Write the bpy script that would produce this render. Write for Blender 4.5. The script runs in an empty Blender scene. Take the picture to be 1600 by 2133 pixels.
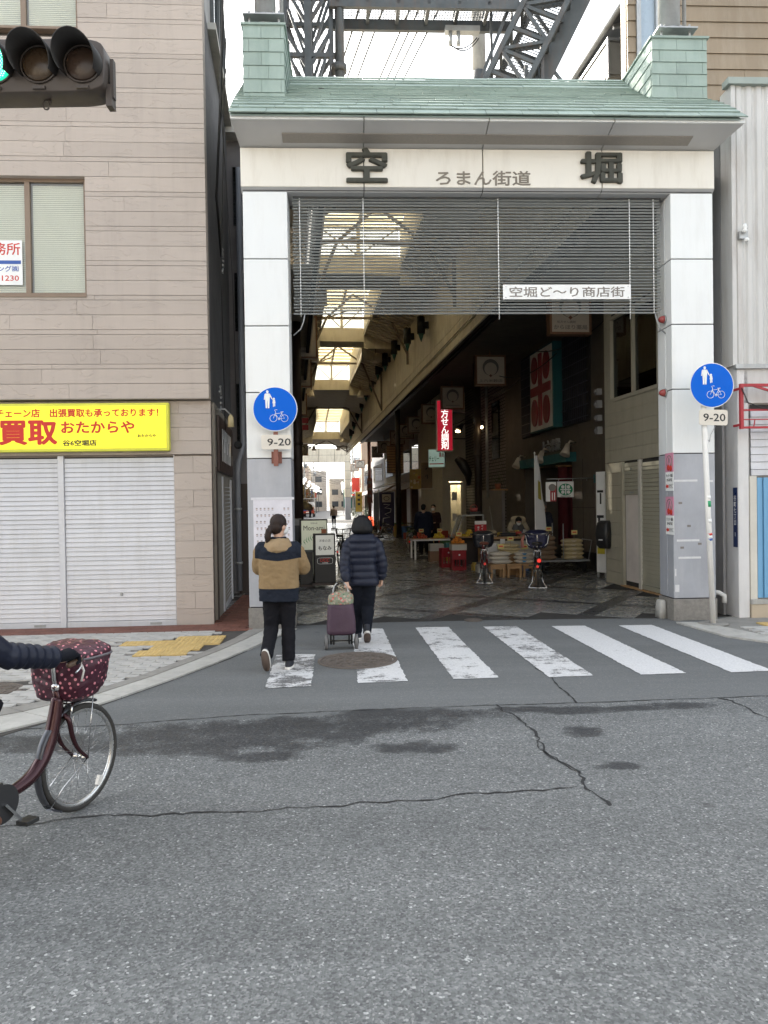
import bpy, bmesh, math, random
from mathutils import Vector, Matrix, Euler
random.seed(11)
R = math.radians
scn = bpy.context.scene
COL = scn.collection
# ------------------------------------------------------------------ camera, sky, sun, exposure
cam_d = bpy.data.cameras.new('camera'); cam = bpy.data.objects.new('camera', cam_d); COL.objects.link(cam)
_pt, _rl = .0124, .0147
_c, _s = math.cos(_rl), math.sin(_rl)
_R0 = Vector((1, 0, 0)); _D0 = Vector((0, -math.sin(_pt), -math.cos(_pt))); _F = Vector((0, math.cos(_pt), -math.sin(_pt)))
_r = _R0 * _c + _D0 * _s; _d = _D0 * _c - _R0 * _s
m = Matrix.Identity(4)
for i in range(3):
    m[i][0] = _r[i]; m[i][1] = -_d[i]; m[i][2] = -_F[i]
m[0][3], m[1][3], m[2][3] = 0, 0, 1.7
cam.matrix_world = m
cam_d.sensor_width = 36; cam_d.sensor_height = 36; cam_d.sensor_fit = 'AUTO'
cam_d.lens = 1568.1 / 2133 * 36
cam_d.clip_start = .05; cam_d.clip_end = 2000
scn.camera = cam
SUN_AZ, SUN_EL = -38.0, 37.0          # degrees from +Y towards +X, elevation
w = bpy.data.worlds.new('World'); scn.world = w; w.use_nodes = True
nt = w.node_tree; nt.nodes.clear()
o_ = nt.nodes.new('ShaderNodeOutputWorld'); bg = nt.nodes.new('ShaderNodeBackground')
sky = nt.nodes.new('ShaderNodeTexSky'); sky.sky_type = 'NISHITA'; sky.sun_disc = False
sky.sun_elevation = R(SUN_EL); sky.sun_rotation = R(SUN_AZ); sky.air_density = 1.0; sky.dust_density = 4.0; sky.ozone_density = 1.0
hs = nt.nodes.new('ShaderNodeHueSaturation'); hs.inputs['Saturation'].default_value = .31
nt.links.new(sky.outputs[0], hs.inputs['Color']); tn = nt.nodes.new('ShaderNodeMix'); tn.data_type = 'RGBA'; tn.blend_type = 'MULTIPLY'; tn.inputs[0].default_value = 1; tn.inputs[7].default_value = (.985, 1, .985, 1)
nt.links.new(hs.outputs[0], tn.inputs[6]); nt.links.new(tn.outputs[2], bg.inputs['Color'])
bg.inputs['Strength'].default_value = .15
nt.links.new(bg.outputs[0], o_.inputs['Surface'])
sd = bpy.data.lights.new('sun', 'SUN'); sd.energy = 3.6; sd.angle = R(.5); sd.color = (1, .92, .8)
so = bpy.data.objects.new('sun', sd); COL.objects.link(so)
_sv = Vector((math.sin(R(SUN_AZ)) * math.cos(R(SUN_EL)), math.cos(R(SUN_AZ)) * math.cos(R(SUN_EL)), math.sin(R(SUN_EL))))
so.rotation_euler = _sv.to_track_quat('Z', 'Y').to_euler()
so.location = (-20, 30, 40)
scn.view_settings.view_transform = 'Standard'; scn.view_settings.look = 'None'
scn.view_settings.gamma = 1; scn.view_settings.use_curve_mapping = False
scn.view_settings.exposure = 2.22
scn.render.engine = 'CYCLES'
scn.cycles.max_bounces = 8; scn.cycles.diffuse_bounces = 6; scn.cycles.glossy_bounces = 4; scn.cycles.transmission_bounces = 6; scn.cycles.transparent_max_bounces = 8
scn.cycles.use_denoising = True

# ------------------------------------------------------------------ mesh helpers
def _frame(d):
    d = d.normalized(); up = Vector((0, 0, 1)) if abs(d.z) < .95 else Vector((1, 0, 0))
    a = d.cross(up).normalized(); return a, a.cross(d).normalized()
class MB:
    def __init__(s): s.v = []; s.f = []; s.sm = []
    def add(s, vs, fs, smooth=False):
        n = len(s.v); s.v += [tuple(p) for p in vs]
        for f in fs: s.f.append(tuple(i + n for i in f)); s.sm.append(smooth)
        return s
    def box(s, x0, x1, y0, y1, z0, z1):
        v = [(x, y, z) for z in (z0, z1) for y in (y0, y1) for x in (x0, x1)]
        return s.add(v, [(0, 2, 3, 1), (4, 5, 7, 6), (0, 1, 5, 4), (2, 6, 7, 3), (0, 4, 6, 2), (1, 3, 7, 5)])
    def obox(s, c, size, rot=(0, 0, 0)):
        M = Euler(rot).to_matrix(); c = Vector(c); x, y, z = [q / 2 for q in size]
        v = [c + M @ Vector((a * x, b * y, k * z)) for k in (-1, 1) for b in (-1, 1) for a in (-1, 1)]
        return s.add(v, [(0, 2, 3, 1), (4, 5, 7, 6), (0, 1, 5, 4), (2, 6, 7, 3), (0, 4, 6, 2), (1, 3, 7, 5)])
    def hexa(s, v8):
        return s.add(v8, [(0, 2, 3, 1), (4, 5, 7, 6), (0, 1, 5, 4), (2, 6, 7, 3), (0, 4, 6, 2), (1, 3, 7, 5)])
    def bar(s, p0, p1, w, h=None):
        p0, p1 = Vector(p0), Vector(p1); h = w if h is None else h; a, b = _frame(p1 - p0)
        v = [p + a * (i * w / 2) + b * (j * h / 2) for p in (p0, p1) for i, j in ((-1, -1), (1, -1), (1, 1), (-1, 1))]
        return s.add(v, [(0, 1, 2, 3), (7, 6, 5, 4)] + [(i, i + 4, (i + 1) % 4 + 4, (i + 1) % 4) for i in range(4)])
    def tube(s, pts, r, n=8, closed=False, round_ends=False, squash=1.0):
        pts = [Vector(p) for p in pts]; k = len(pts)
        rs = list(r) if isinstance(r, (list, tuple)) else [r] * k
        if round_ends and not closed:
            d0 = (pts[0] - pts[1]).normalized(); d1 = (pts[-1] - pts[-2]).normalized()
            pts = [pts[0] + d0 * rs[0] * .8, pts[0] + d0 * rs[0] * .5] + pts + [pts[-1] + d1 * rs[-1] * .5, pts[-1] + d1 * rs[-1] * .8]
            rs = [rs[0] * .35, rs[0] * .8] + rs + [rs[-1] * .8, rs[-1] * .35]; k = len(pts)
        vs = []; a = None
        for i, p in enumerate(pts):
            if closed: d = pts[(i + 1) % k] - pts[i - 1]
            else: d = pts[min(i + 1, k - 1)] - pts[max(i - 1, 0)]
            d = d.normalized()
            if a is None: a, b = _frame(d)
            else:
                a = (a - d * a.dot(d)); a = a.normalized() if a.length > 1e-6 else _frame(d)[0]
                b = a.cross(d).normalized()
            for j in range(n):
                t = 2 * math.pi * j / n
                vs.append(p + a * (math.cos(t) * rs[i]) + b * (math.sin(t) * rs[i] * squash))
        fs = []
        for i in range(k if closed else k - 1):
            i2 = (i + 1) % k
            for j in range(n):
                j2 = (j + 1) % n; fs.append((i * n + j, i * n + j2, i2 * n + j2, i2 * n + j))
        s.add(vs, fs, True)
        if not closed:
            base = len(s.v) - k * n
            s.f.append(tuple(base + j for j in range(n))[::-1]); s.sm.append(False)
            s.f.append(tuple(base + (k - 1) * n + j for j in range(n))); s.sm.append(False)
        return s
    def cyl(s, p0, p1, r, n=12, r1=None): return s.tube([p0, p1], [r, r if r1 is None else r1], n)
    def loft(s, rings, n=16, pw=2.0):
        """rings: (x, y, z, rx, ry[, yaw]) horizontal super-ellipses joined upwards, capped"""
        vs = []
        for q in rings:
            x, y, z, rx, ry = q[:5]; yw = q[5] if len(q) > 5 else 0; cy, sy = math.cos(yw), math.sin(yw)
            for j in range(n):
                t = 2 * math.pi * j / n; ct, st = math.cos(t), math.sin(t)
                ex = math.copysign(abs(ct) ** (2 / pw), ct) * rx; ey = math.copysign(abs(st) ** (2 / pw), st) * ry
                vs.append((x + ex * cy - ey * sy, y + ex * sy + ey * cy, z))
        k = len(rings); fs = [(i * n + j, i * n + (j + 1) % n, (i + 1) * n + (j + 1) % n, (i + 1) * n + j) for i in range(k - 1) for j in range(n)]
        s.add(vs, fs, True); b = len(s.v) - k * n
        s.f.append(tuple(b + j for j in range(n))[::-1]); s.sm.append(True)
        s.f.append(tuple(b + (k - 1) * n + j for j in range(n))); s.sm.append(True)
        return s
    def lathe(s, prof, c=(0, 0, 0), axis='z', n=16, caps=True):
        c = Vector(c); vs = []
        for r, h in prof:
            for j in range(n):
                t = 2 * math.pi * j / n; a, b = r * math.cos(t), r * math.sin(t)
                vs.append(c + (Vector((a, b, h)) if axis == 'z' else Vector((a, h, b)) if axis == 'y' else Vector((h, a, b))))
        k = len(prof); fs = [(i * n + j, i * n + (j + 1) % n, (i + 1) * n + (j + 1) % n, (i + 1) * n + j) for i in range(k - 1) for j in range(n)]
        s.add(vs, fs, True); b0 = len(s.v) - k * n
        if caps and prof[0][0] > 1e-5: s.f.append(tuple(b0 + j for j in range(n))[::-1]); s.sm.append(False)
        if caps and prof[-1][0] > 1e-5: s.f.append(tuple(b0 + (k - 1) * n + j for j in range(n))); s.sm.append(False)
        return s
    def ell(s, c, rx, ry, rz, n=14, k=9):
        return s.loft([(c[0], c[1], c[2] + rz * math.sin(t), rx * math.cos(t), ry * math.cos(t)) for t in [-math.pi / 2 * .97 + math.pi * .97 * i / (k - 1) for i in range(k)]], n)
    def prism(s, poly, y0, y1):
        """polygon in XZ pushed along Y"""
        k = len(poly); v = [(x, y0, z) for x, z in poly] + [(x, y1, z) for x, z in poly]
        return s.add(v, [tuple(range(k)), tuple(range(2 * k - 1, k - 1, -1))] + [(i, i + k, (i + 1) % k + k, (i + 1) % k) for i in range(k)])
    def slab(s, poly, z0, z1):
        """polygon in XY pushed along Z"""
        k = len(poly); v = [(x, y, z0) for x, y in poly] + [(x, y, z1) for x, y in poly]
        return s.add(v, [tuple(range(k))[::-1], tuple(range(k, 2 * k))] + [(i, (i + 1) % k, (i + 1) % k + k, i + k) for i in range(k)])
    def xf(s, M):
        s.v = [tuple(M @ Vector(p)) for p in s.v]; return s
    def mesh(s, name, m=None):
        me = bpy.data.meshes.new(name); me.from_pydata(s.v, [], s.f)
        me.polygons.foreach_set('use_smooth', s.sm)
        bm = bmesh.new(); bm.from_mesh(me); bmesh.ops.recalc_face_normals(bm, faces=bm.faces); bm.to_mesh(me); bm.free()
        if m: me.materials.append(m)
        return me
def curve(pts, n=6):
    """Catmull-Rom points through pts"""
    P = [Vector(p) for p in pts]; P = [P[0] * 2 - P[1]] + P + [P[-1] * 2 - P[-2]]; out = []
    for i in range(1, len(P) - 2):
        a, b, c, d = P[i - 1:i + 3]
        for k in range(n):
            t = k / n; out.append(.5 * (2 * b + (c - a) * t + (2 * a - 5 * b + 4 * c - d) * t * t + (3 * b - a - 3 * c + d) * t ** 3))
    return out + [P[-2]]
def spread(r, n=6): return [r[i] + (r[i + 1] - r[i]) * k / n for i in range(len(r) - 1) for k in range(n)] + [r[-1]]
def place(name, me, parent=None, loc=(0, 0, 0), rot=(0, 0, 0), sc=None):
    o = bpy.data.objects.new(name, me); COL.objects.link(o); o.location = loc; o.rotation_euler = rot
    if sc: o.scale = (sc,) * 3 if not isinstance(sc, tuple) else sc
    if parent: o.parent = parent
    return o
def part(name, mb, m, parent=None, loc=(0, 0, 0), rot=(0, 0, 0), bevel=0, seg=2, sc=None):
    o = place(name, mb.mesh(name, m), parent, loc, rot, sc)
    if bevel:
        b = o.modifiers.new('b', 'BEVEL'); b.width = bevel; b.segments = seg; b.limit_method = 'ANGLE'; b.angle_limit = R(40)
    return o
def tag(o, label=None, cat=None, group=None, kind=None):
    if label: o['label'] = label
    if cat: o['category'] = cat
    if group: o['group'] = group
    if kind: o['kind'] = kind
    return o
def thing(name, label, cat, loc=(0, 0, 0), rz=0, group=None, sc=None):
    o = place(name, None, None, loc, (0, 0, rz), sc); o.empty_display_size = .2
    return tag(o, label, cat, group)
def struct(o): o['kind'] = 'structure'; return o
def stuff(o): o['kind'] = 'stuff'; return o
def copy_tree(o, parent=None):
    c = o.copy(); COL.objects.link(c)
    if parent: c.parent = parent
    for ch in list(o.children): copy_tree(ch, c)
    return c
def text_mesh(s, w=None, h=None, m=None, ext=.002, bold=0.0, fit=True, spacing=1.0, line=1.0, shear=0.0):
    """lettering in the XZ plane facing -Y, centred at the origin, scaled to w x h; bold = stroke growth in parts of the size"""
    cu = bpy.data.curves.new('lettering', 'FONT'); cu.body = s; cu.size = 1; cu.resolution_u = 2
    cu.space_character = spacing; cu.space_line = line; cu.shear = shear; cu.align_x = 'CENTER'
    o = bpy.data.objects.new('t', cu); COL.objects.link(o); bpy.context.view_layer.update()
    me = bpy.data.meshes.new_from_object(o); bpy.data.objects.remove(o); bpy.data.curves.remove(cu)
    xs = [v.co.x for v in me.vertices]; ys = [v.co.y for v in me.vertices]
    if not xs: return me
    cx, cy = (min(xs) + max(xs)) / 2, (min(ys) + max(ys)) / 2; W, H = max(xs) - min(xs) + 2 * bold, max(ys) - min(ys) + 2 * bold
    sx = w / W if w else None; sz = h / H if h else None
    if sx is None: sx = sz
    if sz is None: sz = sx
    bm = bmesh.new(); bm.from_mesh(me)
    bmesh.ops.remove_doubles(bm, verts=bm.verts, dist=1e-6)
    for v in bm.verts: v.co = Vector(((v.co.x - cx) * sx, 0, (v.co.y - cy) * sz))
    if ext:
        r = bmesh.ops.extrude_face_region(bm, geom=bm.faces[:])
        for e in r['geom']:
            if isinstance(e, bmesh.types.BMVert): e.co.y -= ext
        bmesh.ops.recalc_face_normals(bm, faces=bm.faces)
    base = bm.verts[:]; geo = bm.verts[:] + bm.edges[:] + bm.faces[:]
    if bold:
        for i, (dx, dz) in enumerate(((-1, 0), (1, 0), (0, 1), (0, -1), (-.7, .7), (.7, .7), (.7, -.7), (-.7, -.7))):
            r = bmesh.ops.duplicate(bm, geom=geo)
            for e in r['geom']:
                if isinstance(e, bmesh.types.BMVert): e.co.x += dx * bold * sx; e.co.z += dz * bold * sz; e.co.y *= 1 - .035 * (i + 1)
    bm.to_mesh(me); bm.free(); me.materials.clear()
    if m: me.materials.append(m)
    return me
def letters(s, m, parent, loc, w=None, h=None, rz=0, ext=.002, bold=.0, name='lettering', **k):
    return place(name, text_mesh(s, w, h, m, ext, bold, **k), parent, loc, (0, 0, rz))

# ------------------------------------------------------------------ materials
def _new(name):
    m = bpy.data.materials.new(name); m.use_nodes = True; t = m.node_tree
    b = t.nodes['Principled BSDF']; return m, t, b
def _pos(t, sc=(1, 1, 1), obj=False):
    if obj: g = t.nodes.new('ShaderNodeTexCoord').outputs['Object']
    else: g = t.nodes.new('ShaderNodeNewGeometry').outputs['Position']
    if sc == (1, 1, 1): return g
    mp = t.nodes.new('ShaderNodeMapping'); mp.inputs['Scale'].default_value = sc; t.links.new(g, mp.inputs[0]); return mp.outputs[0]
def _noise(t, v, sc, det=5, ro=.6, dist=0):
    n = t.nodes.new('ShaderNodeTexNoise'); n.inputs['Scale'].default_value = sc; n.inputs['Detail'].default_value = det
    n.inputs['Roughness'].default_value = ro; n.inputs['Distortion'].default_value = dist
    t.links.new(v, n.inputs['Vector']); return n.outputs[0]
def _ramp(t, f, stops):
    r = t.nodes.new('ShaderNodeValToRGB'); e = r.color_ramp.elements
    while len(e) < len(stops): e.new(.5)
    for i, (p, c) in enumerate(stops):
        e[i].position = p; e[i].color = (c[0], c[1], c[2], 1) if isinstance(c, (tuple, list)) else (c, c, c, 1)
    t.links.new(f, r.inputs[0]); return r.outputs[0]
def _mix(t, f, a, b, blend='MIX'):
    x = t.nodes.new('ShaderNodeMix'); x.data_type = 'RGBA'; x.blend_type = blend
    for sock, val in ((x.inputs[0], f), (x.inputs[6], a), (x.inputs[7], b)):
        if hasattr(val, 'is_output'): t.links.new(val, sock)
        elif isinstance(val, (tuple, list)): sock.default_value = (*val[:3], 1)
        else: sock.default_value = val
    return x.outputs[2]
def _math(t, op, a, b=0.0, c=None):
    x = t.nodes.new('ShaderNodeMath'); x.operation = op
    for i, val in enumerate((a, b, c)):
        if val is None: continue
        if hasattr(val, 'is_output'): t.links.new(val, x.inputs[i])
        else: x.inputs[i].default_value = val
    return x.outputs[0]
def _bump(t, b, h, st, dist=.01):
    n = t.nodes.new('ShaderNodeBump'); n.inputs['Strength'].default_value = st; n.inputs['Distance'].default_value = dist
    t.links.new(h, n.inputs['Height']); t.links.new(n.outputs[0], b.inputs['Normal'])
_mats = {}
def mat(name, col, rough=.6, metal=0, var=.12, vs=2.0, bump=0, bs=60, stretch=(1, 1, 1), dirt=None, dirt_amt=.3, spec=.5, obj=False, rnd=0, em=0):
    if name in _mats: return _mats[name]
    m, t, b = _new(name); v = _pos(t, stretch, obj)
    n = _noise(t, v, vs, 6, .65)
    c = _ramp(t, n, [(.25, tuple(max(0, x * (1 - var)) for x in col)), (.75, tuple(min(1, x * (1 + var)) for x in col))])
    if rnd:
        oi = t.nodes.new('ShaderNodeObjectInfo').outputs['Random']
        k = _math(t, 'MULTIPLY_ADD', oi, 2 * rnd, 1 - rnd); h = t.nodes.new('ShaderNodeHueSaturation')
        t.links.new(k, h.inputs['Value']); t.links.new(c, h.inputs['Color']); c = h.outputs[0]
    if dirt:
        dn = _noise(t, _pos(t, (3, 3, .5)), 1.7, 8, .7); f = _ramp(t, dn, [(.48, 0.0), (.78, dirt_amt)])
        c = _mix(t, f, c, dirt)
    t.links.new(c, b.inputs['Base Color'])
    b.inputs['Metallic'].default_value = metal; b.inputs['Specular IOR Level'].default_value = spec
    rr = _ramp(t, _noise(t, v, vs * 3, 4), [(.3, max(.03, rough - .08)), (.7, min(1, rough + .08))]); t.links.new(rr, b.inputs['Roughness'])
    if bump: _bump(t, b, _noise(t, v, bs, 5, .7), bump)
    if em:
        t.links.new(c, b.inputs['Emission Color']); b.inputs['Emission Strength'].default_value = em
    _mats[name] = m; return m
def glass(name, tint=(.8, .85, .85), rough=.02, alpha=.8):
    m, t, b = _new(name); t.nodes.remove(b)
    tr = t.nodes.new('ShaderNodeBsdfTransparent'); tr.inputs[0].default_value = (*tint, 1)
    gl = t.nodes.new('ShaderNodeBsdfGlossy'); gl.inputs['Roughness'].default_value = rough; gl.inputs[0].default_value = (.95, .97, 1, 1)
    fr = t.nodes.new('ShaderNodeFresnel'); fr.inputs[0].default_value = 1.5
    k = _math(t, 'MULTIPLY', fr.outputs[0], alpha)
    mx = t.nodes.new('ShaderNodeMixShader'); t.links.new(k, mx.inputs[0]); t.links.new(tr.outputs[0], mx.inputs[1]); t.links.new(gl.outputs[0], mx.inputs[2])
    t.links.new(mx.outputs[0], t.nodes['Material Output'].inputs[0]); return m
def translucent(name, col, k=.6, var=.15):
    m, t, b = _new(name); n = _noise(t, _pos(t), 1.5, 5)
    c = _ramp(t, n, [(.3, tuple(x * (1 - var) for x in col)), (.7, col)])
    t.links.new(c, b.inputs['Base Color']); b.inputs['Roughness'].default_value = .5
    tl = t.nodes.new('ShaderNodeBsdfTranslucent'); t.links.new(c, tl.inputs[0])
    mx = t.nodes.new('ShaderNodeMixShader'); mx.inputs[0].default_value = k
    t.links.new(b.outputs[0], mx.inputs[1]); t.links.new(tl.outputs[0], mx.inputs[2]); t.links.new(mx.outputs[0], t.nodes['Material Output'].inputs[0]); return m

# frames measured from the photograph
GO = Vector((-1.838, 10.163, 0)); GA = .0466
GX = Vector((math.cos(GA), math.sin(GA), 0)); GY = Vector((-math.sin(GA), math.cos(GA), 0))
AO = GO + GX * 5.856; AA = .1195
AX = Vector((math.cos(AA), math.sin(AA), 0)); AY = Vector((-math.sin(AA), math.cos(AA), 0))
LO = Vector((-2.43, 10.66, 0)); LA = .06
LX = Vector((math.cos(LA), math.sin(LA), 0)); LY = Vector((-math.sin(LA), math.cos(LA), 0))
RO = Vector((4.974, 10.567, 0))
def G(x, y, z=0): return GO + GX * x + GY * y + Vector((0, 0, z))
def A(u, v, z=0): return AO + AX * u + AY * v + Vector((0, 0, z))
def L(x, y, z=0): return LO + LX * x + LY * y + Vector((0, 0, z))
def Q(x, y, z=0): return RO + GX * x + GY * y + Vector((0, 0, z))
# ------------------------------------------------------------------ special materials
def asphalt_mat():
    m, t, b = _new('asphalt'); p = _pos(t)
    vo = t.nodes.new('ShaderNodeTexVoronoi'); vo.inputs['Scale'].default_value = 100; t.links.new(p, vo.inputs['Vector'])
    sep = t.nodes.new('ShaderNodeSeparateColor'); t.links.new(vo.outputs['Color'], sep.inputs[0])
    c = _ramp(t, sep.outputs[0], [(0, (.088, .092, .093)), (.3, (.128, .133, .133)), (.65, (.156, .162, .162)), (.9, (.20, .206, .205)), (.98, (.25, .255, .252)), (1, (.42, .43, .42))])
    vb = t.nodes.new('ShaderNodeTexVoronoi'); vb.inputs['Scale'].default_value = 34; t.links.new(p, vb.inputs['Vector'])
    s2 = t.nodes.new('ShaderNodeSeparateColor'); t.links.new(vb.outputs['Color'], s2.inputs[0])
    big = _math(t, 'MULTIPLY', _math(t, 'GREATER_THAN', s2.outputs[0], .955), _math(t, 'LESS_THAN', vb.outputs['Distance'], .2))
    c = _mix(t, _math(t, 'MULTIPLY', big, .6), c, (.40, .40, .39))
    c = _mix(t, .55, c, _ramp(t, _noise(t, p, .55, 7, .72), [(.3, .78), (.7, 1.15)]), 'MULTIPLY')
    c = _mix(t, .5, c, _ramp(t, _noise(t, p, 9, 6, .75), [(.3, .75), (.7, 1.1)]), 'MULTIPLY')
    d = _noise(t, p, 3.2, 8, .72)
    wet = None
    sx = t.nodes.new('ShaderNodeSeparateXYZ'); t.links.new(p, sx.inputs[0])
    for cx, cy, rx, ry in ((-1.25, 5.48, 1.15, .40), (-.45, 5.76, 1.15, .27), (.35, 6.03, .9, .17), (-2.4, 5.40, 1.1, .24), (-.9, 5.62, .8, .3), (1.2, 6.1, .6, .1), (.2, 5.2, .3, .14), (-.45, 5.5, .4, .12), (1.5, 6.06, .4, .12), (1.42, 5.51, .17, .15), (2.05, 6.1, .36, .08), (1.47, 4.78, .18, .08), (2.4, 6.16, .3, .12), (-.85, 5.06, .3, .12)):
        ex = _math(t, 'DIVIDE', _math(t, 'SUBTRACT', sx.outputs[0], cx), rx); ey = _math(t, 'DIVIDE', _math(t, 'SUBTRACT', sx.outputs[1], cy), ry)
        q = _math(t, 'ADD', _math(t, 'MULTIPLY', ex, ex), _math(t, 'MULTIPLY', ey, ey))
        wet = q if wet is None else _math(t, 'MINIMUM', wet, q)
    wf = _math(t, 'ADD', wet, _math(t, 'MULTIPLY', _math(t, 'SUBTRACT', d, .5), 4.2))
    old = _math(t, 'GREATER_THAN', _math(t, 'SUBTRACT', sx.outputs[1], _math(t, 'MULTIPLY', sx.outputs[0], .106)), 6.075)
    fine = _ramp(t, _noise(t, p, 150, 3, .7), [(.3, (.105, .11, .111)), (.7, (.168, .174, .174))])
    c = _mix(t, _math(t, 'MULTIPLY', old, .72), c, fine)
    lane = _ramp(t, _noise(t, _pos(t, (.12, 1.1, 1)), 1.3, 4, .6), [(.35, .9), (.65, 1.15)]); c = _mix(t, .8, c, lane, 'MULTIPLY')
    vd = t.nodes.new('ShaderNodeTexVoronoi'); vd.inputs['Scale'].default_value = 1.5; t.links.new(p, vd.inputs['Vector'])
    sd3 = t.nodes.new('ShaderNodeSeparateColor'); t.links.new(vd.outputs['Color'], sd3.inputs[0])
    drip = _math(t, 'MULTIPLY', _math(t, 'LESS_THAN', _math(t, 'ADD', vd.outputs['Distance'], _math(t, 'MULTIPLY', d, .06)), .085), _math(t, 'GREATER_THAN', sd3.outputs[0], .55)); c = _mix(t, _math(t, 'MULTIPLY', drip, .45), c, (.05, .05, .05))
    wf = _ramp(t, wf, [(.3, 1.0), (.75, .55), (1.15, 0.0)])
    c = _mix(t, wf, c, _mix(t, 1.0, c, (.35, .35, .365), 'MULTIPLY'))
    t.links.new(c, b.inputs['Base Color'])
    t.links.new(_ramp(t, wf, [(0, .86), (1, .62)]), b.inputs['Roughness']); b.inputs['Specular IOR Level'].default_value = .3
    h = _math(t, 'ADD', vo.outputs['Distance'], _math(t, 'MULTIPLY', _noise(t, p, 240, 3), .6))
    _bump(t, b, h, .55, .004); return m
def worn_paint(name, wear):
    """road paint worn through to the asphalt"""
    m, t, b = _new(name); p = _pos(t)
    n = _math(t, 'ADD', _math(t, 'MULTIPLY', _noise(t, _pos(t, (1, 1, 1)), 2.3, 9, .78), .6), _math(t, 'ADD', _math(t, 'MULTIPLY', _noise(t, _pos(t, (1.2, 4, 1)), 4, 7, .8), .28), _math(t, 'MULTIPLY', _noise(t, p, 70, 3, .6), .12)))
    f = _ramp(t, n, [(wear - .02, 0.0), (wear + .02, 1.0)])
    vo = t.nodes.new('ShaderNodeTexVoronoi'); vo.inputs['Scale'].default_value = 95; t.links.new(p, vo.inputs['Vector'])
    sep = t.nodes.new('ShaderNodeSeparateColor'); t.links.new(vo.outputs['Color'], sep.inputs[0])
    a = _ramp(t, sep.outputs[0], [(0, .085), (.45, .13), (.93, .21), (1, .48)])
    w_ = _ramp(t, _noise(t, p, 60, 5), [(.3, .52), (.7, .72)])
    c = _mix(t, f, a, w_); t.links.new(c, b.inputs['Base Color']); b.inputs['Roughness'].default_value = .7
    _bump(t, b, _math(t, 'ADD', f, _math(t, 'MULTIPLY', vo.outputs['Distance'], .5)), .5, .003); return m
def slate_mat(name, col):
    """cladding planks moulded like split slate: diagonal cleft lines"""
    m, t, b = _new(name)
    p = _pos(t); oi = t.nodes.new('ShaderNodeObjectInfo').outputs['Random']
    va = t.nodes.new('ShaderNodeVectorMath'); va.operation = 'ADD'; t.links.new(p, va.inputs[0])
    cx = t.nodes.new('ShaderNodeCombineXYZ'); t.links.new(_math(t, 'MULTIPLY', oi, 40), cx.inputs[0]); t.links.new(cx.outputs[0], va.inputs[1])
    mp = t.nodes.new('ShaderNodeMapping'); mp.inputs['Rotation'].default_value = (0, .5, 0); mp.inputs['Scale'].default_value = (1.1, 1, 3.5); t.links.new(va.outputs[0], mp.inputs[0])
    n1 = _noise(t, mp.outputs[0], 1.6, 3, .5, .6)
    rid = _math(t, 'FRACT', _math(t, 'MULTIPLY', n1, 5.0))
    rid = _ramp(t, rid, [(0, 0.0), (.08, 1.0), (.5, .85), (1, .6)])
    h = _math(t, 'ADD', _math(t, 'MULTIPLY', rid, .7), _math(t, 'MULTIPLY', _noise(t, mp.outputs[0], 14, 6, .7), .35))
    k = _math(t, 'MULTIPLY_ADD', oi, .1, .95)
    hs = t.nodes.new('ShaderNodeHueSaturation'); t.links.new(k, hs.inputs['Value'])
    t.links.new(_ramp(t, _noise(t, p, .9, 5), [(.3, tuple(x * .93 for x in col)), (.7, col)]), hs.inputs['Color'])
    c = _mix(t, _ramp(t, _noise(t, _pos(t, (4, 4, .35)), 1.2, 6, .7), [(.5, 0.0), (.8, .22)]), hs.outputs[0], (.2, .17, .15))
    t.links.new(c, b.inputs['Base Color']); b.inputs['Roughness'].default_value = .75; _bump(t, b, h, .6, .0115); return m
def mask_pattern(name, base, dots, scale, size, seed=0):
    m, t, b = _new(name); p = _pos(t, obj=True)
    vo = t.nodes.new('ShaderNodeTexVoronoi'); vo.inputs['Scale'].default_value = scale; vo.inputs['Randomness'].default_value = seed; t.links.new(p, vo.inputs['Vector'])
    f = _math(t, 'LESS_THAN', vo.outputs['Distance'], size)
    if isinstance(dots, list):
        s = t.nodes.new('ShaderNodeSeparateColor'); t.links.new(vo.outputs['Color'], s.inputs[0])
        d = _ramp(t, s.outputs[0], [(i / len(dots), c) for i, c in enumerate(dots)])
    else: d = dots
    t.links.new(_mix(t, f, base, d), b.inputs['Base Color']); b.inputs['Roughness'].default_value = .55
    _bump(t, b, _noise(t, p, 9, 5), .35, .02); return m
M = {}
M['asphalt'] = asphalt_mat()
M['crack'] = mat('crack_tar', (.022, .022, .023), .9)
M['concrete'] = mat('concrete', (.43, .42, .39), .85, var=.16, vs=3, bump=.4, bs=90, dirt=(.14, .13, .12), dirt_amt=.5)
M['gutter'] = mat('gutter_concrete', (.25, .24, .22), .85, var=.2, vs=4, bump=.5, bs=60)
M['paver'] = mat('grey_paver', (.44, .43, .41), .85, var=.14, vs=6, bump=.5, bs=140, rnd=.1)
M['joint'] = mat('dark_joint', (.06, .055, .05), .95)
M['tactile'] = mat('yellow_tactile', (.56, .40, .16), .75, var=.15, vs=8, rnd=.06, bump=.3, bs=120)
M['brick'] = mat('red_paving_brick', (.17, .07, .05), .7, var=.2, vs=7, rnd=.15, bump=.3, bs=120)
M['iron'] = mat('cast_iron', (.12, .10, .085), .75, .0, var=.3, vs=9, bump=.4, bs=80)
M['floor'] = mat('arcade_floor_stone', (.20, .20, .192), .26, var=.1, vs=2.0, bump=.06, bs=20, rnd=.14, dirt=(.14, .14, .13), dirt_amt=.12)
M['floor_dark'] = mat('arcade_floor_dark_stone', (.06, .06, .063), .3, var=.2, vs=3, bump=.12, bs=30, rnd=.15)
M['white'] = mat('white_enamel_panel', (.76, .77, .76), .38, var=.03, vs=.6, bump=.02, bs=3, dirt=(.42, .39, .34), dirt_amt=.2)
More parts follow.
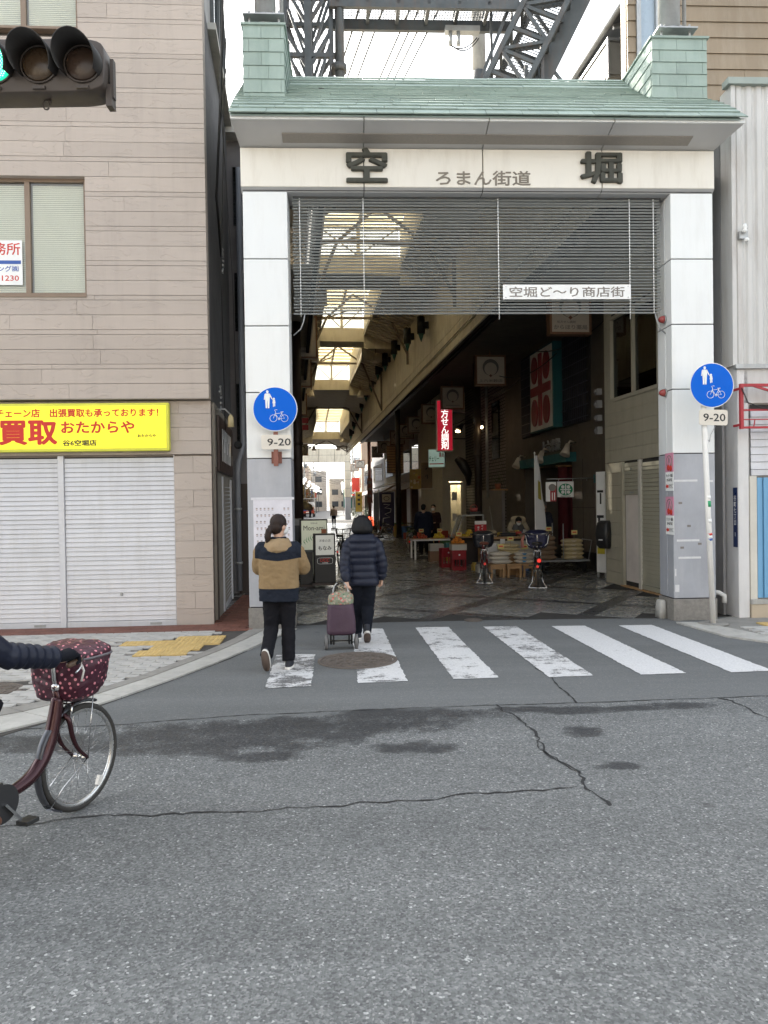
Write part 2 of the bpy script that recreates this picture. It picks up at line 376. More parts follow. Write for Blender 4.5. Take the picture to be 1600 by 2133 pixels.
M['cream'] = mat('bounce_tinted_enamel_panel', (.74, .70, .62), .38, var=.04, vs=.8, bump=.02, bs=3, dirt=(.38, .31, .22), dirt_amt=.32)  # warm bounced sunlight painted into the colour of the lintel panels
M['zinc'] = mat('grey_zinc_panel', (.36, .37, .40), .45, .15, var=.14, vs=1.6, bump=.06, bs=8, dirt=(.55, .55, .56), dirt_amt=.35)
M['stone'] = mat('brown_stone_base', (.22, .205, .185), .5, var=.25, vs=20, bump=.15, bs=150)
M['gap'] = mat('shadow_gap', (.03, .028, .026), .9)
M['soffit'] = mat('grey_soffit', (.5, .5, .5), .5, var=.04)
M['soffit_light'] = mat('frosted_light_strip', (.27, .25, .225), .6, var=.08, vs=30)
M['copper'] = mat('copper_green_tile', (.29, .36, .32), .75, var=.12, vs=2.2, bump=.15, bs=40, rnd=.09, dirt=(.16, .23, .19), dirt_amt=.55)
M['bronze'] = mat('dark_bronze', (.055, .055, .042), .55, .3, var=.25, vs=8)
M['lettergrey'] = mat('brown_grey_letter', (.20, .175, .14), .6)
M['slat'] = mat('weathered_aluminium_slat', (.46, .48, .475), .6, .0, var=.12, vs=3, rnd=.08)
M['steel'] = mat('grey_painted_steel', (.085, .095, .10), .55, .2, var=.2, vs=4, dirt=(.16, .09, .05), dirt_amt=.5)
M['galv'] = mat('galvanised_steel', (.38, .39, .39), .45, .5, var=.15, vs=6, dirt=(.2, .12, .07), dirt_amt=.3)
M['truss'] = mat('brown_painted_steel', (.22, .18, .14), .55, .2, var=.2, vs=4)
M['black'] = mat('black_paint', (.018, .018, .018), .45)
M['dkbrown'] = mat('dark_brown_paint', (.04, .027, .022), .5, var=.2)
M['rust'] = mat('red_oxide_steel', (.22, .085, .06), .65, var=.25, vs=9)
M['print_black'] = mat('black_print', (.02, .02, .02), .6)
M['print_grey'] = mat('grey_print', (.20, .18, .16), .6)
M['print_red'] = mat('red_print', (.55, .035, .02), .6)
M['print_blue'] = mat('blue_print', (.04, .10, .35), .6)
M['print_white'] = mat('white_print', (.8, .8, .78), .5)
M['red'] = mat('red_paint', (.38, .02, .03), .45, var=.15)
M['glass'] = glass('window_glass', (.95, .96, .94))
M['darkglass'] = glass('dark_window_glass', (.3, .33, .33))
M['slate'] = slate_mat('slate_faced_cladding', (.455, .39, .34))
M['slate_back'] = mat('cladding_backing', (.30, .26, .225), .9)
M['beige'] = mat('beige_siding', (.42, .39, .30), .6, var=.06, vs=3, dirt=(.22, .19, .14), dirt_amt=.35, bump=.08, bs=30, rnd=.03)
M['brown_sid'] = mat('brown_siding', (.27, .21, .145), .7, var=.12, vs=1.5, dirt=(.42, .36, .28), dirt_amt=.45, rnd=.05, stretch=(1, 1, .4))
M['plaster'] = mat('white_plaster', (.66, .65, .64), .85, var=.06, vs=2, bump=.6, bs=14, dirt=(.42, .40, .38), dirt_amt=.3)
M['corr'] = mat('white_corrugated_steel', (.56, .55, .53), .55, var=.08, vs=2, stretch=(1, 1, .3), dirt=(.28, .22, .18), dirt_amt=.5)
M['shutter'] = mat('pale_grey_shutter', (.56, .56, .58), .45, .1, var=.05, vs=1.2, rnd=.03, dirt=(.36, .34, .31), dirt_amt=.38)
M['shadewall'] = mat('shaded_grey_wall', (.10, .10, .105), .8, var=.25, vs=1.5)  # alley shade painted into the colour of the lower side wall
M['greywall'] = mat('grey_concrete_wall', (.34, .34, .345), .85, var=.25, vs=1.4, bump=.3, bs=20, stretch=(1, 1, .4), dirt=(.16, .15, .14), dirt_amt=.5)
M['wood'] = mat('light_wood', (.42, .25, .12), .6, var=.2, vs=3, stretch=(1, 1, 8))
M['framewood'] = mat('brown_wood_frame', (.20, .10, .055), .55, var=.2, vs=4, stretch=(6, 6, 1))
M['signface'] = mat('ivory_sign_face', (.55, .49, .41), .5, var=.06, vs=2)

# ------------------------------------------------------------------ ground
road = struct(tag(part('road', MB().slab([(-150, -120), (150, -120), (150, 400), (-150, 400)], -.3, 0), M['asphalt']), 'grey worn asphalt road in front of the arcade'))
def ribbon(name, pts, wd, seed, parent=road, z=.004, m=M['crack'], jag=.35):
    rnd = random.Random(seed); vs = []; P = []
    for (x0, y0), (x1, y1) in zip(pts, pts[1:]):
        n = max(2, int(math.hypot(x1 - x0, y1 - y0) / .05))
        for i in range(n): P.append((x0 + (x1 - x0) * i / n, y0 + (y1 - y0) * i / n))
    P.append(pts[-1]); off = 0
    for i, (x, y) in enumerate(P):
        a = P[max(i - 1, 0)]; b = P[min(i + 1, len(P) - 1)]; dx, dy = b[0] - a[0], b[1] - a[1]; l = math.hypot(dx, dy) or 1
        off = off * .75 + rnd.uniform(-1, 1) * jag * .05; wv = wd * rnd.uniform(.35, 1.5)
        for s in (-1, 1): vs.append((x - dy / l * (off + s * wv / 2), y + dx / l * (off + s * wv / 2), z))
    mb = MB().add(vs, [(2 * i, 2 * i + 1, 2 * i + 3, 2 * i + 2) for i in range(len(P) - 1)])
    return part(name, mb, m, parent)
ribbon('crack', [(-9, 5.0), (-2.12, 5.84), (-1.11, 6.06), (.77, 6.24), (1.58, 6.27), (3.26, 6.41), (9, 6.9)], .012, 1, jag=.12)
ribbon('crack', [(1.5, 7.6), (1.57, 7.33), (1.58, 6.27)], .014, 2, jag=.2)
ribbon('crack', [(.93, 6.26), (.98, 6.01), (1.06, 5.45), (1.05, 4.94), (1.14, 4.67), (1.17, 4.4), (1.2, 4.15)], .017, 3, jag=.55)
ribbon('crack', [(1.05, 5.3), (1.0, 5.12), (1.06, 4.98), (1.18, 4.62)], .008, 33, jag=.5)
ribbon('crack', [(-3.2, 3.9), (-2.07, 3.98), (-1.61, 4.12), (-.82, 4.15), (-.16, 4.25), (.53, 4.34), (1.12, 4.39)], .013, 4, jag=.4)
ribbon('crack', [(2.8, 6.36), (2.87, 6.27), (2.92, 5.74), (3.0, 5.0)], .016, 5)
# crosswalk
wr = [worn_paint('worn_road_paint', .50), worn_paint('half_worn_road_paint', .455), worn_paint('streaked_road_paint', .475), worn_paint('fair_road_paint', .40), worn_paint('sound_road_paint', .385)]
for q, k, lb in (([(-1.12, 6.92), (-.70, 6.98), (-.80, 8.46), (-1.24, 8.48)], 0, 'stripe worn almost away, leftmost'),
              ([(-.27, 7.07), (.2, 7.13), (-.04, 10.12), (-.46, 10.14)], 1, None), ([(.64, 7.18), (1.08, 7.21), (.85, 10.18), (.4, 10.18)], 1, None),
              ([(1.56, 7.2), (2.0, 7.24), (1.77, 10.16), (1.32, 10.16)], 2, None), ([(2.46, 7.25), (2.91, 7.28), (2.68, 10.12), (2.23, 10.12)], 3, None),
              ([(3.35, 7.29), (3.78, 7.33), (3.58, 10.1), (3.13, 10.1)], 4, None)):
    rg_ = random.Random(k * 7 + int(q[0][0] * 10)); pts = []
    for (ax_, ay_), (bx_, by_) in zip(q, q[1:] + q[:1]):
        n_ = max(3, int(math.hypot(bx_ - ax_, by_ - ay_) / .045))
        for i in range(n_): pts.append((ax_ + (bx_ - ax_) * i / n_ + rg_.uniform(-.007, .007), ay_ + (by_ - ay_) * i / n_ + rg_.uniform(-.007, .007), .005))
    o = part('crosswalk_stripe', MB().add(pts, [tuple(range(len(pts)))]), wr[k], road)
    if lb: o['label'] = lb
# manhole covers
def manhole(c, r, label, m=M['iron']):
    t = thing('manhole_cover', label, 'manhole cover', (c[0], c[1], 0))
    part('rim', MB().lathe([(r, .002), (r, .012), (r * .9, .012), (r * .9, .002)], n=40, caps=False), m, t)
    part('plate', MB().lathe([(r * .885, .001), (r * .885, .009)], n=40), m, t)
    mb = MB(); st = .09
    for i in range(-9, 10):
        for j in range(-9, 10):
            x, y = i * st, j * st
            if .2 * r < math.hypot(x, y) < r * .78:
                mb.obox((x, y, .0125), (.07, .028, .006), (0, 0, R(45 if (i + j) % 2 else -45)))
    mb.lathe([(r * .83, .008), (r * .83, .014), (r * .8, .014), (r * .8, .008)], n=40, caps=False)
    stuff(part('tread_pattern', mb, M['iron'], t)); part('emblem', MB().lathe([(r * .17, .008), (r * .16, .016), (r * .1, .016), (r * .09, .0105)], n=20, caps=False), m, t)
    return t
manhole((-.31, 8.1), .43, 'rusty round iron manhole cover lying across the crosswalk', M['iron'])
manhole((-3.72, 6.95), .33, 'grey round manhole cover in the paved pavement by the bicycle')
manhole((1.25, 10.72), .13, 'small round drain cover at the arcade threshold')
# pavement on the left
gut = [(-14, 5.0), (-7, 5.15), (-4.6, 5.45), (-3.75, 5.85), (-3.22, 6.24), (-2.61, 6.92), (-2.32, 7.79), (-2.07, 8.65), (-1.89, 9.5), (-1.82, 10.13)]
ker = [(-14, 4.35), (-7, 4.5), (-4.3, 4.8), (-3.4, 5.2), (-2.88, 5.58), (-2.46, 6.36), (-2.1, 7.25), (-1.72, 8.3), (-1.44, 9.4), (-1.2, 10.14)]
def L2(x, y): p = L(x, y); return (p.x, p.y)
sw = struct(part('pavement', MB().slab([(-14, 5.0)] + gut[1:] + [(-1.82, 10.6), L2(.62, 9), L2(-14, 9)], -.05, .008), M['joint']))
sw['label'] = 'grey block pavement with yellow tactile tiles in front of the shuttered shop'
kerb = struct(part('kerb', MB().slab(gut + ker[::-1], -.05, .006), M['joint']))
def along(pts, n):
    seg = [math.dist(a, b) for a, b in zip(pts, pts[1:])]; T = sum(seg); out = []
    for i in range(n + 1):
        d = T * i / n
        for (a, b), s in zip(zip(pts, pts[1:]), seg):
            if d <= s + 1e-9 or (a, b) == (pts[-2], pts[-1]):
                k = min(1, d / s); out.append((a[0] + (b[0] - a[0]) * k, a[1] + (b[1] - a[1]) * k)); break
            d -= s
    return out
ga, ka = along(gut, 22), along(ker, 22)
for i in range(22):
    a, b, c, d = ga[i], ga[i + 1], ka[i + 1], ka[i]; f = .34
    mid = lambda p, q, f: (p[0] + (q[0] - p[0]) * f, p[1] + (q[1] - p[1]) * f)
    e = .004 / max(.2, math.dist(a, b)); a2, b2, c2, d2 = mid(a, b, e), mid(b, a, e), mid(c, d, e), mid(d, c, e)
    m1, m2 = mid(a2, d2, f), mid(b2, c2, f)
    part('gutter_stone', MB().slab([a2, b2, mid(b2, c2, f - .01), mid(a2, d2, f - .01)], 0, .026), M['gutter'], kerb)
    part('kerb_stone', MB().slab([m1, m2, c2, d2], 0, .021), M['concrete'], kerb)
def inside(p, poly):
    r = False
    for (x0, y0), (x1, y1) in zip(poly, poly[1:] + poly[:1]):
        if (y0 > p[1]) != (y1 > p[1]) and p[0] < (x1 - x0) * (p[1] - y0) / (y1 - y0) + x0: r = not r
    return r
pw, ph = .222, .111
zz = [(-pw / 2, -ph / 2), (-pw / 4, -ph / 2 + .012), (0, -ph / 2), (pw / 4, -ph / 2 - .012), (pw / 2, -ph / 2), (pw / 2 + .01, 0), (pw / 2, ph / 2), (pw / 4, ph / 2 - .012), (0, ph / 2), (-pw / 4, ph / 2 + .012), (-pw / 2, ph / 2), (-pw / 2 + .01, 0)]
pav = MB().slab([(x * .965, y * .93) for x, y in zz], 0, .016).mesh('paver', M['paver'])
tact_rows = [(9.33, -2.64, 2), (9.03, -3.22, 4), (8.73, -2.78, 2), (8.43, -2.86, 2)]
tbox = []
tm = MB().box(-.147, .147, -.147, .147, 0, .02)
for i in range(5):
    for j in range(5): tm.lathe([(.018, .02), (.013, .025)], (-.112 + .056 * i, -.112 + .056 * j, 0), n=6)
tmesh = tm.mesh('tactile_tile', M['tactile'])
for y, x, n in tact_rows:
    for i in range(n):
        place('tactile_tile', tmesh, sw, (x + .15 + i * .3, y + .15 + .018 * i, .006), (0, 0, LA)); tbox.append((x + .15 + i * .3, y + .15 + .018 * i))
swp = [(-9, 4.9)] + gut[2:] + [L2(.6, -.62), L2(-9, -.62)]
npv = 0; rest = MB()
for j in range(48):
    for i in range(46):
        x, y = -.0 - i * pw + (pw / 2 if j % 2 else 0), -.66 - j * ph
        p = L(x, y)
        if not inside((p.x, p.y), swp): continue
        if any(abs(p.x - a) < .2 and abs(p.y - b) < .19 for a, b in tbox): continue
        if math.hypot(p.x + 3.72, p.y - 6.95) < .37: continue
        if npv < 295 and p.x > -4.9: place('paver', pav, sw, (p.x, p.y, .006 + random.uniform(0, .003)), (0, 0, LA + random.uniform(-.01, .01))); npv += 1
        else:
            r = MB().slab([(a * .96, b * .93) for a, b in zz], 0, .016).xf(Matrix.Translation((p.x, p.y, .007)) @ Matrix.Rotation(LA, 4, 'Z')); rest.add(r.v, r.f)
stuff(part('paver_field', rest, M['paver'], sw))
# red brick band and alley floor
bb = struct(part('brick_paving', MB().slab([L2(-12, -.62), L2(.6, -.62), L2(.6, 6), L2(-.0, 6), L2(-.02, 0), L2(-12, 0)], -.02, .012), M['joint']))
bme = MB().box(-.102, .102, -.05, .05, 0, .016).mesh('brick', M['brick']); k = 0
for j in range(60):
    for i in range(60):
        x, y = .5 - i * .21 - (.105 if j % 2 else 0), -.57 + j * .106
        if y > -.05 and (x < .06 or x > .6): continue
        if k < 290 and x > -3.6 and y < 3.4:
            place('brick', bme, bb, L(x, y, .008 + random.uniform(0, .003)), (0, 0, LA)); k += 1
# right pavement
rs = struct(part('corner_pavement', MB().slab([(4.1, 10.15), (4.3, 9.6), (4.55, 9.05), (5.0, 8.5), (7, 7.6), (20, 7.4), (20, 10.6), (5.0, 10.75)], -.05, .008), M['gutter']))
rs['label'] = 'concrete corner pavement at the foot of the right arcade pillar'
rk = [(3.95, 10.22), (3.98, 9.75), (4.14, 9.12), (4.42, 8.6), (4.9, 8.15), (7, 7.3), (20, 7.1)]; rg = [(4.28, 10.15), (4.33, 9.8), (4.52, 9.28), (4.85, 8.85), (5.2, 8.55), (7.1, 7.75), (20, 7.5)]
ra, rb_ = along(rk, 16), along(rg, 16)
for i in range(16): part('kerb_stone', MB().slab([(ra[i][0] + .003, ra[i][1]), ra[i + 1], rb_[i + 1], (rb_[i][0] + .003, rb_[i][1])], 0, .022), M['concrete'], rs)
for i in range(5): place('tactile_tile', tmesh, rs, (5.12 + .3 * i, 9.93 + .014 * i, .006), (0, 0, GA))
for i in range(9):
    for j in range(5): place('paver', pav, rs, (4.72 + i * pw + (j % 2) * .11, 10.05 - .33 - j * ph, .006), (0, 0, GA))
# arcade floor: stone tiles in a diagonal lattice of darker bands
af = struct(part('arcade_floor', MB().slab([(G(x, y).x, G(x, y).y) for x, y in ((.0, .22), (1.6, .42), (3.3, .42), (5.0, .32), (6.4, .2))] + [(A(u, v).x, A(u, v).y) for u, v in ((3.2, .5), (3.2, 67), (-8, 67), (-8, .6))], -.05, .004), M['gap']))
af['label'] = 'shiny grey stone arcade floor with dark diagonal bands'
lin = []; p = -30.0
while p < 40:
    lin.append((p, p + .24, True)); p += .246
    for _ in range(3): lin.append((p, p + .56, False)); p += .566
nt_ = 0; rl_, rd_ = MB(), MB(); c45, s45 = math.cos(R(52)), math.sin(R(52))
def front_ok(u, v):
    q = A(u, v) - GO; return q.dot(GY) > .36 - (.10 if q.dot(GX) > 4.6 or q.dot(GX) < 1 else 0)
for x0, x1, dx in lin:
    for y0, y1, dy in lin:
        cu, cv = (x0 + x1) / 2, (y0 + y1) / 2; u, v = cu * c45 - cv * s45, cu * s45 + cv * c45
        if not (-6.3 < u < 2.3 and -.7 < v < 60): continue
        cs = [(a * c45 - b * s45, a * s45 + b * c45) for a, b in ((x0, y0), (x1, y0), (x1, y1), (x0, y1))]
        if not all(front_ok(*c) for c in cs) or max(c[0] for c in cs) > (1.3 if v < 5 else 2.4): continue
        pts = [(A(*c).x, A(*c).y) for c in cs]; h = .009 + random.uniform(0, .0015)
        if nt_ < 296 and v < 11: part('floor_tile', MB().slab(pts, .001, h), M['floor_dark' if dx or dy else 'floor'], af); nt_ += 1
        else:
            r = MB().slab(pts, .001, .009); (rd_ if dx or dy else rl_).add(r.v, r.f)
stuff(part('far_floor_tiles', rl_, M['floor'], af)); stuff(part('far_dark_floor_tiles', rd_, M['floor_dark'], af))
# street beyond the arcade
# ------------------------------------------------------------------ the arcade gate
gate = thing('arcade_gate', 'tall white panelled arcade gate with green copper tiled roof', 'gate', GO, GA)
W = 6.45
def pillar(x0, x1):
    p = part('pillar', MB().box(x0 + .015, x1 - .015, .015, .46, .0, 5.9), M['gap'], gate)
    part('pillar_base', MB().box(x0 - .012, x1 + .012, -.012, .21, .0, .30), M['stone'], p, bevel=.006)
    part('pillar_base', MB().box(x0 - .012, x1 + .012, .222, .49, .0, .30), M['stone'], p, bevel=.006)
    for z0, z1, m in ((.312, 2.315, 'zinc'), (2.327, 3.204, 'white'), (3.216, 4.10, 'white'), (4.112, 5.0, 'white'), (5.012, 5.905, 'white')):
        part('panel', MB().box(x0, x1, 0, .2, z0, z1), M[m], p, bevel=.008)
        part('panel', MB().box(x0, x1, .212, .475, z0, z1), M[m], p, bevel=.008)
    return p
pl, pr = pillar(0, .594), pillar(5.856, W)
pl['label'] = 'white pillar with a faded poster at the left of the opening'; pr['label'] = 'white pillar with grey lower panel at the right of the opening'
lt = part('lintel', MB().box(0.0, W, .02, .45, 5.93, 6.5), M['gap'], gate)
for a, b in ((-.02, 1.628), (1.640, 3.248), (3.260, 4.894), (4.906, W + .02)):
    part('lintel_panel', MB().hexa([(a, .03, 5.925), (b, .03, 5.925), (a, .2, 5.925), (b, .2, 5.925), (a, -.025, 6.49), (b, -.025, 6.49), (a, .2, 6.49), (b, .2, 6.49)][:0] or
         [(a, -.02, 5.965), (b, -.02, 5.965), (a, .2, 5.965), (b, .2, 5.965), (a, -.02, 6.485), (b, -.02, 6.485), (a, .2, 6.485), (b, .2, 6.485)]), M['cream'], lt, bevel=.01)
    part('lintel_lip', MB().hexa([(a, .05, 5.918), (b, .05, 5.918), (a, .5, 5.918), (b, .5, 5.918), (a, -.02, 5.962), (b, -.02, 5.962), (a, .5, 5.962), (b, .5, 5.962)]), M['soffit'], lt)
    e0 = .05 if a < 0 else 0; e1 = .17 if b > W else 0
    sf = part('soffit_panel', MB().hexa([(a, .02, 6.495), (b, .02, 6.495), (a, .02, 6.56), (b, .02, 6.56), (a - e0 + (0 if a < 0 else .0), -.5, 6.62), (b + e1, -.5, 6.62), (a - e0, -.5, 6.69), (b + e1, -.5, 6.69)]), M['soffit'], lt)
    part('fascia', MB().box(a - e0, b + e1, -.525, -.49, 6.615, 6.675), M['white'], lt, bevel=.006)
part('soffit_light', MB().hexa([(.56, -.10, 6.512), (6.06, -.10, 6.512), (.56, -.10, 6.53), (6.06, -.10, 6.53), (.56, -.27, 6.553), (6.06, -.27, 6.553), (.56, -.27, 6.57), (6.06, -.27, 6.57)]), M['soffit_light'], gate)
# roof
RP = [(-.56, 6.67), (-.46, 6.78), (-.35, 6.88), (-.24, 6.975), (-.12, 7.07), (.0, 7.16), (.1, 7.235), (.2, 7.31), (.3, 7.385), (.4, 7.46), (.5, 7.535), (.6, 7.61), (.7, 7.685), (.8, 7.76), (.9, 7.86), (1.0, 7.945), (1.1, 8.03), (1.2, 8.12)]
roof = part('roof', MB().add([(x, y, z - .03) for y, z in RP for x in (-.05 - .02 * (y < 0), W + .12 - .2 * max(0, y + .5) * .8)], [(2 * i, 2 * i + 1, 2 * i + 3, 2 * i + 2) for i in range(len(RP) - 1)])
            .box(-.05, W - .12, 1.2, 1.3, 7.9, 8.07).hexa([(-.06, -.5, 6.655), (W + .19, -.5, 6.655), (-.06, 1.25, 6.655), (W - .1, 1.25, 6.655), (-.06, -.5, 6.672), (W + .19, -.5, 6.672), (-.06, 1.25, 7.95), (W - .16, 1.25, 7.95)]), M['copper'], gate)
for i in range(len(RP) - 1):
    (y0, z0), (y1, z1) = RP[i], RP[i + 1]
    xl = -.08; xr0 = W + .2 - .22 * max(0, y0 + .55); xr1 = W + .2 - .22 * max(0, y1 + .55)
    tw = .47 if i < 5 else .94; off = (i % 2) * tw / 2 + .13 * (i % 3); x = xl - off
    dy, dz = y1 - y0, z1 - z0; l = math.hypot(dy, dz); ny, nz = -dz / l, dy / l
    while x < xr0:
        a, b = max(x, xl), x + tw - .006; b0, b1 = min(b, xr0), min(b, xr1)
        if b0 - a > .06:
            j = random.uniform(-.002, .003); t0, t1 = .024 + j, .006 + j; ex = .012
            y0e, z0e = y0 - dy / l * ex, z0 - dz / l * ex
            v = [(a, y0e + ny * (t0 - .016), z0e + nz * (t0 - .016)), (b0, y0e + ny * (t0 - .016), z0e + nz * (t0 - .016)), (a, y1 - .005, z1 - .02), (b1, y1 - .005, z1 - .02),
                 (a, y0e + ny * t0, z0e + nz * t0), (b0, y0e + ny * t0, z0e + nz * t0), (a, y1 + ny * t1, z1 + nz * t1), (b1, y1 + ny * t1, z1 + nz * t1)]
            part('roof_tile', MB().hexa(v), M['copper'], roof)
        x += tw
def pedestal(x0, x1, y0, y1, z0, z1, rows):
    p = part('roof_pedestal', MB().box(x0 + .012, x1 - .012, y0 + .012, y1, z0, z1 - .01), M['copper'], gate)
    rh = (z1 - z0) / rows
    for r in range(rows):
        za, zb = z0 + r * rh, z0 + (r + 1) * rh - .004; o = .004
        for f in ((0, .45, 1) if r % 2 else (0, .12, .62, 1)) if 1 else ():
            pass
        cuts = (0, .45, .92, 1) if r % 2 else (0, .14, .62, 1)
        for f0, f1 in zip(cuts, cuts[1:]):
            a, b = x0 + (x1 - x0) * f0, x0 + (x1 - x0) * f1 - .004
            part('clad_tile', MB().hexa([(a, y0 - .012, za), (b, y0 - .012, za), (a, y0 + .02, za), (b, y0 + .02, za), (a, y0 - .001, zb), (b, y0 - .001, zb), (a, y0 + .02, zb), (b, y0 + .02, zb)]), M['copper'], p)
        for xs, sg in ((x0, -1), (x1, 1)):
            for f0, f1 in ((0, .5), (.5, 1)):
                ya, yb = y0 + (y1 - y0) * f0 + .022 * (f0 == 0), y0 + (y1 - y0) * f1 - .004
                xa, xb, xc = xs + sg * .012, xs + sg * .001, xs - sg * .008
                part('clad_tile', MB().hexa([(min(xa, xc), ya, za), (max(xa, xc), ya, za), (min(xa, xc), yb, za), (max(xa, xc), yb, za), (min(xb, xc), ya, zb), (max(xb, xc), ya, zb), (min(xb, xc), yb, zb), (max(xb, xc), yb, zb)]), M['copper'], p)
    part('capping', MB().box(x0 - .025, x1 + .025, y0 - .025, y1 + .02, z1 - .008, z1 + .022), M['copper'], p)
    cx, cy = (x0 + x1) / 2, y0 + .32
    pt = part('post', MB().cyl((cx, cy, z1 + .1), (cx, cy, z1 + 5), .15, 20), M['galv'], p)
    f = MB().box(cx - .28, cx + .28, y0 + .02, y0 + .6, z1 + .16, z1 + .18)
    for sx in (-1, 1):
        for sy in (.12, .5): f.cyl((cx + sx * .2, y0 + sy, z1 + .022), (cx + sx * .2, y0 + sy, z1 + .26), .018, 8)
    for a in range(4):
        c, s = math.cos(a * math.pi / 2 + .78), math.sin(a * math.pi / 2 + .78)
        f.bar((cx + c * .14, cy + s * .14, z1 + .3), (cx + c * .27, cy + s * .27, z1 + .185), .015, .05)
    f.lathe([(.17, z1 + .18), (.17, z1 + .22), (.155, z1 + .28)], (cx, cy, 0), n=20)
    part('base_plate', f, M['galv'], pt); part('conduit', MB().cyl((cx + .22, cy, z1 + .02), (cx + .22, cy, z1 + 5), .03, 8), M['galv'], pt)
    return p
pedestal(.03, .585, .06, 1.25, 7.08, 8.17, 6); pedestal(5.64, 6.42, .06, 1.25, 7.08, 8.07, 6)
# lettering
for ch, x, z, w_, h_ in (('空', 1.675, 6.245, .56, .46), ('堀', 4.88, 6.232, .58, .43)):
    o = letters(ch, M['bronze'], gate, (x, -.021, z), w_, h_, ext=.05, bold=.024, name='bronze_character'); o['label'] = 'dark bronze raised character ' + ch
letters('ろまん街道', M['lettergrey'], gate, (3.258, -.021, 6.092), 1.30, .2, ext=.008, bold=.012)
TM = mat('tape_residue', (.62, .62, .62), .7, var=.1, vs=20)
for x0, x1, z in ((5.87, 6.2, 1.93), (5.90, 6.22, 1.10), (5.92, 6.24, .86), (5.87, 5.89, .62), (5.87, 5.93, .40), (6.3, 6.42, 1.92)): part('tape_mark', MB().box(x0, x1, -.0025, .0, z, z + (.028 if x1 - x0 > .1 else .1)), TM, pr)
for x, z in ((5.93, 1.62), (6.05, 1.3), (6.2, 1.05), (5.95, 1.0)): part('scuff', MB().box(x, x + .05, -.003, .0, z, z + .03), M['print_grey'], pr)
# red alarm lamps on the right pillar's inner face
for z in (4.22, 3.19):
    t = thing('alarm_lamp', 'round red alarm lamp on the right pillar, ' + ('upper one by the louvre end' if z > 4 else 'lower one above the pink posters'), 'lamp', G(5.846, .2, z), GA, 'red alarm lamps')
    part('base', MB().lathe([(.06, .0), (.06, -.015)], axis='x', n=18), M['galv'], t)
    part('dome', MB().lathe([(.052, -.012), (.05, -.04), (.035, -.075), (.012, -.09)], axis='x', n=18), mat('red_lamp_dome', (.30, .05, .045), .25), t)
# louvre blind hung in the opening
lv = thing('louvre_blind', 'wide grey aluminium louvre blind hanging under the gate lintel', 'blind', G(0, .2, 0), GA)
sl = MB().hexa([(.655, -.0165, .004), (5.79, -.0165, .004), (.655, .0145, -.008), (5.79, .0145, -.008), (.655, -.0155, .0065), (5.79, -.0155, .0065), (.655, .0155, -.0055), (5.79, .0155, -.0055)]).mesh('slat', M['slat'])
ns = 38
for i in range(ns):
    f = i / (ns - 1); place('slat', sl, lv, (random.uniform(-.012, .012), 0, 4.315 + .0423 * i), (random.uniform(-.03, .03), random.uniform(-.0006, .0006), 0))
for x, zb in ((.75, 4.26), (1.62, 4.27), (3.49, 4.22), (5.34, 4.22), (5.68, 4.3)):
    c = MB().cyl((x, -.04, zb), (x, -.04, 5.86), .0045, 6)
    for i in range(ns): c.obox((x, -.038, 4.315 + .0423 * i), (.016, .008, .012))
    part('ladder_cord', c, M['print_white'], lv)
for x, sx in ((.8, -1), (5.7, 1)):
    part('chain', MB().tube([(x, -.03, 4.3), (x + sx * .02, -.03, 4.2), (x + .06 * sx, -.02, 4.1), (x + .16 * sx, 0, 4.02)], .009, 6), M['galv'], lv)
part('head_rail', MB().box(.66, 5.80, -.02, .03, 5.892, 5.914), M['steel'], lv)
t = thing('sign_board', 'white shopping street name board fixed to the louvre slats', 'sign', G(4.44, .135, 4.592), GA)
part('panel', MB().box(-.9, .9, -.006, .006, -.102, .102), M['print_white'], t, bevel=.003)
letters('空堀ど〜り商店街', M['print_grey'], t, (0, -.0065, 0), 1.62, .145, ext=.002, bold=.012)
part('screw', MB().lathe([(.008, -.006), (.006, -.012)], (-.86, 0, .075), 'y', 8).lathe([(.008, -.006), (.006, -.012)], (.86, 0, .075), 'y', 8).lathe([(.008, -.006), (.006, -.012)], (-.86, 0, -.075), 'y', 8).lathe([(.008, -.006), (.006, -.012)], (.86, 0, -.075), 'y', 8), M['galv'], t)
# posters on the pillars
t = thing('wanted_poster', 'faded white poster of many small portraits stuck on the left pillar', 'poster', G(.335, -.004, 1.32), GA)
pm_ = mat('faded_paper', (.66, .64, .68), .8, var=.1, vs=9, dirt=(.5, .49, .52), dirt_amt=.6)
part('sheet', MB().box(-.262, .262, -.003, 0, -.46, .46), pm_, t)
hb, fb = MB(), MB(); rr = random.Random(3)
for r in range(6):
    for c in range(9):
        if rr.random() < .08: continue
        x, z = -.215 + c * .053 + (r % 2) * .008, .32 - r * .088
        fb.lathe([(.0135, -.0035), (.0130, -.0040)], (x, 0, z), 'y', 8); hb.obox((x, -.0045, z + .008), (.024, .001, .010)); hb.obox((x, -.0045, z - .018), (.022, .001, .006))
part('printed_portraits', fb, mat('printed_skin', (.55, .45, .42), .8), t)['kind'] = 'stuff'; stuff(part('printed_hair', hb, mat('printed_hair', (.2, .18, .19), .8), t))
part('blue_band', MB().box(-.262, .1, -.0045, -.003, -.45, -.385), mat('poster_blue', (.25, .5, .72), .7), t)
part('tape', MB().box(-.29, .29, -.0065, -.005, .44, .475).box(-.285, .285, -.0065, -.005, -.475, -.45), mat('clear_tape', (.6, .6, .63), .25), t)
pk = mat('pink_poster', (.62, .26, .36), .6, var=.06)
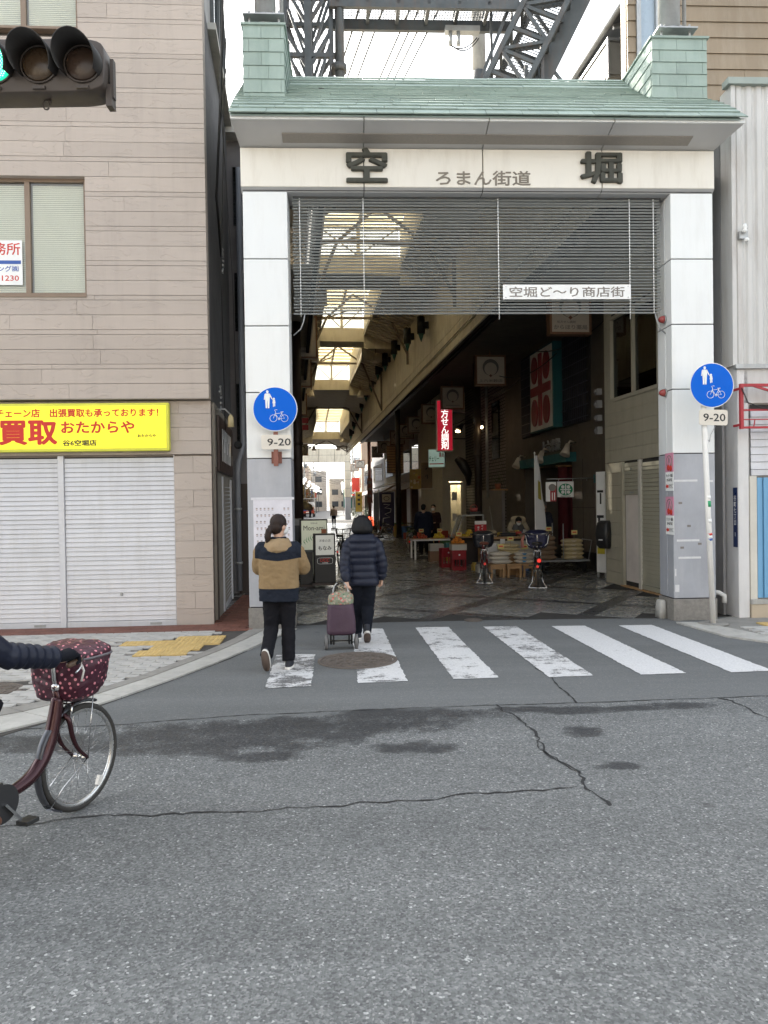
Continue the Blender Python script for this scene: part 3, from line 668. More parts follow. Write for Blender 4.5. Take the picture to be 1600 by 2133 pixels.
for i, z in enumerate((2.07, 1.46)):
    t = thing('cherry_poster', ('upper' if i == 0 else 'lower') + ' pink cherry poster with red arrow on the right pillar', 'poster', G(5.852, .1, z + .0), GA - R(90), 'pink cherry posters')
    part('sheet', MB().box(-.13, .13, -.004, .0, -.265, .0), M['print_white'], t); part('pink_half', MB().box(-.13, .13, -.006, .0, .001, .265), pk, t)
    ch = MB().lathe([(.045, -.008), (.03, -.014)], (-.03, 0, .06), 'y', 12).lathe([(.045, -.008), (.03, -.014)], (.05, 0, .05), 'y', 12)
    part('cherry_print', ch, M['print_red'], t); part('ring_print', MB().tube([(.09 * math.cos(a), -.008, .14 + .09 * math.sin(a)) for a in [k * .524 for k in range(12)]], .006, 6, closed=True).tube([(-.03, -.008, .1), (0, -.008, .2), (.05, -.008, .09)], .006, 6), M['print_grey'], t)
    letters('チェリー薬局', M['print_black'], t, (0, -.0045, -.05), .21, .045); letters('からほり店', M['print_black'], t, (0, -.0045, -.11), .17, .045)
    letters('すぐそこ', M['print_black'], t, (.05, -.0045, -.2), .13, .06)
    part('arrow', MB().prism([(-.12, -.2), (-.085, -.165), (-.085, -.18), (-.03, -.18), (-.03, -.22), (-.085, -.22), (-.085, -.235)], -.006, -.004), M['print_red'], t)
# stone block beside the right pillar
t = thing('stone_block', 'small weathered stone guard block at the foot of the right pillar', 'stone', G(5.75, .3, 0), GA)
part('block', MB().loft([(.04, 0, 0, .055, .1), (.04, 0, .15, .05, .095), (.045, 0, .24, .045, .08), (.045, 0, .26, .03, .06)], 14, 5), M['concrete'], t)
# blue pedestrian and cycle signs
SB = mat('sign_blue', (.0, .115, .60), .5, var=.03, spec=.15)
def walker(mb, cx, cz, k):
    P = lambda pts: mb.prism([(cx + x * k, cz + z * k) for x, z in pts], -.016, -.0125)
    mb.lathe([(.052 * k, -.0125), (.052 * k, -.016)], (cx, 0, cz + .40 * k), 'y', 14); P([(-.075, .435), (.075, .435), (.04, .46), (.03, .485), (-.03, .485), (-.04, .46)])
    P([(-.10, .34), (.09, .34), (.12, .3), (.1, .02), (-.1, .02), (-.13, .3)]); P([(-.13, .31), (-.105, .33), (-.125, .06), (-.165, .06)]); P([(.09, .34), (.12, .32), (.215, .12), (.185, .09), (.08, .26)])
    P([(-.1, .03), (-.005, .03), (-.015, -.33), (-.085, -.33)]); P([(.005, .03), (.1, .03), (.075, -.33), (.01, -.33)])
    mb.lathe([(.048 * k, -.0125), (.048 * k, -.016)], (cx + .29 * k, 0, cz + .1 * k), 'y', 12); P([(.25, .055), (.34, .055), (.365, -.1), (.225, -.1)]); P([(.19, .1), (.21, .115), (.27, .03), (.25, .01)])
    P([(.245, -.09), (.29, -.09), (.285, -.27), (.25, -.27)]); P([(.3, -.09), (.345, -.09), (.345, -.25), (.31, -.25)])
def bikeprint(mb, cx, cz, k):
    T = lambda pts, r=.011, cl=False: mb.tube([(cx + x * k, -.0135, cz + z * k) for x, z in pts], r * k, 6, closed=cl)
    for x in (-.27, .27): T([(x + .17 * math.cos(a), .17 * math.sin(a)) for a in [i * math.pi / 10 for i in range(20)]], cl=True)
    T([(-.27, 0), (-.15, .3)]); T([(-.18, .22), (.16, .26)]); T([(-.17, .2), (.0, -.03), (.16, .28)], .013); T([(0, -.03), (.27, 0), (.14, .22)]); T([(.08, .30), (.22, .31)], .018); T([(-.15, .3), (-.21, .4), (-.13, .42), (-.07, .41)], .013)
    T([(.045 * math.cos(a), -.03 + .045 * math.sin(a)) for a in [i * math.pi / 4 for i in range(8)]], cl=True)
def round_sign(t, c, r):
    d = part('sign_disc', MB().lathe([(r, -.008), (r, .0)], axis='y', n=48), M['print_white'], t, c)
    part('blue_face', MB().lathe([(r * .965, -.0115), (r * .965, -.0085)], axis='y', n=48), SB, d)
    mb = MB(); walker(mb, -.33 * r, .36 * r, r * .98); bikeprint(mb, .17 * r, -.42 * r, r * .92); part('pictogram', mb, M['print_white'], d)
def time_plate(t, c, w_, h_, tilt=0):
    p = part('time_plate', MB().prism([(math.copysign(w_ / 2 - .03, math.cos(a)) + .03 * math.cos(a), math.copysign(h_ / 2 - .03, math.sin(a)) + .03 * math.sin(a)) for a in [(k + .5) * math.pi / 12 for k in range(24)]], -.004, .004), mat('ivory_plate', (.66, .61, .53), .5, var=.03), t, c, (0, tilt, 0))
    letters('9-20', M['print_black'], p, (.012 * (1 if tilt else 3), -.0045, 0), w_ * .78, h_ * .5, bold=.012)
t = thing('pedestrian_sign', 'blue pedestrian and bicycle sign bracketed on the left white pillar', 'road sign', G(.40, -.12, 2.97), GA)
round_sign(t, (0, 0, 0), .297); time_plate(t, (.01, 0, -.44), .40, .195)
part('bracket', MB().box(-.03, .03, .01, .03, -.76, -.3).box(-.025, .025, .03, .12, -.66, -.62).box(-.07, .07, .108, .118, -.72, -.56), M['rust'], t)
pb = G(6.26, -.09); t = thing('sign_pole', 'leaning white pole with blue pedestrian and bicycle sign at the pavement corner', 'road sign', (4.38, 10.04, 0), GA)
tp = (-.125, 0, 3.42)
part('pole', MB().tube([(0, 0, 0), (-.055, 0, 1.4), tp], .037, 14), mat('white_pole_paint', (.72, .70, .66), .4, dirt=(.3, .26, .22), dirt_amt=.3), t)
part('footing', MB().lathe([(.2, .02), (.19, .028), (0.01, .03)], n=16), M['gutter'], t)
round_sign(t, (-.02, -.05, 3.19), .297); time_plate(t, (.0, -.05, 2.765), .385, .205, R(1.5))
for z, h_, m_ in ((1.58, .08, mat('green_sticker', (.02, .3, .12), .5)), (1.68, .05, M['print_white']), (1.2, .03, M['print_red']), (1.165, .035, M['print_white']), (1.13, .03, M['print_blue']), (1.37, .05, M['print_white'])):
    x = -.125 * z / 3.42; part('sticker', MB().tube([(x + .002, 0, z), (x - .003, 0, z + h_)], .0385, 14), m_, t)
part('wire', MB().tube([(-.1, 0, 2.5), (.02, .1, 2.46), (.08, .2, 2.55), (.2, .3, 2.68)], .005, 5), M['galv'], t)

# ------------------------------------------------------------------ left building
lb = thing('clad_building', 'beige stone effect clad corner building with grey shutters at street level', 'building', LO, LA)
sd_ = -.06
body = [(-13, .06), (-.03, .06), (-.03 - .06 * 3.6, 3.6), (-13, 3.6)]
wall = part('wall', MB().slab(body, 0, 15), M['slate_back'], lb)
part('side_wall', MB().slab([(-.035, .05), (.0, .05), (.0 - .06 * 3.6, 3.6), (-.035 - .06 * 3.6, 3.6)], 8.7, 15), M['greywall'], lb); part('side_wall', MB().slab([(-.035, .05), (-.003, .05), (-.003 - .06 * 3.6, 3.6), (-.035 - .06 * 3.6, 3.6)], 3.2, 8.69), M['shadewall'], lb)
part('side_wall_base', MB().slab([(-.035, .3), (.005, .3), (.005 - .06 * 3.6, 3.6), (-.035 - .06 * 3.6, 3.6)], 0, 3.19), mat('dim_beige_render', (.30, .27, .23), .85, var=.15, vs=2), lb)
wins = [(-4.35, -1.645, 4.635, 6.27), (-4.4, -1.70, 8.3, 9.95), (-4.4, -1.70, 12.0, 13.6)]
WX = -9.0
rng = random.Random(5); z = 3.2; r = 0; pk_ = MB()
while z < 14.9:
    h = (.205, .205, .066)[r % 3]; z1 = z + h; spans = [(WX, .0)]
    for a, b, c, d in wins:
        if z1 > c + .02 and z < d - .02:
            spans = [q for s_ in spans for q in ((s_[0], min(s_[1], a)), (max(s_[0], b), s_[1])) if q[1] - q[0] > .02]
    for a, b in spans:
        x = b
        while x > a + .01:
            x2 = max(a, x - rng.uniform(1.1, 2.4))
            if x2 - a < .25: x2 = a
            y = -.12 + rng.uniform(-.0015, .0015)
            if z < 9.4 and x > -5: part('plank', MB().box(x2 + .002, x - .002, y, .055, z + .003, z1 - .003), M['slate'], wall)
            else: pk_.box(x2 + .002, x - .002, y, .055, z + .003, z1 - .003)
            x = x2
    z = z1; r += 1
stuff(part('upper_planks', pk_, M['slate'], wall))
part('jetty_soffit', MB().box(-9, .0, -.118, .058, 3.19, 3.202), M['slate_back'], lb)
# ground floor cladding blocks
def blocks(x0, x1, z0, z1, bw, bh, y=0.0, m='slate'):
    z = z0; r = 0
    while z < z1 - .02:
        zt = min(z1, z + bh); x = x0 - (bw / 2 if r % 2 else 0)
        while x < x1 - .01:
            a, b = max(x0, x), min(x1, x + bw)
            if b - a > .02: part('cladding_block', MB().box(a + .002, b - .002, y + rng.uniform(-.002, .002), .055, z + .002, zt - .002), M[m], wall)
            x += bw
        z = zt; r += 1
blocks(-.525, .0, .0, 2.42, .53, .24); blocks(-5.4, .0, 2.425, 3.18, .9, .19)
FR = mat('bronze_window_frame', (.22, .16, .115), .5, .1)
blind_m = mat('venetian_blind', (.80, .78, .68), .6, var=.04, rnd=.0)
for k, (a, b, c, d) in enumerate(wins):
    wn = part('window', MB().box(a, a + .05, -.02, .05, c, d).box(b - .05, b, -.02, .05, c, d).box(a + .05, b - .05, -.02, .05, c, c + .05).box(a + .05, b - .05, -.02, .05, d - .05, d).box(-2.5, -2.43, -.015, .05, c + .05, d - .05), FR, lb)
    part('sill', MB().box(a - .0, b + .0, -.135, -.02, c - .035, c), FR, wn)
    part('pane', MB().box(a + .05, -2.5, .018, .022, c + .05, d - .05), M['glass'], wn); part('pane', MB().box(-2.43, b - .05, .008, .012, c + .05, d - .05), M['glass'], wn)
    bl = MB()
    n = int((d - c - .1) / .027)
    for i in range(n): bl.obox((-2.04, .05, c + .06 + i * .027), (.74, .003, .0245), (R(-14), 0, 0)); bl.obox(((a - 2.5) / 2 + .02, .052, c + .06 + i * .027), (abs(a + 2.5) - .06, .003, .0245), (R(-14), 0, 0))
    stuff(part('blind', bl, blind_m, wn))
    wall.data  # backing stays dark behind the blinds
# poster in the window
t = thing('window_notice', 'white notice with red and blue print taped inside the first floor window', 'notice', L(-3.1, -.0, 5.11), LA)
part('sheet', MB().box(-.55, .55, .002, .006, -.31, .31), M['print_white'], t)
letters('事務所', M['print_red'], t, (.235, .002, .19), .58, .17, bold=.01); part('blue_bar', MB().box(-.55, .53, 0, .003, -.02, .03), M['print_blue'], t)
letters('リクルーター'[:0] or 'ジング㈱', M['print_blue'], t, (.31, .002, -.085), .38, .085, bold=.01); letters('8-1230', M['print_red'], t, (.32, .002, -.215), .36, .075, bold=.01)
# yellow sign
t = thing('shop_sign', 'long lit yellow purchase shop sign with red lettering above the shutters', 'sign', L(0, -.01, 2.805), LA)
YM = mat('lit_yellow_acrylic', (.82, .70, .025), .4, var=.02, em=.16); RM = mat('sign_red_letter', (.50, .025, .015), .6, em=.03)
part('cabinet', MB().box(-6.5, -.56, -.1, .0, -.335, .335), mat('yellow_sign_case', (.62, .62, .06), .45), t, bevel=.012)
part('lit_face', MB().box(-6.46, -.60, -.106, -.1, -.295, .295), YM, t)
letters('全国チェーン店　出張買取も承っております！', RM, t, (-1.925, -.107, .20), 2.45, .12, bold=.03)
letters('高価買取', RM, t, (-2.87, -.107, -.06), 1.58, .36, bold=.035); letters('おたからや', RM, t, (-1.53, -.107, .0), 1.0, .17, bold=.03)
letters('谷6空堀店', M['print_black'], t, (-1.78, -.107, -.215), .46, .085, bold=.03); letters('おたからや', M['print_black'], t, (-.865, -.107, -.125), .25, .045, bold=.03)
# shutters
def shutter(x0, x1, z0, z1, y, label, m='shutter', parent=None, n=None, pitch=.0655):
    s_ = part('roller_shutter', MB().box(x0, x1, y + .016, y + .03, z0, z1), M['gap'], parent)
    if label: s_['label'] = label
    n = int((z1 - z0 - .09) / pitch); me = MB().hexa([(x0, y - .004, .003), (x1, y - .004, .003), (x0, y + .02, .003), (x1, y + .02, .003), (x0, y + .010, pitch - .001), (x1, y + .010, pitch - .001), (x0, y + .02, pitch - .001), (x1, y + .02, pitch - .001)]).mesh('slat', M[m])
    for i in range(n): place('slat', me, s_, (0, random.uniform(-.001, .001), z0 + .09 + i * pitch))
    part('bottom_bar', MB().box(x0, x1, y - .012, y + .02, z0 + .004, z0 + .086), M[m], s_, bevel=.004)
    cx = (x0 + x1) / 2
    part('lock', MB().lathe([(.022, -.012), (.018, -.024)], (cx, y, z0 + .2 + pitch * 4), 'y', 12), M['galv'], s_)
    part('grip', MB().box(x1 - .36, x1 - .2, y - .02, y - .012, z0 + .028, z0 + .058), M['galv'], s_)
    return s_
shutter(-2.045, -.535, .0, 2.40, .03, 'right grey roller shutter beside the corner column', parent=lb)
shutter(-5.2, -2.135, .0, 2.40, .03, 'left grey roller shutter running out of the frame', parent=lb)
part('shutter_post', MB().box(-2.13, -2.05, .0, .05, 0, 2.42), M['shutter'], lb, bevel=.006)
part('shutter_guide', MB().box(-.534, -.527, .012, .055, 0, 2.42), M['shutter'], lb)
# alley side: small shop on the side wall
def S(t_, off=0, z=0): p = L(0, 0) + Vector((-math.sin(.12), math.cos(.12), 0)) * t_ + Vector((math.cos(.12), math.sin(.12), 0)) * off; return Vector((p.x, p.y, z))
SA = .12 + R(90)
t = thing('side_shop_sign', 'dark brown side shop sign with white stylised letters in the alley', 'sign', S(1.75, .03, 2.62), SA)
part('board', MB().box(-1.25, 1.25, -.04, 0, -.42, .42), mat('brown_sign_board', (.055, .035, .03), .5), t, bevel=.01)
wl = MB()
for i in range(7):
    x = -.85 + i * .24; wl.tube([(x, -.045, -.25), (x + .05, -.045, .25), (x + .10, -.045, .1 - .2 * (i % 2))], .008, 6)
part('swash_lettering', wl, M['print_white'], t); part('small_print', MB().box(.95, 1.12, -.045, -.04, -.22, -.05), M['print_grey'], t)
t = thing('flood_light', 'small cream floodlight on a bent arm over the alley sign', 'lamp', S(.35, .05, 3.0), SA)
part('arm', MB().tube([(0, 0, .1), (0, -.12, .1), (0, -.2, .02)], .012, 8), M['galv'], t); part('lamp_head', MB().loft([(0, -.2, -.16, .05, .05), (0, -.2, -.02, .04, .04), (0, -.2, .02, .02, .02)], 12), mat('cream_lamp', (.6, .5, .28), .5), t)
t = thing('warm_lamp', 'lit warm lamp shining on the alley sign', 'lamp', S(2.1, .22, 2.72), SA)
part('shade', MB().lathe([(.05, -.1), (.07, .1)], axis='x', n=12), M['gap'], t); part('bulb', MB().lathe([(.01, .05), (.05, .08), (.05, .12), (.01, .16)], axis='x', n=12), mat('warm_bulb', (1, .6, .25), .5, var=.0, em=3.0), t)
s_ = thing('side_shutter', 'narrow grey roller shutter of the alley shop', 'shutter', S(0, .012, 0), SA)
shutter(1.35, 2.9, .0, 2.1, 0, None, parent=s_); part('guide', MB().box(1.28, 1.345, -.03, .03, 0, 2.15), M['shutter'], s_); part('guide', MB().box(2.905, 2.97, -.03, .03, 0, 2.15), M['shutter'], s_)
t = thing('side_doorway', 'doorway with painted shade beside the alley shutter', 'doorway', S(0, .008, 0), SA)
part('opening', MB().box(.42, 1.27, -.004, .02, 0, 2.2), M['gap'], t); part('frame', MB().box(.36, .42, -.03, .02, 0, 2.26).box(.42, 1.27, -.03, .02, 2.2, 2.26), M['dkbrown'], t)  # flat dark sheet stands in for the shade inside the doorway
t = thing('drainpipe', 'grey drainpipe with an offset bend in the alley', 'pipe', S(3.35, .12, 0), SA)
part('pipe', MB().tube([(0, 0, .1), (0, 0, 2.3), (.02, -.02, 2.5), (.16, -.1, 2.8), (.16, -.1, 8)], .055, 12), mat('grey_pvc', (.20, .21, .23), .5), t)
part('clip', MB().lathe([(.07, .6), (.07, .64)], n=12).lathe([(.07, 1.6), (.07, 1.64)], n=12), M['galv'], t)
t = thing('alley_back_building', 'dark two storey building closing the narrow alley beyond the drainpipe', 'building', S(3.72, 0), .12)
part('wall', MB().box(-.8, .72, 0, 7.5, 0, 8.6), mat('alley_dark_wall', (.16, .15, .15), .85, var=.2), t); part('parapet', MB().box(-.2, .74, -.35, .2, 8.6, 8.8), M['concrete'], t)
dw = part('door', MB().box(.1, .75, -.04, 0, 0, 2.1), M['dkbrown'], t); part('handle', MB().cyl((.68, -.08, 1), (.68, -.08, 1.12), .012, 6), M['galv'], dw)
for z0 in (2.9, 5, 7): part('window', MB().box(.1, .75, -.03, 0, z0, z0 + 1.1), M['darkglass'], t)
# side wall window band with sloping hood, upper left gap
t = thing('side_window', 'dark slanting window on the upper side wall of the clad building', 'window', S(0, .0, 0), SA)
part('glass', MB().prism([(.9, 8.9), (3.0, 8.9), (3.0, 9.9), (.9, 13.2)], -.01, .02), M['darkglass'], t)
part('frame', MB().bar((.9, -.02, 8.9), (.9, -.02, 13.2), .08).bar((3.0, -.02, 8.9), (3.0, -.02, 9.9), .08).bar((.9, -.02, 13.2), (3.0, -.02, 9.9), .1).bar((2.0, -.02, 8.9), (2.0, -.02, 11.4), .06), M['steel'], t)
part('ledge', MB().box(.5, 3.5, -.12, .01, 8.7, 8.8), M['concrete'], t)
# wires
def wire(label, pts, r=.012, group='overhead wires', m=None):
    o = part('overhead_wire', MB().tube(pts, r, 5), m or M['black']); return tag(o, label, 'wire', group)
def sag(a, b, d, n=12): a, b = Vector(a), Vector(b); return [a.lerp(b, i / n) - Vector((0, 0, d * 4 * (i / n) * (1 - i / n))) for i in range(n + 1)]
w0 = G(-.35, .5, 7.4)
wire('thick black cable bundle dropping into the gap left of the gate', [G(.1, -1.5, 12.5), G(-.05, -.6, 10), w0, G(-.5, .9, 6.2), S(1.2, .08, 5.6)], .02)
wire('thin black cable beside the thick bundle left of the gate', [G(.15, -1.2, 12.5), G(0, -.5, 9.6), w0 + Vector((.05, 0, 0)), G(-.45, .9, 5), S(1.4, .08, 2.9)], .008)
wire('looped thin cable at the left end of the green roof', [G(.2, -.6, 9), G(.0, -.3, 8), w0, G(-.3, 1, 5), G(-.3, 1.2, 3)], .007)
t = thing('cable_clamp', 'pale cable clamp cluster on the dark alley wall', 'clamp', S(1.2, .06, 5.6), SA)
cb = MB()
for i in range(7): cb.obox((random.uniform(-.15, .15), -.04, random.uniform(-.25, .2)), (.14, .02, .025), (0, random.uniform(-1, 1), 0))
part('fitting', cb, M['galv'], t); t = copy_tree(t); t.location = S(.55, .05, 3.35); t['label'] = 'pale cable clamp cluster above the alley sign'

# ------------------------------------------------------------------ right hand buildings
rb = thing('corrugated_building', 'white corrugated steel building with plaster base at the right edge', 'building', RO, GA)
part('wall', MB().box(.0, 8, .05, .8, 0, 3.55).box(-.02, 8, .05, .8, 3.55, 7.42), M['plaster'], rb)
part('side_wall', MB().box(-.06, -.022, .32, .8, .0, 7.4), M['greywall'], rb); part('plaster_pier', MB().box(-.0, .16, -.0, .06, 0, 3.5), M['plaster'], rb, bevel=.012)
cw = part('corrugated_wall', MB().box(-.03, 8, .03, .045, 3.55, 7.44), M['corr'], rb)
rib = MB().hexa([(-.03, -.025, 0), (.03, -.025, 0), (-.055, .0, 0), (.055, .0, 0), (-.03, -.025, 3.88), (.03, -.025, 3.88), (-.055, .0, 3.88), (.055, .0, 3.88)]).mesh('rib', M['corr'])
for i in range(26): place('rib', rib, cw, (.06 + i * .145, .03, 3.56))
part('corner_flashing', MB().box(-.06, .0, -.01, .3, 3.55, 7.44), M['corr'], rb)
part('capping', MB().box(-.12, 8, -.06, .12, 7.44, 7.53), mat('capping_grey_green', (.30, .34, .31), .6), rb); part('drip', MB().box(-.04, 8, -.05, .04, 3.50, 3.56), M['galv'], rb)
shutter(.19, 2.6, 2.0, 3.0, .0, 'short white roller shutter box half lowered', parent=rb, pitch=.105)
BL = mat('pale_blue_steel', (.16, .36, .56), .5, var=.05)
bp = part('blue_folding_door', MB().box(.27, 2.6, .02, .04, .28, 1.98), M['gap'], rb)
for i in range(24): part('fold', MB().hexa([(.27 + i * .095, -.01, .285), (.27 + i * .095 + .088, .012, .285), (.27 + i * .095, .02, .285), (.27 + i * .095 + .088, .03, .285), (.27 + i * .095, -.01, 1.975), (.27 + i * .095 + .088, .012, 1.975), (.27 + i * .095, .02, 1.975), (.27 + i * .095 + .088, .03, 1.975)]), BL, bp)
part('door_post', MB().box(.165, .265, -.01, .05, .26, 2.0), mat('ivory_post', (.6, .57, .5), .6), rb, bevel=.005)
part('sill', MB().box(.165, 8, -.04, .05, .20, .265), M['concrete'], rb); 
for i in range(8): part('base_tile', MB().box(.165 + i * .4, .56 + i * .4, -.03, .05, .0, .195), mat('beige_tile', (.46, .38, .28), .55), rb)
part('panel', MB().box(.1, 2.6, -.0, .05, 3.02, 3.5), M['corr'], rb)
t = thing('sign_framework', 'empty red steel sign frame on the white building at the right', 'sign frame', Q(0, -.2, 0), GA)
fr = MB()
for a, b, r in (((-.05, 0, 3.24), (2.4, 0, 3.24), .04), ((-.05, 0, 2.66), (2.4, 0, 2.66), .03), ((-.05, 0, 2.64), (-.05, 0, 3.26), .045), ((-.05, 0, 2.9), (2.4, 0, 2.9), .025), ((-.05, 0, 2.77), (2.4, 0, 2.77), .015), ((.1, 0, 3.24), (1.2, 0, 2.9), .03), ((2.4, 0, 2.64), (2.4, 0, 3.26), .045)): fr.bar(a, b, r)
for i in range(10): fr.bar((.12 + i * .22, 0, 2.66), (.14 + i * .22, 0, 2.77), .012)
for x in (-.05, 2.4): fr.bar((x, 0, 3.2), (x, .2, 3.2), .03); fr.bar((x, 0, 2.7), (x, .2, 2.7), .03)
part('frame', fr, M['red'], t); part('cable', MB().tube([(-.06, -.03, 3.2), (.02, -.04, 3.0), (.2, -.04, 2.93), (.45, -.04, 2.88), (.7, -.04, 2.8)], .008, 5), M['black'], t)
t = thing('address_plate', 'dark blue vertical address plate on the plaster wall edge', 'sign', Q(-.004, .07, 1.42), GA - R(90))
part('plate', MB().box(-.055, .055, -.006, 0, -.42, .42), mat('enamel_navy', (.012, .03, .10), .35), t); letters('谷\n町\n七\n丁\n目', M['print_white'], t, (0, -.0065, .1), .06, .42); letters('1', M['print_white'], t, (0, -.0065, -.24), None, .06)
t = thing('insulator', 'small porcelain insulator bracket high on the corrugated wall', 'insulator', Q(.08, -.03, 5.35), GA)
part('bracket', MB().box(-.06, .06, -.03, .02, -.05, .05), M['galv'], t); part('porcelain', MB().lathe([(.03, .0), (.035, .03), (.02, .05), (.035, .07), (.02, .12)], (.0, -.06, .02), n=10).lathe([(.03, -.1), (.035, -.07), (.02, -.05)], (.03, -.05, 0), n=10), M['print_white'], t)
t = thing('waste_pipe', 'white bent waste pipe at the foot of the plaster wall', 'pipe', Q(-.12, .3, 0), GA)
part('pipe', MB().tube([(-.3, .1, .36), (-.06, -.08, .34), (-.0, -.12, .30), (.0, -.12, .2)], .035, 10), M['print_white'], t)
# brown sided house behind
bh = thing('brown_house', 'tall brown horizontal sided house rising behind the right end of the gate', 'house', G(6.62, 3.5, 0), GA)
hw = part('wall', MB().box(.04, 12, .04, .3, 6.8, 14), M['gap'], bh); pass
z = 7.9; r = 0
while z < 13.9:
    x = 0.0
    for x0, x1 in ((.0, .16), (.95, 3.6), (3.6, 7.2), (7.2, 12)) if 9.4 < z < 11.9 else ((0, 2.2), (2.2, 5.6), (5.6, 9), (9, 12)):
        part('siding_board', MB().hexa([(x0 + .003, -.012, z), (x1 - .003, -.012, z), (x0 + .003, .05, z), (x1 - .003, .05, z), (x0 + .003, .012, z + .283), (x1 - .003, .012, z + .283), (x0 + .003, .05, z + .283), (x1 - .003, .05, z + .283)]), M['brown_sid'], hw)
    for sgn in (0,): part('side_board', MB().box(-.012, .03, .06, .3, z + .002, z + .283), M['brown_sid'], hw)
    z += .29
wn = part('window', MB().box(.16, .24, -.05, .1, 9.5, 11.9).box(.87, .95, -.05, .1, 9.5, 11.9).box(.24, .87, -.05, .1, 9.42, 9.5).box(.52, .58, -.04, .1, 9.5, 11.9), M['galv'], bh); part('pane', MB().box(.24, .87, .03, .036, 9.5, 11.9), mat('pale_blue_pane', (.34, .42, .5), .3, var=.05), wn)
# apartment with deep eaves and balcony beyond
ap = thing('eaved_house', 'house with deep grey eaves and a balcony behind the brown house', 'house', A(1.25, 3.4, .32), AA)
part('wall', MB().box(1.15, 6, 0.4, 12, 6.6, 11.7), mat('eave_shaded_wall', (.07, .055, .045), .8, var=.2), ap); part('roof', MB().hexa([(.62, .2, 11.75), (6, .2, 13.6), (.62, 13, 11.75), (6, 13, 13.6), (.62, .2, 11.95), (6, .2, 13.9), (.62, 13, 11.95), (6, 13, 13.9)]), mat('grey_roof_metal', (.13, .14, .15), .45, .3), ap)  # shadow under the eaves painted into the wall colour
part('gutter', MB().tube([(.56, .1, 11.8), (.56, 13, 11.8)], .07, 8), M['galv'], ap)
for i in range(6): part('rafter', MB().bar((.64, .6 + i * 2, 11.72), (1.2, .6 + i * 2, 11.9), .08), M['galv'], ap)
bc = part('balcony', MB().box(.62, 1.15, 2.8, 6.0, 10.75, 10.82).box(.6, 1.15, 2.77, 2.81, 10.8, 11.5).box(.6, .64, 2.81, 6.0, 10.8, 11.5), mat('balcony_screen', (.24, .23, .20), .6), ap)
part('rail', MB().bar((.6, 2.77, 11.55), (1.15, 2.77, 11.55), .06).bar((.6, 2.77, 11.55), (.6, 6, 11.55), .06).bar((.6, 2.77, 10.7), (.6, 2.77, 11.6), .05), M['galv'], bc)
wn = part('window', MB().box(1.1, 1.16, 2.0, 3.4, 8.8, 10.0), M['galv'], ap); part('pane', MB().box(1.09, 1.1, 2.06, 3.34, 8.86, 9.94), M['darkglass'], wn)

# ------------------------------------------------------------------ steelwork above the gate
def lattice(mb, P, w_, n, r=.06):
    """P: two end points; a box lattice with side w_ and n bays"""
    a, b = Vector(P[0]), Vector(P[1]); d = (b - a); e1, e2 = _frame(d); cs = [e1 * (i * w_ / 2) + e2 * (j * w_ / 2) for i, j in ((-1, -1), (1, -1), (1, 1), (-1, 1))]
    for c in cs: mb.bar(a + c, b + c, r * 1.6)
    for k in range(n):
        p, q = a + d * (k / n), a + d * ((k + 1) / n)
        for i in range(4):
            c, c2 = cs[i], cs[(i + 1) % 4]; mb.bar(p + c, q + c2, r) if k % 2 else mb.bar(q + c, p + c2, r); mb.bar(p + c, p + c2, r)
lt_ = thing('lattice_tower', 'grey steel lattice tower standing over the left end of the gate roof', 'tower', G(.75, 3.6, 0), GA)
mb = MB()
for x in (-.42, .0, .42):
    for y in (0, .8): mb.bar((x, y, 7.4), (x, y, 15), .075 if x else .13)
for k in range(8):
    z0 = 8.8 + k * .8
    for y in (0, .8):
        mb.bar((0, y, z0), (-.42, y, z0 + .7), .06); mb.bar((0, y, z0), (.42, y, z0 + .7), .06); mb.bar((0, y, z0 + .1), (-.4, y, z0 + 1.25), .05); mb.bar((0, y, z0 + .1), (.4, y, z0 + 1.25), .05)
    mb.bar((-.42, 0, z0), (-.42, .8, z0 + .5), .05); mb.bar((.42, 0, z0), (.42, .8, z0 + .5), .05)
for z0 in (9.2, 9.85, 10.9, 12): mb.bar((-.45, 0, z0), (.62, 0, z0), .08); mb.bar((-.45, .8, z0), (.45, .8, z0), .08)
part('lattice', mb, M['steel'], lt_)
part('downpipe', MB().cyl((.56, -.1, 7.6), (.60, -.1, 15), .085, 12).lathe([(.14, 9.5), (.14, 9.62)], (.56, -.1, 0), n=14), M['steel'], lt_)
me_ = MB()
for i in range(17): me_.bar((-.4 + i * .05, .84, 7.6), (-.4 + i * .05, .84, 15), .012)
stuff(part('mesh_panel', me_, M['steel'], lt_))
cw_ = thing('catwalk', 'grey steel catwalk with mesh floor spanning above the gate', 'catwalk', G(0, 3.4, 0), GA)
part('beam', MB().box(1.15, 4.6, .0, .08, 10.62, 10.80), M['steel'], cw_); part('beam', MB().box(1.15, 4.6, .62, .70, 10.60, 10.80), M['steel'], cw_)
mb = MB()
for i in range(7): mb.bar((1.3 + i * .55, 0, 10.72), (1.3 + i * .55, .66, 10.72), .06); mb.bar((1.3 + i * .55, .66, 10.8), (1.3 + i * .55, .66, 11.8), .045)
part('cross_bar', mb, M['steel'], cw_)
mb = MB()
for i in range(70): mb.bar((1.15 + i * .05, .08, 10.80), (1.15 + i * .05 , .62, 10.80), .012); 
for i in range(12): mb.bar((1.15, .1 + i * .045, 10.81), (4.6, .1 + i * .045, 10.81), .01)
stuff(part('mesh_floor', mb, M['steel'], cw_))
mb = MB()
for i in range(52):
    for s_ in (-1, 1):
        x = 1.2 + i * .066; mb.bar((x, .04, 10.42), (max(1.15, min(4.6, x + s_ * .36)), .04, 10.95), .008)
mb = None
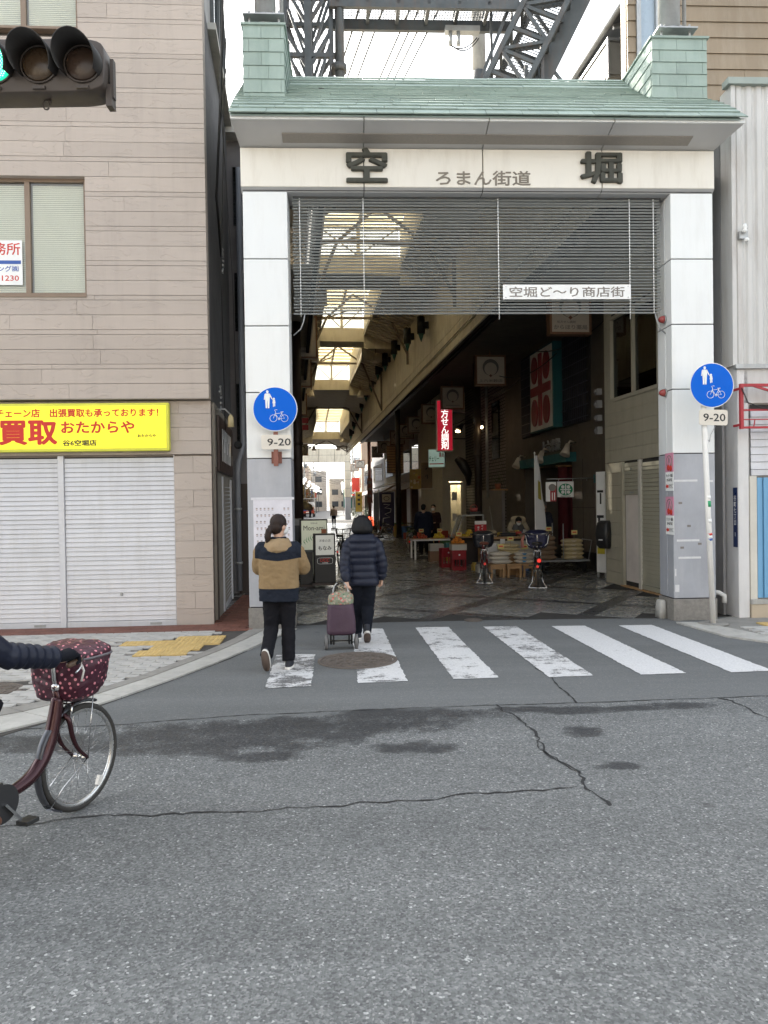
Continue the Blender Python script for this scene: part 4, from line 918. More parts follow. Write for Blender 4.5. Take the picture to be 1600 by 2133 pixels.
part('junction_box', MB().box(3.3, 3.95, .45, .6, 10.5, 10.6).cyl((3.4, .5, 10.25), (3.4, .5, 10.5), .035, 8).cyl((3.55, .5, 10.25), (3.55, .5, 10.5), .035, 8), M['galv'], cw_)
part('cable', MB().tube(sag((3.4, .5, 10.25), (3.9, .5, 10.4), .12), .012, 5).tube(sag((3.45, .6, 10.3), (3.95, .6, 10.45), .15), .012, 5), M['black'], cw_)
st = thing('lattice_stair', 'grey steel lattice boom slanting up over the right side of the gate', 'steelwork', G(0, 3.6, 0), GA)
mb = MB(); lattice(mb, ((4.25, .2, 9.0), (5.6, -.1, 11.6)), .72, 7, .06); mb.bar((4.62, .1, 8.75), (5.95, -.2, 11.35), .05, .42); mb.bar((4.0, -.2, 9.3), (5.0, -.2, 9.3), .1).bar((4.0, .5, 9.42), (5.05, .5, 9.42), .08).bar((5.0, -.2, 8.6), (5.0, -.2, 10.1), .06).bar((4.7, -.2, 8.6), (4.7, -.2, 9.6), .06)
mb.bar((5.05, .0, 9.9), (5.6, .0, 9.2), .05)
part('lattice', mb, M['steel'], st)
gm = MB()
for i in range(52): p = Vector((4.0, .15, 9.15)).lerp(Vector((5.2, -.1, 11.5)), i / 51); gm.bar(p, p + Vector((.55, 0, -.2)), .012)
for i in range(12): gm.bar((4.02 + .045 * i, .15, 9.15 - .016 * i), (5.22 + .045 * i, -.1, 11.5 - .016 * i), .01)
stuff(part('mesh_floor', gm, M['steel'], st))
mb = MB().bar((3.3, 0, 8.0), (4.5, 0, 10.9), .06).bar((3.75, 0, 8.0), (3.75, 0, 9.0), .05).bar((4.15, .2, 8.0), (4.15, .2, 11.5), .05); part('handrail', mb, M['steel'], st)
ps = thing('concrete_pole', 'concrete utility pole behind the steel catwalk', 'utility pole', G(4.2, 5.4, 0), GA); part('pole', MB().cyl((0, 0, 9.3), (0, 0, 15), .15, 14, .12), M['concrete'], ps); part('band', MB().lathe([(.16, 10.2), (.16, 10.6)], n=14), M['steel'], ps)
for i, (x, z) in enumerate(((2.0, 12.2), (2.3, 12.3), (2.6, 12.4), (3.2, 12.4), (3.45, 12.5), (3.7, 12.6), (3.95, 12.6))):
    wire('thin wire %s crossing the sky under the catwalk' % ('first', 'second', 'third', 'fourth', 'fifth', 'sixth', 'seventh')[i] + ' from the left', [G(x + .3, 3, z), G(x - 1.5, 14, z + 1.0)], .028)

# ------------------------------------------------------------------ traffic signal
ts = thing('traffic_signal', 'dark brown three lens horizontal traffic signal showing green', 'traffic light', (-2.9, 6.4, 5.36), 0)
BM = mat('signal_brown', (.055, .043, .037), .5, var=.12)
part('housing', MB().loft([(-.17, .0, -.0 - .13, .84, .22), (-.17, .0, .13, .84, .22)], 28, 7).xf(Matrix.Rotation(R(90), 4, 'X')), BM, ts, (-.03, 0, .0), bevel=.01)
lens_c = {-.26: mat('green_lens', (.01, .42, .22), .25, em=.55), .105: mat('amber_lens', (.06, .04, .025), .3, spec=.35), .465: mat('red_lens', (.05, .033, .025), .3, spec=.35)}
for x, lm in lens_c.items():
    l_ = part('lens', MB().lathe([(.142, -.135), (.13, -.15), (.09, -.165), (.001, -.17)], axis='y', n=28), lm, ts, (x, 0, .0))
    dm = MB(); 
    if x < 0:
        for i in range(-7, 8):
            for j in range(-7, 8):
                a, b = i * .018 + (j % 2) * .009, j * .016
                if math.hypot(a, b) < .125: dm.lathe([(.0058, 0), (.002, -.006)], (a, -.152 - .018 * (1 - (math.hypot(a, b) / .13) ** 2), b), 'y', 6)
        stuff(part('led', dm, mat('led_green', (.3, 1, .7), .4, var=0, em=1.2), l_))
    part('rim', MB().tube([(.15 * math.cos(a), -.14, .15 * math.sin(a)) for a in [k * math.pi / 14 for k in range(28)]], .009, 6, closed=True), BM, l_)
    vs, fs = [], []; n = 22
    for i in range(n + 1):
        a = R(-35 + 250 * i / n); rr_ = .165; dep = .10 + .22 * (.5 + .5 * math.sin(a)) ** .8
        for rr2 in (rr_, rr_ - .006):
            vs.append((rr2 * math.cos(a), -.12, rr2 * math.sin(a))); vs.append((rr2 * 1.02 * math.cos(a), -.12 - dep, rr2 * 1.02 * math.sin(a) - dep * .14))
    for i in range(n): b = 4 * i; fs += [(b, b + 4, b + 5, b + 1), (b + 2, b + 3, b + 7, b + 6), (b + 1, b + 5, b + 7, b + 3)]
    part('visor', MB().add(vs, fs, True), mat('visor_black', (.02, .018, .017), .5), l_)
    part('latch', MB().box(-.05, .05, -.155, -.13, -.205, -.18), BM, l_)
part('eyelet', MB().tube([(.1 + .03 * math.cos(a), 0, -.26 + .04 * math.sin(a)) for a in [k * .7 for k in range(9)]], .007, 6).cyl((.13, 0, -.22), (.13, 0, -.25), .015, 8), BM, ts)
part('end_bracket', MB().box(.62, .67, -.05, .05, -.3, -.12).box(.65, .68, -.03, .03, -.22, .1), BM, ts)
part('arm', MB().cyl((-6.2, .25, .1), (.2, .25, .1), .045, 12).bar((-.3, .25, .1), (-.3, .05, .1), .05), M['galv'], ts)
sp = thing('signal_pole', 'tall steel pole carrying the traffic signal arm', 'pole', (-9.0, 6.65, 0)); part('pole', MB().cyl((0, 0, 0), (0, 0, 7), .11, 14, .09), M['galv'], sp); part('base', MB().lathe([(.2, 0), (.2, .05), (.12, .15)], n=14), M['galv'], sp)
# buildings on the camera's side of the street (seen in the window reflections)
for i, (x, w_, h_, c, lb_) in enumerate(((-19, 12, 11, (.42, .36, .28), 'tan'), (-6.5, 9, 8.5, (.5, .46, .38), 'cream'), (3, 11, 12, (.36, .31, .26), 'brown'), (14.5, 12, 9.5, (.45, .45, .44), 'grey'))):
    t = thing('street_building', lb_ + ' shop building across the street from the arcade gate', 'building', (x, -13, 0), 0, 'buildings across the street')
    part('wall', MB().box(0, w_, -8, 0, 0, h_), mat('render_' + lb_, c, .85, bump=.2, bs=12), t)
    for fl in range(1, int(h_ // 3)):
        for k in range(int(w_ // 2.4)):
            wn = part('window', MB().box(.6 + k * 2.4, 2.2 + k * 2.4, 0, .06, fl * 3 + .8, fl * 3 + 2.2), M['steel'], t); part('pane', MB().box(.66 + k * 2.4, 2.14 + k * 2.4, .06, .066, fl * 3 + .86, fl * 3 + 2.14), mat('far_dark_pane', (.05, .06, .07), .08), wn)
    part('shopfront', MB().box(.5, w_ - .5, 0, .05, .1, 2.5), mat('shopfront_dark', (.08, .08, .085), .3), t); part('awning', MB().box(.3, w_ - .3, 0, 1.1, 2.6, 2.9), mat('awning_' + lb_, (c[0] * .6, c[1] * .5, c[2] * .5), .8), t)
# ------------------------------------------------------------------ arcade canopy
M['acream'] = mat('aged_cream_panel', (.66, .60, .48), .6, var=.1, vs=1.2, dirt=(.16, .10, .06), dirt_amt=.55, bump=.05, bs=6, rnd=.04)
M['lcream'] = mat('lantern_cream_panel', (.66, .60, .49), .6, var=.08, vs=2, dirt=(.3, .22, .14), dirt_amt=.3)
M['glaze'] = translucent('translucent_roof_sheet', (.80, .75, .60), .75)
M['endpane'] = translucent('clouded_pane', (.66, .67, .65), .7)
M['roofunder'] = mat('roof_underside', (.46, .42, .34), .7, var=.15, vs=2, dirt=(.2, .15, .1), dirt_amt=.4)
cn = thing('arcade_canopy', 'long cream arcade roof with glazed lanterns and steel trusses', 'arcade roof', A(0, 0), AA)
def zr(v): return 9.2 if v < 28 else 9.2 - .0786 * (v - 28)
lan = [(9.5, 13.9, -4.4, -1.75), (16.6, 23.7, -3.95, -2.0), (26.4, 34.6, -3.92, -1.85), (41.5, 52.3, -3.6, -1.35)]
cuts = [7.0, 9.5, 13.9, 16.6, 23.7, 26.4, 28, 34.6, 41.5, 52.3, 57]
rf = part('roof', MB().hexa([(-5.3, 1.75, 7.7), (-.4, 1.35, 7.65), (-5.3, 7.0, 9.2), (-.4, 7.0, 9.2), (-5.3, 1.75, 7.8), (-.4, 1.35, 7.75), (-5.3, 7.0, 9.3), (-.4, 7.0, 9.3)]), M['roofunder'], cn)
def rslab(u0, u1, v0, v1, d0=0, d1=0, nm='roof_sheet', m='roofunder'):
    a, b = zr(v0), zr(v1)
    part(nm, MB().hexa([(u0, v0, a - d0), (u1, v0, a - d1), (u0, v1, b - d0), (u1, v1, b - d1), (u0, v0, a + .12 - d0), (u1, v0, a + .12 - d1), (u0, v1, b + .12 - d0), (u1, v1, b + .12 - d1)]), M[m], rf)
for v0, v1 in zip(cuts, cuts[1:]):
    ln = [l for l in lan if l[0] <= v0 + .01 and v1 <= l[1] + .01]
    if ln:
        l = ln[0]; rslab(-5.3, l[2], v0, v1, .5, 0); rslab(l[3], -.42, v0, v1, 0, .5)
        n = int((v1 - v0) / .42)
        rb_ = MB()
        for i in range(n):
            v = v0 + .2 + i * .42; z_ = zr(v)
            rb_.hexa([(l[3] + .03, v, z_ - .06), (-.5, v, z_ - .55), (l[3] + .03, v + .2, z_ - .06), (-.5, v + .2, z_ - .55), (l[3] + .03, v, z_ - .01), (-.5, v, z_ - .5), (l[3] + .03, v + .2, z_ - .01), (-.5, v + .2, z_ - .5)])
            rb_.hexa([(-5.2, v, z_ - .55), (l[2] - .03, v, z_ - .06), (-5.2, v + .2, z_ - .55), (l[2] - .03, v + .2, z_ - .06), (-5.2, v, z_ - .5), (l[2] - .03, v, z_ - .01), (-5.2, v + .2, z_ - .5), (l[2] - .03, v + .2, z_ - .01)])
        stuff(part('soffit_rib', rb_, M['acream'], rf))
    else: rslab(-5.3, -4.0, v0, v1, .5, 0); rslab(-4.0, -1.8, v0, v1, 0, 0); rslab(-1.8, -.42, v0, v1, 0, .5)
part('sun_stop_board', MB().box(-5.3, -.42, 6.98, 7.02, 8.6, 9.33), M['acream'], rf)  # added board, stops sun leaking through the step in the roof
for v0, v1, u0, u1 in lan:
    ln = part('roof_lantern', MB().box(u0 - .03, u0, v0, v1, zr(v1) - .05, zr(v0) + 1.2).box(u1, u1 + .03, v0, v1, zr(v1) - .05, zr(v0) + 1.2), M['lcream'], cn)
    for ve in (v0 - .04, v1 + .002): part('sun_stop_board', MB().box(-5.3, u0, ve, ve + .04, zr(ve) - .6, zr(ve) + .12), M['acream'], ln); part('sun_stop_board', MB().box(u1, -.42, ve, ve + .04, zr(ve) - .6, zr(ve) + .12), M['acream'], ln)  # added boards, keep stray sun out at the lantern ends
    zb = zr(v1); part('end_band', MB().box(u0, u1, v1 - .04, v1, zb - .3, zb + .3), M['lcream'], ln)
    um = (u0 + u1) / 2
    for a, b in ((u0 + .03, um - .05), (um + .05, u1 - .03)):
        part('end_pane', MB().box(a, b, v1 - .02, v1 - .012, zb + .3, zb + 1.25), M['endpane'], ln)
        part('brace', MB().bar((a, v1 - .06, zb + (1.2 if a < um - .06 else .32)), (b, v1 - .06, zb + (.32 if a < um - .06 else 1.2)), .035), M['truss'], ln)
    part('end_mullion', MB().box(um - .05, um + .05, v1 - .08, v1, zb + .3, zb + 1.25), M['lcream'], ln); part('front_end', MB().box(u0, u1, v0, v0 + .04, zr(v0), zr(v0) + 1.2), M['lcream'], ln)
    n = max(3, int((v1 - v0) / .62)); zt = lambda v: zr(v) + 1.22
    for i in range(n):
        a, b = v0 + (v1 - v0) * i / n, v0 + (v1 - v0) * (i + 1) / n
        for p, q in ((u0, um - .05), (um + .05, u1)):
            part('roof_pane', MB().hexa([(p, a + .04, zt(a)), (q, a + .04, zt(a)), (p, b - .04, zt(b)), (q, b - .04, zt(b)), (p, a + .04, zt(a) + .01), (q, a + .04, zt(a) + .01), (p, b - .04, zt(b) + .01), (q, b - .04, zt(b) + .01)]), M['glaze'], ln)
        part('purlin', MB().bar((u0, b, zt(b) - .03), (u1, b, zt(b) - .03), .07), M['lcream'], ln)
    part('ridge_beam', MB().bar((um, v0, zt(v0) - .05), (um, v1, zt(v1) - .05), .1, .12), M['lcream'], ln)
for v, n1, n2, ap_, lg, rg_ in ((20.1, (-3.81, 9.05), (-1.28, 9.08), (-2.75, 10.0), (-4.6, 7.35), (-.43, 7.34)), (29.2, (-3.87, 8.95), (-1.55, 8.95), (-2.81, 9.84), (-4.6, 7.4), (-.6, 6.6)), (40.7, (-3.67, 8.09), (-1.49, 8.09), (-2.7, 9.05), (-4.6, 6.5), (-.6, 6.5)), (55, (-3.57, 6.56), (-1.27, 6.56), (-2.3, 7.14), (-4.6, 6.1), (-.5, 6.1)), (11.2, (-3.9, 9.0), (-1.4, 9.0), (-2.75, 10.0), (-4.6, 7.35), (-.45, 7.34))):
    P = lambda q: (q[0], v, q[1])
    mb = MB().bar((-4.6, v, n1[1]), (-.55, v, n2[1]), .09).bar(P(n1), P(ap_), .075).bar(P(n2), P(ap_), .075).bar(P(n1), P(lg), .085).bar(P(n2), P(rg_), .085)
    mb.bar(P(n1), (-4.55, v, zr(v) - .3), .06).bar(P(n2), (-.6, v, zr(v) - .3), .06).bar((-.58, v, rg_[1] - .1), (-.58, v, zr(v) - .4), .1).bar((-4.62, v, lg[1] - .1), (-4.62, v, zr(v) - .4), .1).bar((n1[0], v, n1[1]), (n1[0] + .9, v + 1.2, n1[1] + .6), .05)
    part('roof_truss', mb, M['truss'], cn)
wr_ = part('upper_wall', MB().box(-.52, -.42, .9, 56, 6.15, 7.6).box(-.5, -.42, 6.5, 30, 7.6, 9.1).box(-.5, -.42, 30, 56, 7.6, 8.0), M['gap'], cn); wr_['label'] = 'cream panelled upper wall on the right of the arcade'
wl_ = part('upper_wall', MB().box(-4.78, -4.7, .9, 56, 6.15, 7.6).box(-4.78, -4.7, 6.5, 30, 7.6, 9.1).box(-4.78, -4.7, 30, 56, 7.6, 8.0), M['gap'], cn); wl_['label'] = 'cream panelled upper wall on the left of the arcade'
v = 1.0
while v < 55.5:
    for z0, z1 in ((6.16, 6.42), (6.435, 6.75), (6.765, None)):
        ta = z1 or min(zr(v) - .42, 7.36 + .267 * v); tb = z1 or min(zr(v + 1.18) - .42, 7.36 + .267 * (v + 1.18))
        part('wall_panel', MB().hexa([(-.545, v, z0), (-.515, v, z0), (-.545, v + 1.19, z0), (-.515, v + 1.19, z0), (-.545, v, ta), (-.515, v, ta), (-.545, v + 1.19, tb), (-.515, v + 1.19, tb)]), M['acream'], wr_)
    part('wall_panel', MB().hexa([(-4.7, v, 6.16), (-4.67, v, 6.16), (-4.7, v + 1.19, 6.16), (-4.67, v + 1.19, 6.16), (-4.7, v, min(zr(v) - .42, 7.36 + .267 * v)), (-4.67, v, min(zr(v) - .42, 7.36 + .267 * v)), (-4.7, v + 1.19, min(zr(v + 1.18) - .42, 7.36 + .267 * (v + 1.18))), (-4.67, v + 1.19, min(zr(v + 1.18) - .42, 7.36 + .267 * (v + 1.18)))]), M['acream'], wl_)
    v += 1.2
part('fascia_rail', MB().bar((-.57, .9, 6.2), (-.57, 56, 5.98), .05, .1), M['acream'], cn); part('fascia_rail', MB().bar((-.58, .9, 6.5), (-.58, 56, 6.3), .02), M['truss'], cn)
part('side_ceiling', MB().hexa([(-.42, .6, 6.35), (3.0, .6, 6.35), (-.42, 45, 6.15), (3.0, 45, 6.15), (-.42, .6, 6.45), (3.0, .6, 6.45), (-.42, 45, 6.25), (3.0, 45, 6.25)]), mat('dark_ceiling', (.10, .09, .075), .8, var=.2), cn)
part('side_ceiling', MB().hexa([(-6.1, 5.2, 6.35), (-4.78, 5.2, 6.35), (-6.1, 56, 6.15), (-4.78, 56, 6.15), (-6.1, 5.2, 6.45), (-4.78, 5.2, 6.45), (-6.1, 56, 6.25), (-4.78, 56, 6.25)]), M['roofunder'], cn)
part('cable_tray', MB().tube([(-.3, .9, 6.25), (-.3, 45, 6.05)], .05, 6).tube([(-.15, .9, 6.28), (-.15, 45, 6.08)], .03, 6), M['black'], cn)
# columns standing on the arcade floor
for i, (u, v, h, m_, lb_) in enumerate(((.93, 14.8, 6.4, 'dkbrown', 'dark brown round column by the brick wall of the rice shop'), (-.2, 26, 6.3, 'dkbrown', 'dark brown round column beside the purple banner'), (.33, 45, 6.2, 'rust', 'red brown round column near the sunlit end of the arcade'), (-5.1, 9.5, 6.4, 'dkbrown', 'dark brown round column just inside the left pillar'), (-5.1, 27, 6.3, 'dkbrown', 'dark brown round column further along the left side'))):
    t = thing('arcade_column', lb_, 'column', A(u, v), AA, 'round columns along the arcade'); part('shaft', MB().cyl((0, 0, 0), (0, 0, h), .125, 16), M[m_], t); part('collar', MB().lathe([(.15, 0), (.15, .12), (.13, .14)], n=16).lathe([(.14, 3.2), (.14, 3.28)], n=16), M[m_], t)
    if m_ == 'rust':
        part('plate_sign', MB().box(-.2, .2, -.16, -.135, 1.7, 3.5), M['rust'], t); part('notice', MB().box(-.1, .1, -.175, -.165, 3.1, 3.3).box(-.1, .1, -.175, -.165, 2.6, 2.8).box(-.1, .1, -.175, -.165, 2.1, 2.3), M['print_grey'], t)
t = thing('steel_pipe', 'silver steel pipe running up the wall right of the dark brown column', 'pipe', A(1.3, 15.0), AA); part('pipe', MB().cyl((0, 0, 1.8), (0, 0, 6.3), .05, 10), M['galv'], t); part('clip', MB().lathe([(.07, 3.0), (.07, 3.06)], n=10), M['galv'], t)
# wall lamps
lamp_v = [(15.6, 7.76), (18.68, 8.06), (22.44, 8.4), (25.68, 8.5), (28.77, 8.6), (32, 8.45), (35.17, 8.35), (38.25, 8.1), (41.41, 7.85), (44.6, 7.55), (47.5, 7.1)]
ORD = ('first', 'second', 'third', 'fourth', 'fifth', 'sixth', 'seventh', 'eighth', 'ninth', 'tenth', 'eleventh', 'twelfth')
teal = mat('teal_glass_tip', (.06, .17, .14), .15); t0 = None
for i, (v, z) in enumerate(lamp_v):
    lb_ = 'black cylinder wall lamp on the cream upper wall, %s from the gate' % ORD[i]
    if t0 is None:
        t0 = t = thing('wall_lamp', lb_, 'lamp', A(-.8, v, z), AA, 'black wall lamps in the arcade')
        part('housing', MB().cyl((0, 0, -.3), (0, 0, .28), .14, 16), M['black'], t); part('mount', MB().box(.1, .26, -.09, .09, -.13, .1), M['black'], t); part('glass_tip', MB().lathe([(.10, -.3), (.07, -.42), (.01, -.58)], n=12), teal, t)
        part('loop', MB().tube([(-.02, 0, .28), (.0, 0, .42), (.12, 0, .3)], .012, 5), M['truss'], t)
    else: t = copy_tree(t0); t.location = A(-.8, v, z); t['label'] = lb_
# bell lamps under the roof
t0 = None
for i, (u, v, z) in enumerate(((-1.35, 24.8, 8.4), (-1.3, 33.5, 8.0), (-1.25, 50, 6.7), (-4.15, 24.8, 8.4), (-4.1, 33.5, 8.0), (-3.4, 55.5, 6.5), (-1.3, 55.5, 6.5))):
    lb_ = 'small pale bell lamp hanging %s of the roof, %s along' % ('on the right' if u > -2.6 else 'on the left', ('beyond the first truss', 'beyond the second truss', 'near the last truss', 'beyond the first truss', 'beyond the second truss', 'over the far gate', 'over the far gate')[i])
    if t0 is None:
        t0 = t = thing('bell_lamp', lb_, 'lamp', A(u, v, z), AA, 'bell lamps under the arcade roof'); part('shade', MB().lathe([(.2, -.2), (.17, -.05), (.07, .12), (.03, .2)], n=14), M['signface'], t); part('cord', MB().cyl((0, 0, .2), (0, 0, .75), .02, 6), M['truss'], t)
    else: t = copy_tree(t0); t.location = A(u, v, z); t['label'] = lb_
# box signs with the ring emblem
ringm = mat('ring_print', (.17, .155, .14), .6)
def box_sign(u, v, z, w_, h_, label, texts, group, ring=.0):
    t = thing('box_sign', label, 'sign', A(u, v, z), AA, group)
    part('frame', MB().box(-w_ / 2, w_ / 2, -.11, .11, -h_ / 2, -h_ / 2 + .05).box(-w_ / 2, w_ / 2, -.11, .11, h_ / 2 - .05, h_ / 2).box(-w_ / 2, -w_ / 2 + .05, -.11, .11, -h_ / 2 + .05, h_ / 2 - .05).box(w_ / 2 - .05, w_ / 2, -.11, .11, -h_ / 2 + .05, h_ / 2 - .05), M['framewood'], t)
    part('face', MB().box(-w_ / 2 + .05, w_ / 2 - .05, -.095, .095, -h_ / 2 + .05, h_ / 2 - .05), M['signface'], t)
    r0, r1 = .265 * w_, .205 * w_; cz = .1 * h_; n = 28; vs, fs = [], []
    for i in range(n + 1):
        a = R(-90 + 360 * i / n); vs += [(r0 * math.cos(a), -.0985, cz + r0 * math.sin(a)), (r1 * math.cos(a), -.0985, cz - (r0 - r1) * .85 + r1 * math.sin(a))]
    for i in range(n): fs.append((2 * i, 2 * i + 1, 2 * i + 3, 2 * i + 2))
    part('ring_emblem', MB().add(vs, fs), ringm, t); part('diamond', MB().prism([(-.05 * w_, cz - r0), (0, cz - r0 - .05 * w_), (.05 * w_, cz - r0), (0, cz - r0 + .05 * w_)], -.1, -.097), mat('diamond_print', (.16, .07, .05), .6), t)
    for s_, zz_, ww, hh in texts: letters(s_, M['print_grey'], t, (0 if ww > .5 * w_ else -.1 * w_, -.096, zz_ * h_), ww * 1.0, hh * h_, bold=.012)
    if not texts: part('name_print', MB().box(-.3 * w_, .3 * w_, -.098, -.095, -.36 * h_, -.31 * h_), mat('faint_print', (.36, .32, .27), .6), t)
    part('hanger', MB().cyl((.0, 0, h_ / 2), (.0, 0, 6.4 - z), .022, 6), M['framewood'], t)
    return t
sg = 'ring emblem box signs along the arcade'
rsn = [(5.98, 5.8, .94, 1.02), (12.63, 5.68, .95, .92), (18.14, 5.62, .88, .86), (22.61, 5.54, .84, .85), (26.58, 5.47, .88, .83), (29.99, 5.48, .86, .8), (33.37, 5.44, .86, .82), (39.78, 5.38, .84, .8), (43.83, 5.34, .8, .8), (57.98, 5.21, .86, .72), (64.0, 5.19, .78, .72)]
for i, (v, z, w_, h_) in enumerate(rsn):
    tx = [('処方せん調剤', -.235, .42, .055), ('からほり薬局', -.345, .75, .1)] if i == 0 else [('おいしいお米', -.22, .36, .05), ('上六米穀店', -.34, .74, .1)] if i == 1 else []
    if i == 1: tx = [('上六米穀店', -.34, .74, .1)]
    lb_ = ('wood framed ring emblem box sign behind the louvre, nearest the gate', 'wood framed ring emblem box sign beside the dark brown column')[i] if i < 2 else 'ring emblem box sign on the right side, %s from the gate' % ORD[i]
    if i == 2: lb_ = 'ring emblem box sign hanging in front of the red vertical sign'
    box_sign(.8, v, z, w_, h_, lb_, tx, sg)
for i, (u, v, z, w_, h_) in enumerate(((-4.95, 12.6, 7.35 - .9, 1.0, 1.25), (-5.0, 17.5, 6.65 - .6, 1.0, 1.1), (-5.05, 23.0, 6.3 - .7, .95, .95), (-4.7, 30.9, 4.5, .6, .6))):
    box_sign(u, v, (6.62, 6.45, 6.0, 4.6)[i], w_, h_, 'ring emblem box sign hanging on the left side, %s from the gate' % ORD[i], [], sg)
t = thing('red_sign', 'two small red plates hanging under the left row of box signs', 'sign', A(-4.95, 23, 5.2), AA); part('plate', MB().box(-.2, .42, -.02, .02, .0, .22), M['red'], t); part('plate', MB().box(-.2, .42, -.02, .02, -.3, -.08), M['red'], t)

# ------------------------------------------------------------------ shops on the right
def shopframe(name, label, u, v): return thing(name, label, 'shop building', A(u, v), AA - R(90))     # local x = towards the gate, y = into the shop
bs = shopframe('beige_shop', 'beige boarded shop with a big dark window behind the right pillar', 1.15, 4.95)
part('wall', MB().box(.02, 3.9, .03, 5, 0, 3.68).box(.02, .35, .03, 5, 3.68, 6.4).box(.35, 3.2, .12, 5, 3.68, 5.3).box(.35, 3.9, .03, 5, 5.3, 6.4).box(3.2, 3.9, .03, 5, 3.68, 5.3), M['gap'], bs)
z = 2.44
while z < 6.3:
    for x0, x1 in ((.0, 3.9),) if not 3.6 < z < 5.2 else ((.0, .3), (3.22, 3.9)):
        part('siding_board', MB().box(x0, x1, 0, .03, z, z + .242), M['beige'], bs)
    z += .247
for z in [i * .247 for i in range(10)]: part('siding_board', MB().box(0, .78, 0, .03, z, min(z + .242, 2.43)), M['beige'], bs)
wn = part('window', MB().box(.3, .36, -.03, .06, 3.66, 5.34).box(3.16, 3.22, -.03, .06, 3.66, 5.34).box(.36, 3.16, -.03, .06, 3.64, 3.71).box(.36, 3.16, -.03, .06, 5.28, 5.34).box(1.25, 1.31, -.01, .06, 3.71, 5.28).box(2.25, 2.3, -.01, .06, 3.71, 5.28), M['beige'], bs); part('pane', MB().box(.36, 1.25, .04, .046, 3.71, 5.28), M['darkglass'], wn); part('pane', MB().box(1.31, 2.25, .05, .056, 3.71, 5.28), M['darkglass'], wn); part('pane', MB().box(2.3, 3.16, .05, .056, 3.71, 5.28), M['darkglass'], wn)
SB_ = mat('beige_shutter', (.42, .40, .31), .5, .1, var=.06, vs=2, rnd=.03); M['sbeige'] = SB_
shutter(.87, 1.52, 1.78, 2.42, .0, 'short half raised beige shutter over the white door', m='sbeige', parent=bs, pitch=.075); shutter(1.62, 3.6, .03, 2.42, .0, 'full beige roller shutter', m='sbeige', parent=bs, pitch=.075)
part('post', MB().box(1.525, 1.615, -.03, .03, 0, 2.43), mat('pale_post', (.6, .57, .5), .5), bs); part('post', MB().box(.785, .865, -.03, .03, 0, 2.43), M['beige'], bs)
dr = part('white_door', MB().box(.9, 1.5, .02, .04, .12, 1.78), mat('door_white', (.68, .62, .57), .5), bs); part('threshold', MB().box(.785, 3.6, -.05, .03, 0, .03), M['wood'], bs)
t = thing('electric_meter', 'stack of grey meter boxes on the corner of the beige shop', 'meter', A(1.12, 5.02, 3.3), AA - R(90))
for i in range(4): part('meter_box', MB().box(-.08, .04, -.12, -.01, i * .27 - .25, i * .27 - .1 - .03 * (i % 2)), mat('meter_grey', (.2, .2, .2), .6), t); part('meter_dial', MB().cyl((-.03, -.12, i * .27 - .18), (-.03, -.15, i * .27 - .18), .04, 10), mat('meter_grey', (.2, .2, .2), .6), t)
t = thing('soap_dispenser', 'black rounded dispenser box fixed to the corner of the beige shop', 'dispenser', A(1.12, 4.85, 1.0), AA - R(60)); part('case', MB().loft([(0, -.06, -.3, .12, .06), (0, -.08, -.24, .15, .09), (0, -.1, 0, .16, .11), (0, -.08, .22, .14, .09), (0, -.06, .27, .1, .06)], 18, 4), M['black'], t); part('window', MB().box(-.04, .04, -.215, -.19, -.13, -.11), M['print_white'], t)
t = thing('vertical_sign', 'tall narrow white sign board with black writing beside the rice shop door', 'sign', A(1.40, 5.75, 0), AA - R(62)); part('board', MB().box(-.12, .12, -.03, .03, .12, 2.3), M['print_white'], t); part('foot', MB().box(-.12, -.08, -.02, .02, 0, .12).box(.08, .12, -.02, .02, 0, .12), M['galv'], t); part('stroke', MB().box(-.09, .07, -.034, -.03, 1.85, 1.9).box(-.02, .02, -.034, -.03, 1.6, 1.84).box(-.1, .08, -.034, -.03, 1.3, 1.36).box(-.07, -.02, -.034, -.03, 1.05, 1.3).box(.03, .08, -.034, -.03, .95, 1.2), M['print_black'], t)['kind'] = 'stuff'; part('sticker', MB().box(-.1, .1, -.035, -.03, .52, .66), mat('yellow_sticker', (.6, .5, .05), .5), t)
# rice shop
BW = mat('brown_shop_wall', (.125, .105, .085), .7, var=.12, vs=1.5, dirt=(.06, .05, .04), dirt_amt=.4); TE = mat('teal_trim', (.015, .11, .12), .5, var=.1)
rs_ = shopframe('rice_shop', 'dark brown rice shop with a big red rice emblem sign and open front', 1.95, 15.0)   # x = 15 - v
part('wall', MB().box(0, 2.1, .0, 5, 0, 6.4).box(2.1, 6.1, .0, 5, 2.72, 6.4).box(6.1, 7.55, 0, 5, 0, 6.4).box(7.55, 9.9, .0, 5, 2.3, 6.4).box(2.1, 10, 2.6, 5, 0, 2.72).box(9.85, 10.02, .0, 5, 0, 2.3), BW, rs_)
part('ceiling', MB().box(2.1, 9.9, .02, 2.6, 2.7, 2.74), M['roofunder'], rs_)
for x in (6.82,): part('joint', MB().box(x - .006, x + .006, -.004, .002, .45, 2.72), M['gap'], rs_)
part('joint', MB().box(6.1, 7.55, -.004, .002, 1.5, 1.51), M['gap'], rs_); part('pillar_base', MB().box(6.08, 7.57, -.03, .02, 0, .42), M['black'], rs_)
part('awning', MB().box(1.95, 6.4, -.28, .0, 2.68, 2.92), TE, rs_); part('door_header', MB().box(7.56, 9.85, -.03, .3, 2.1, 2.3), TE, rs_)
dd = part('door', MB().box(8.2, 9.5, .3, .34, 0, 2.1), mat('aluminium_door', (.3, .3, .3), .4, .3), rs_); part('pane', MB().box(8.3, 9.4, .29, .3, .2, 2.0), M['darkglass'], dd)
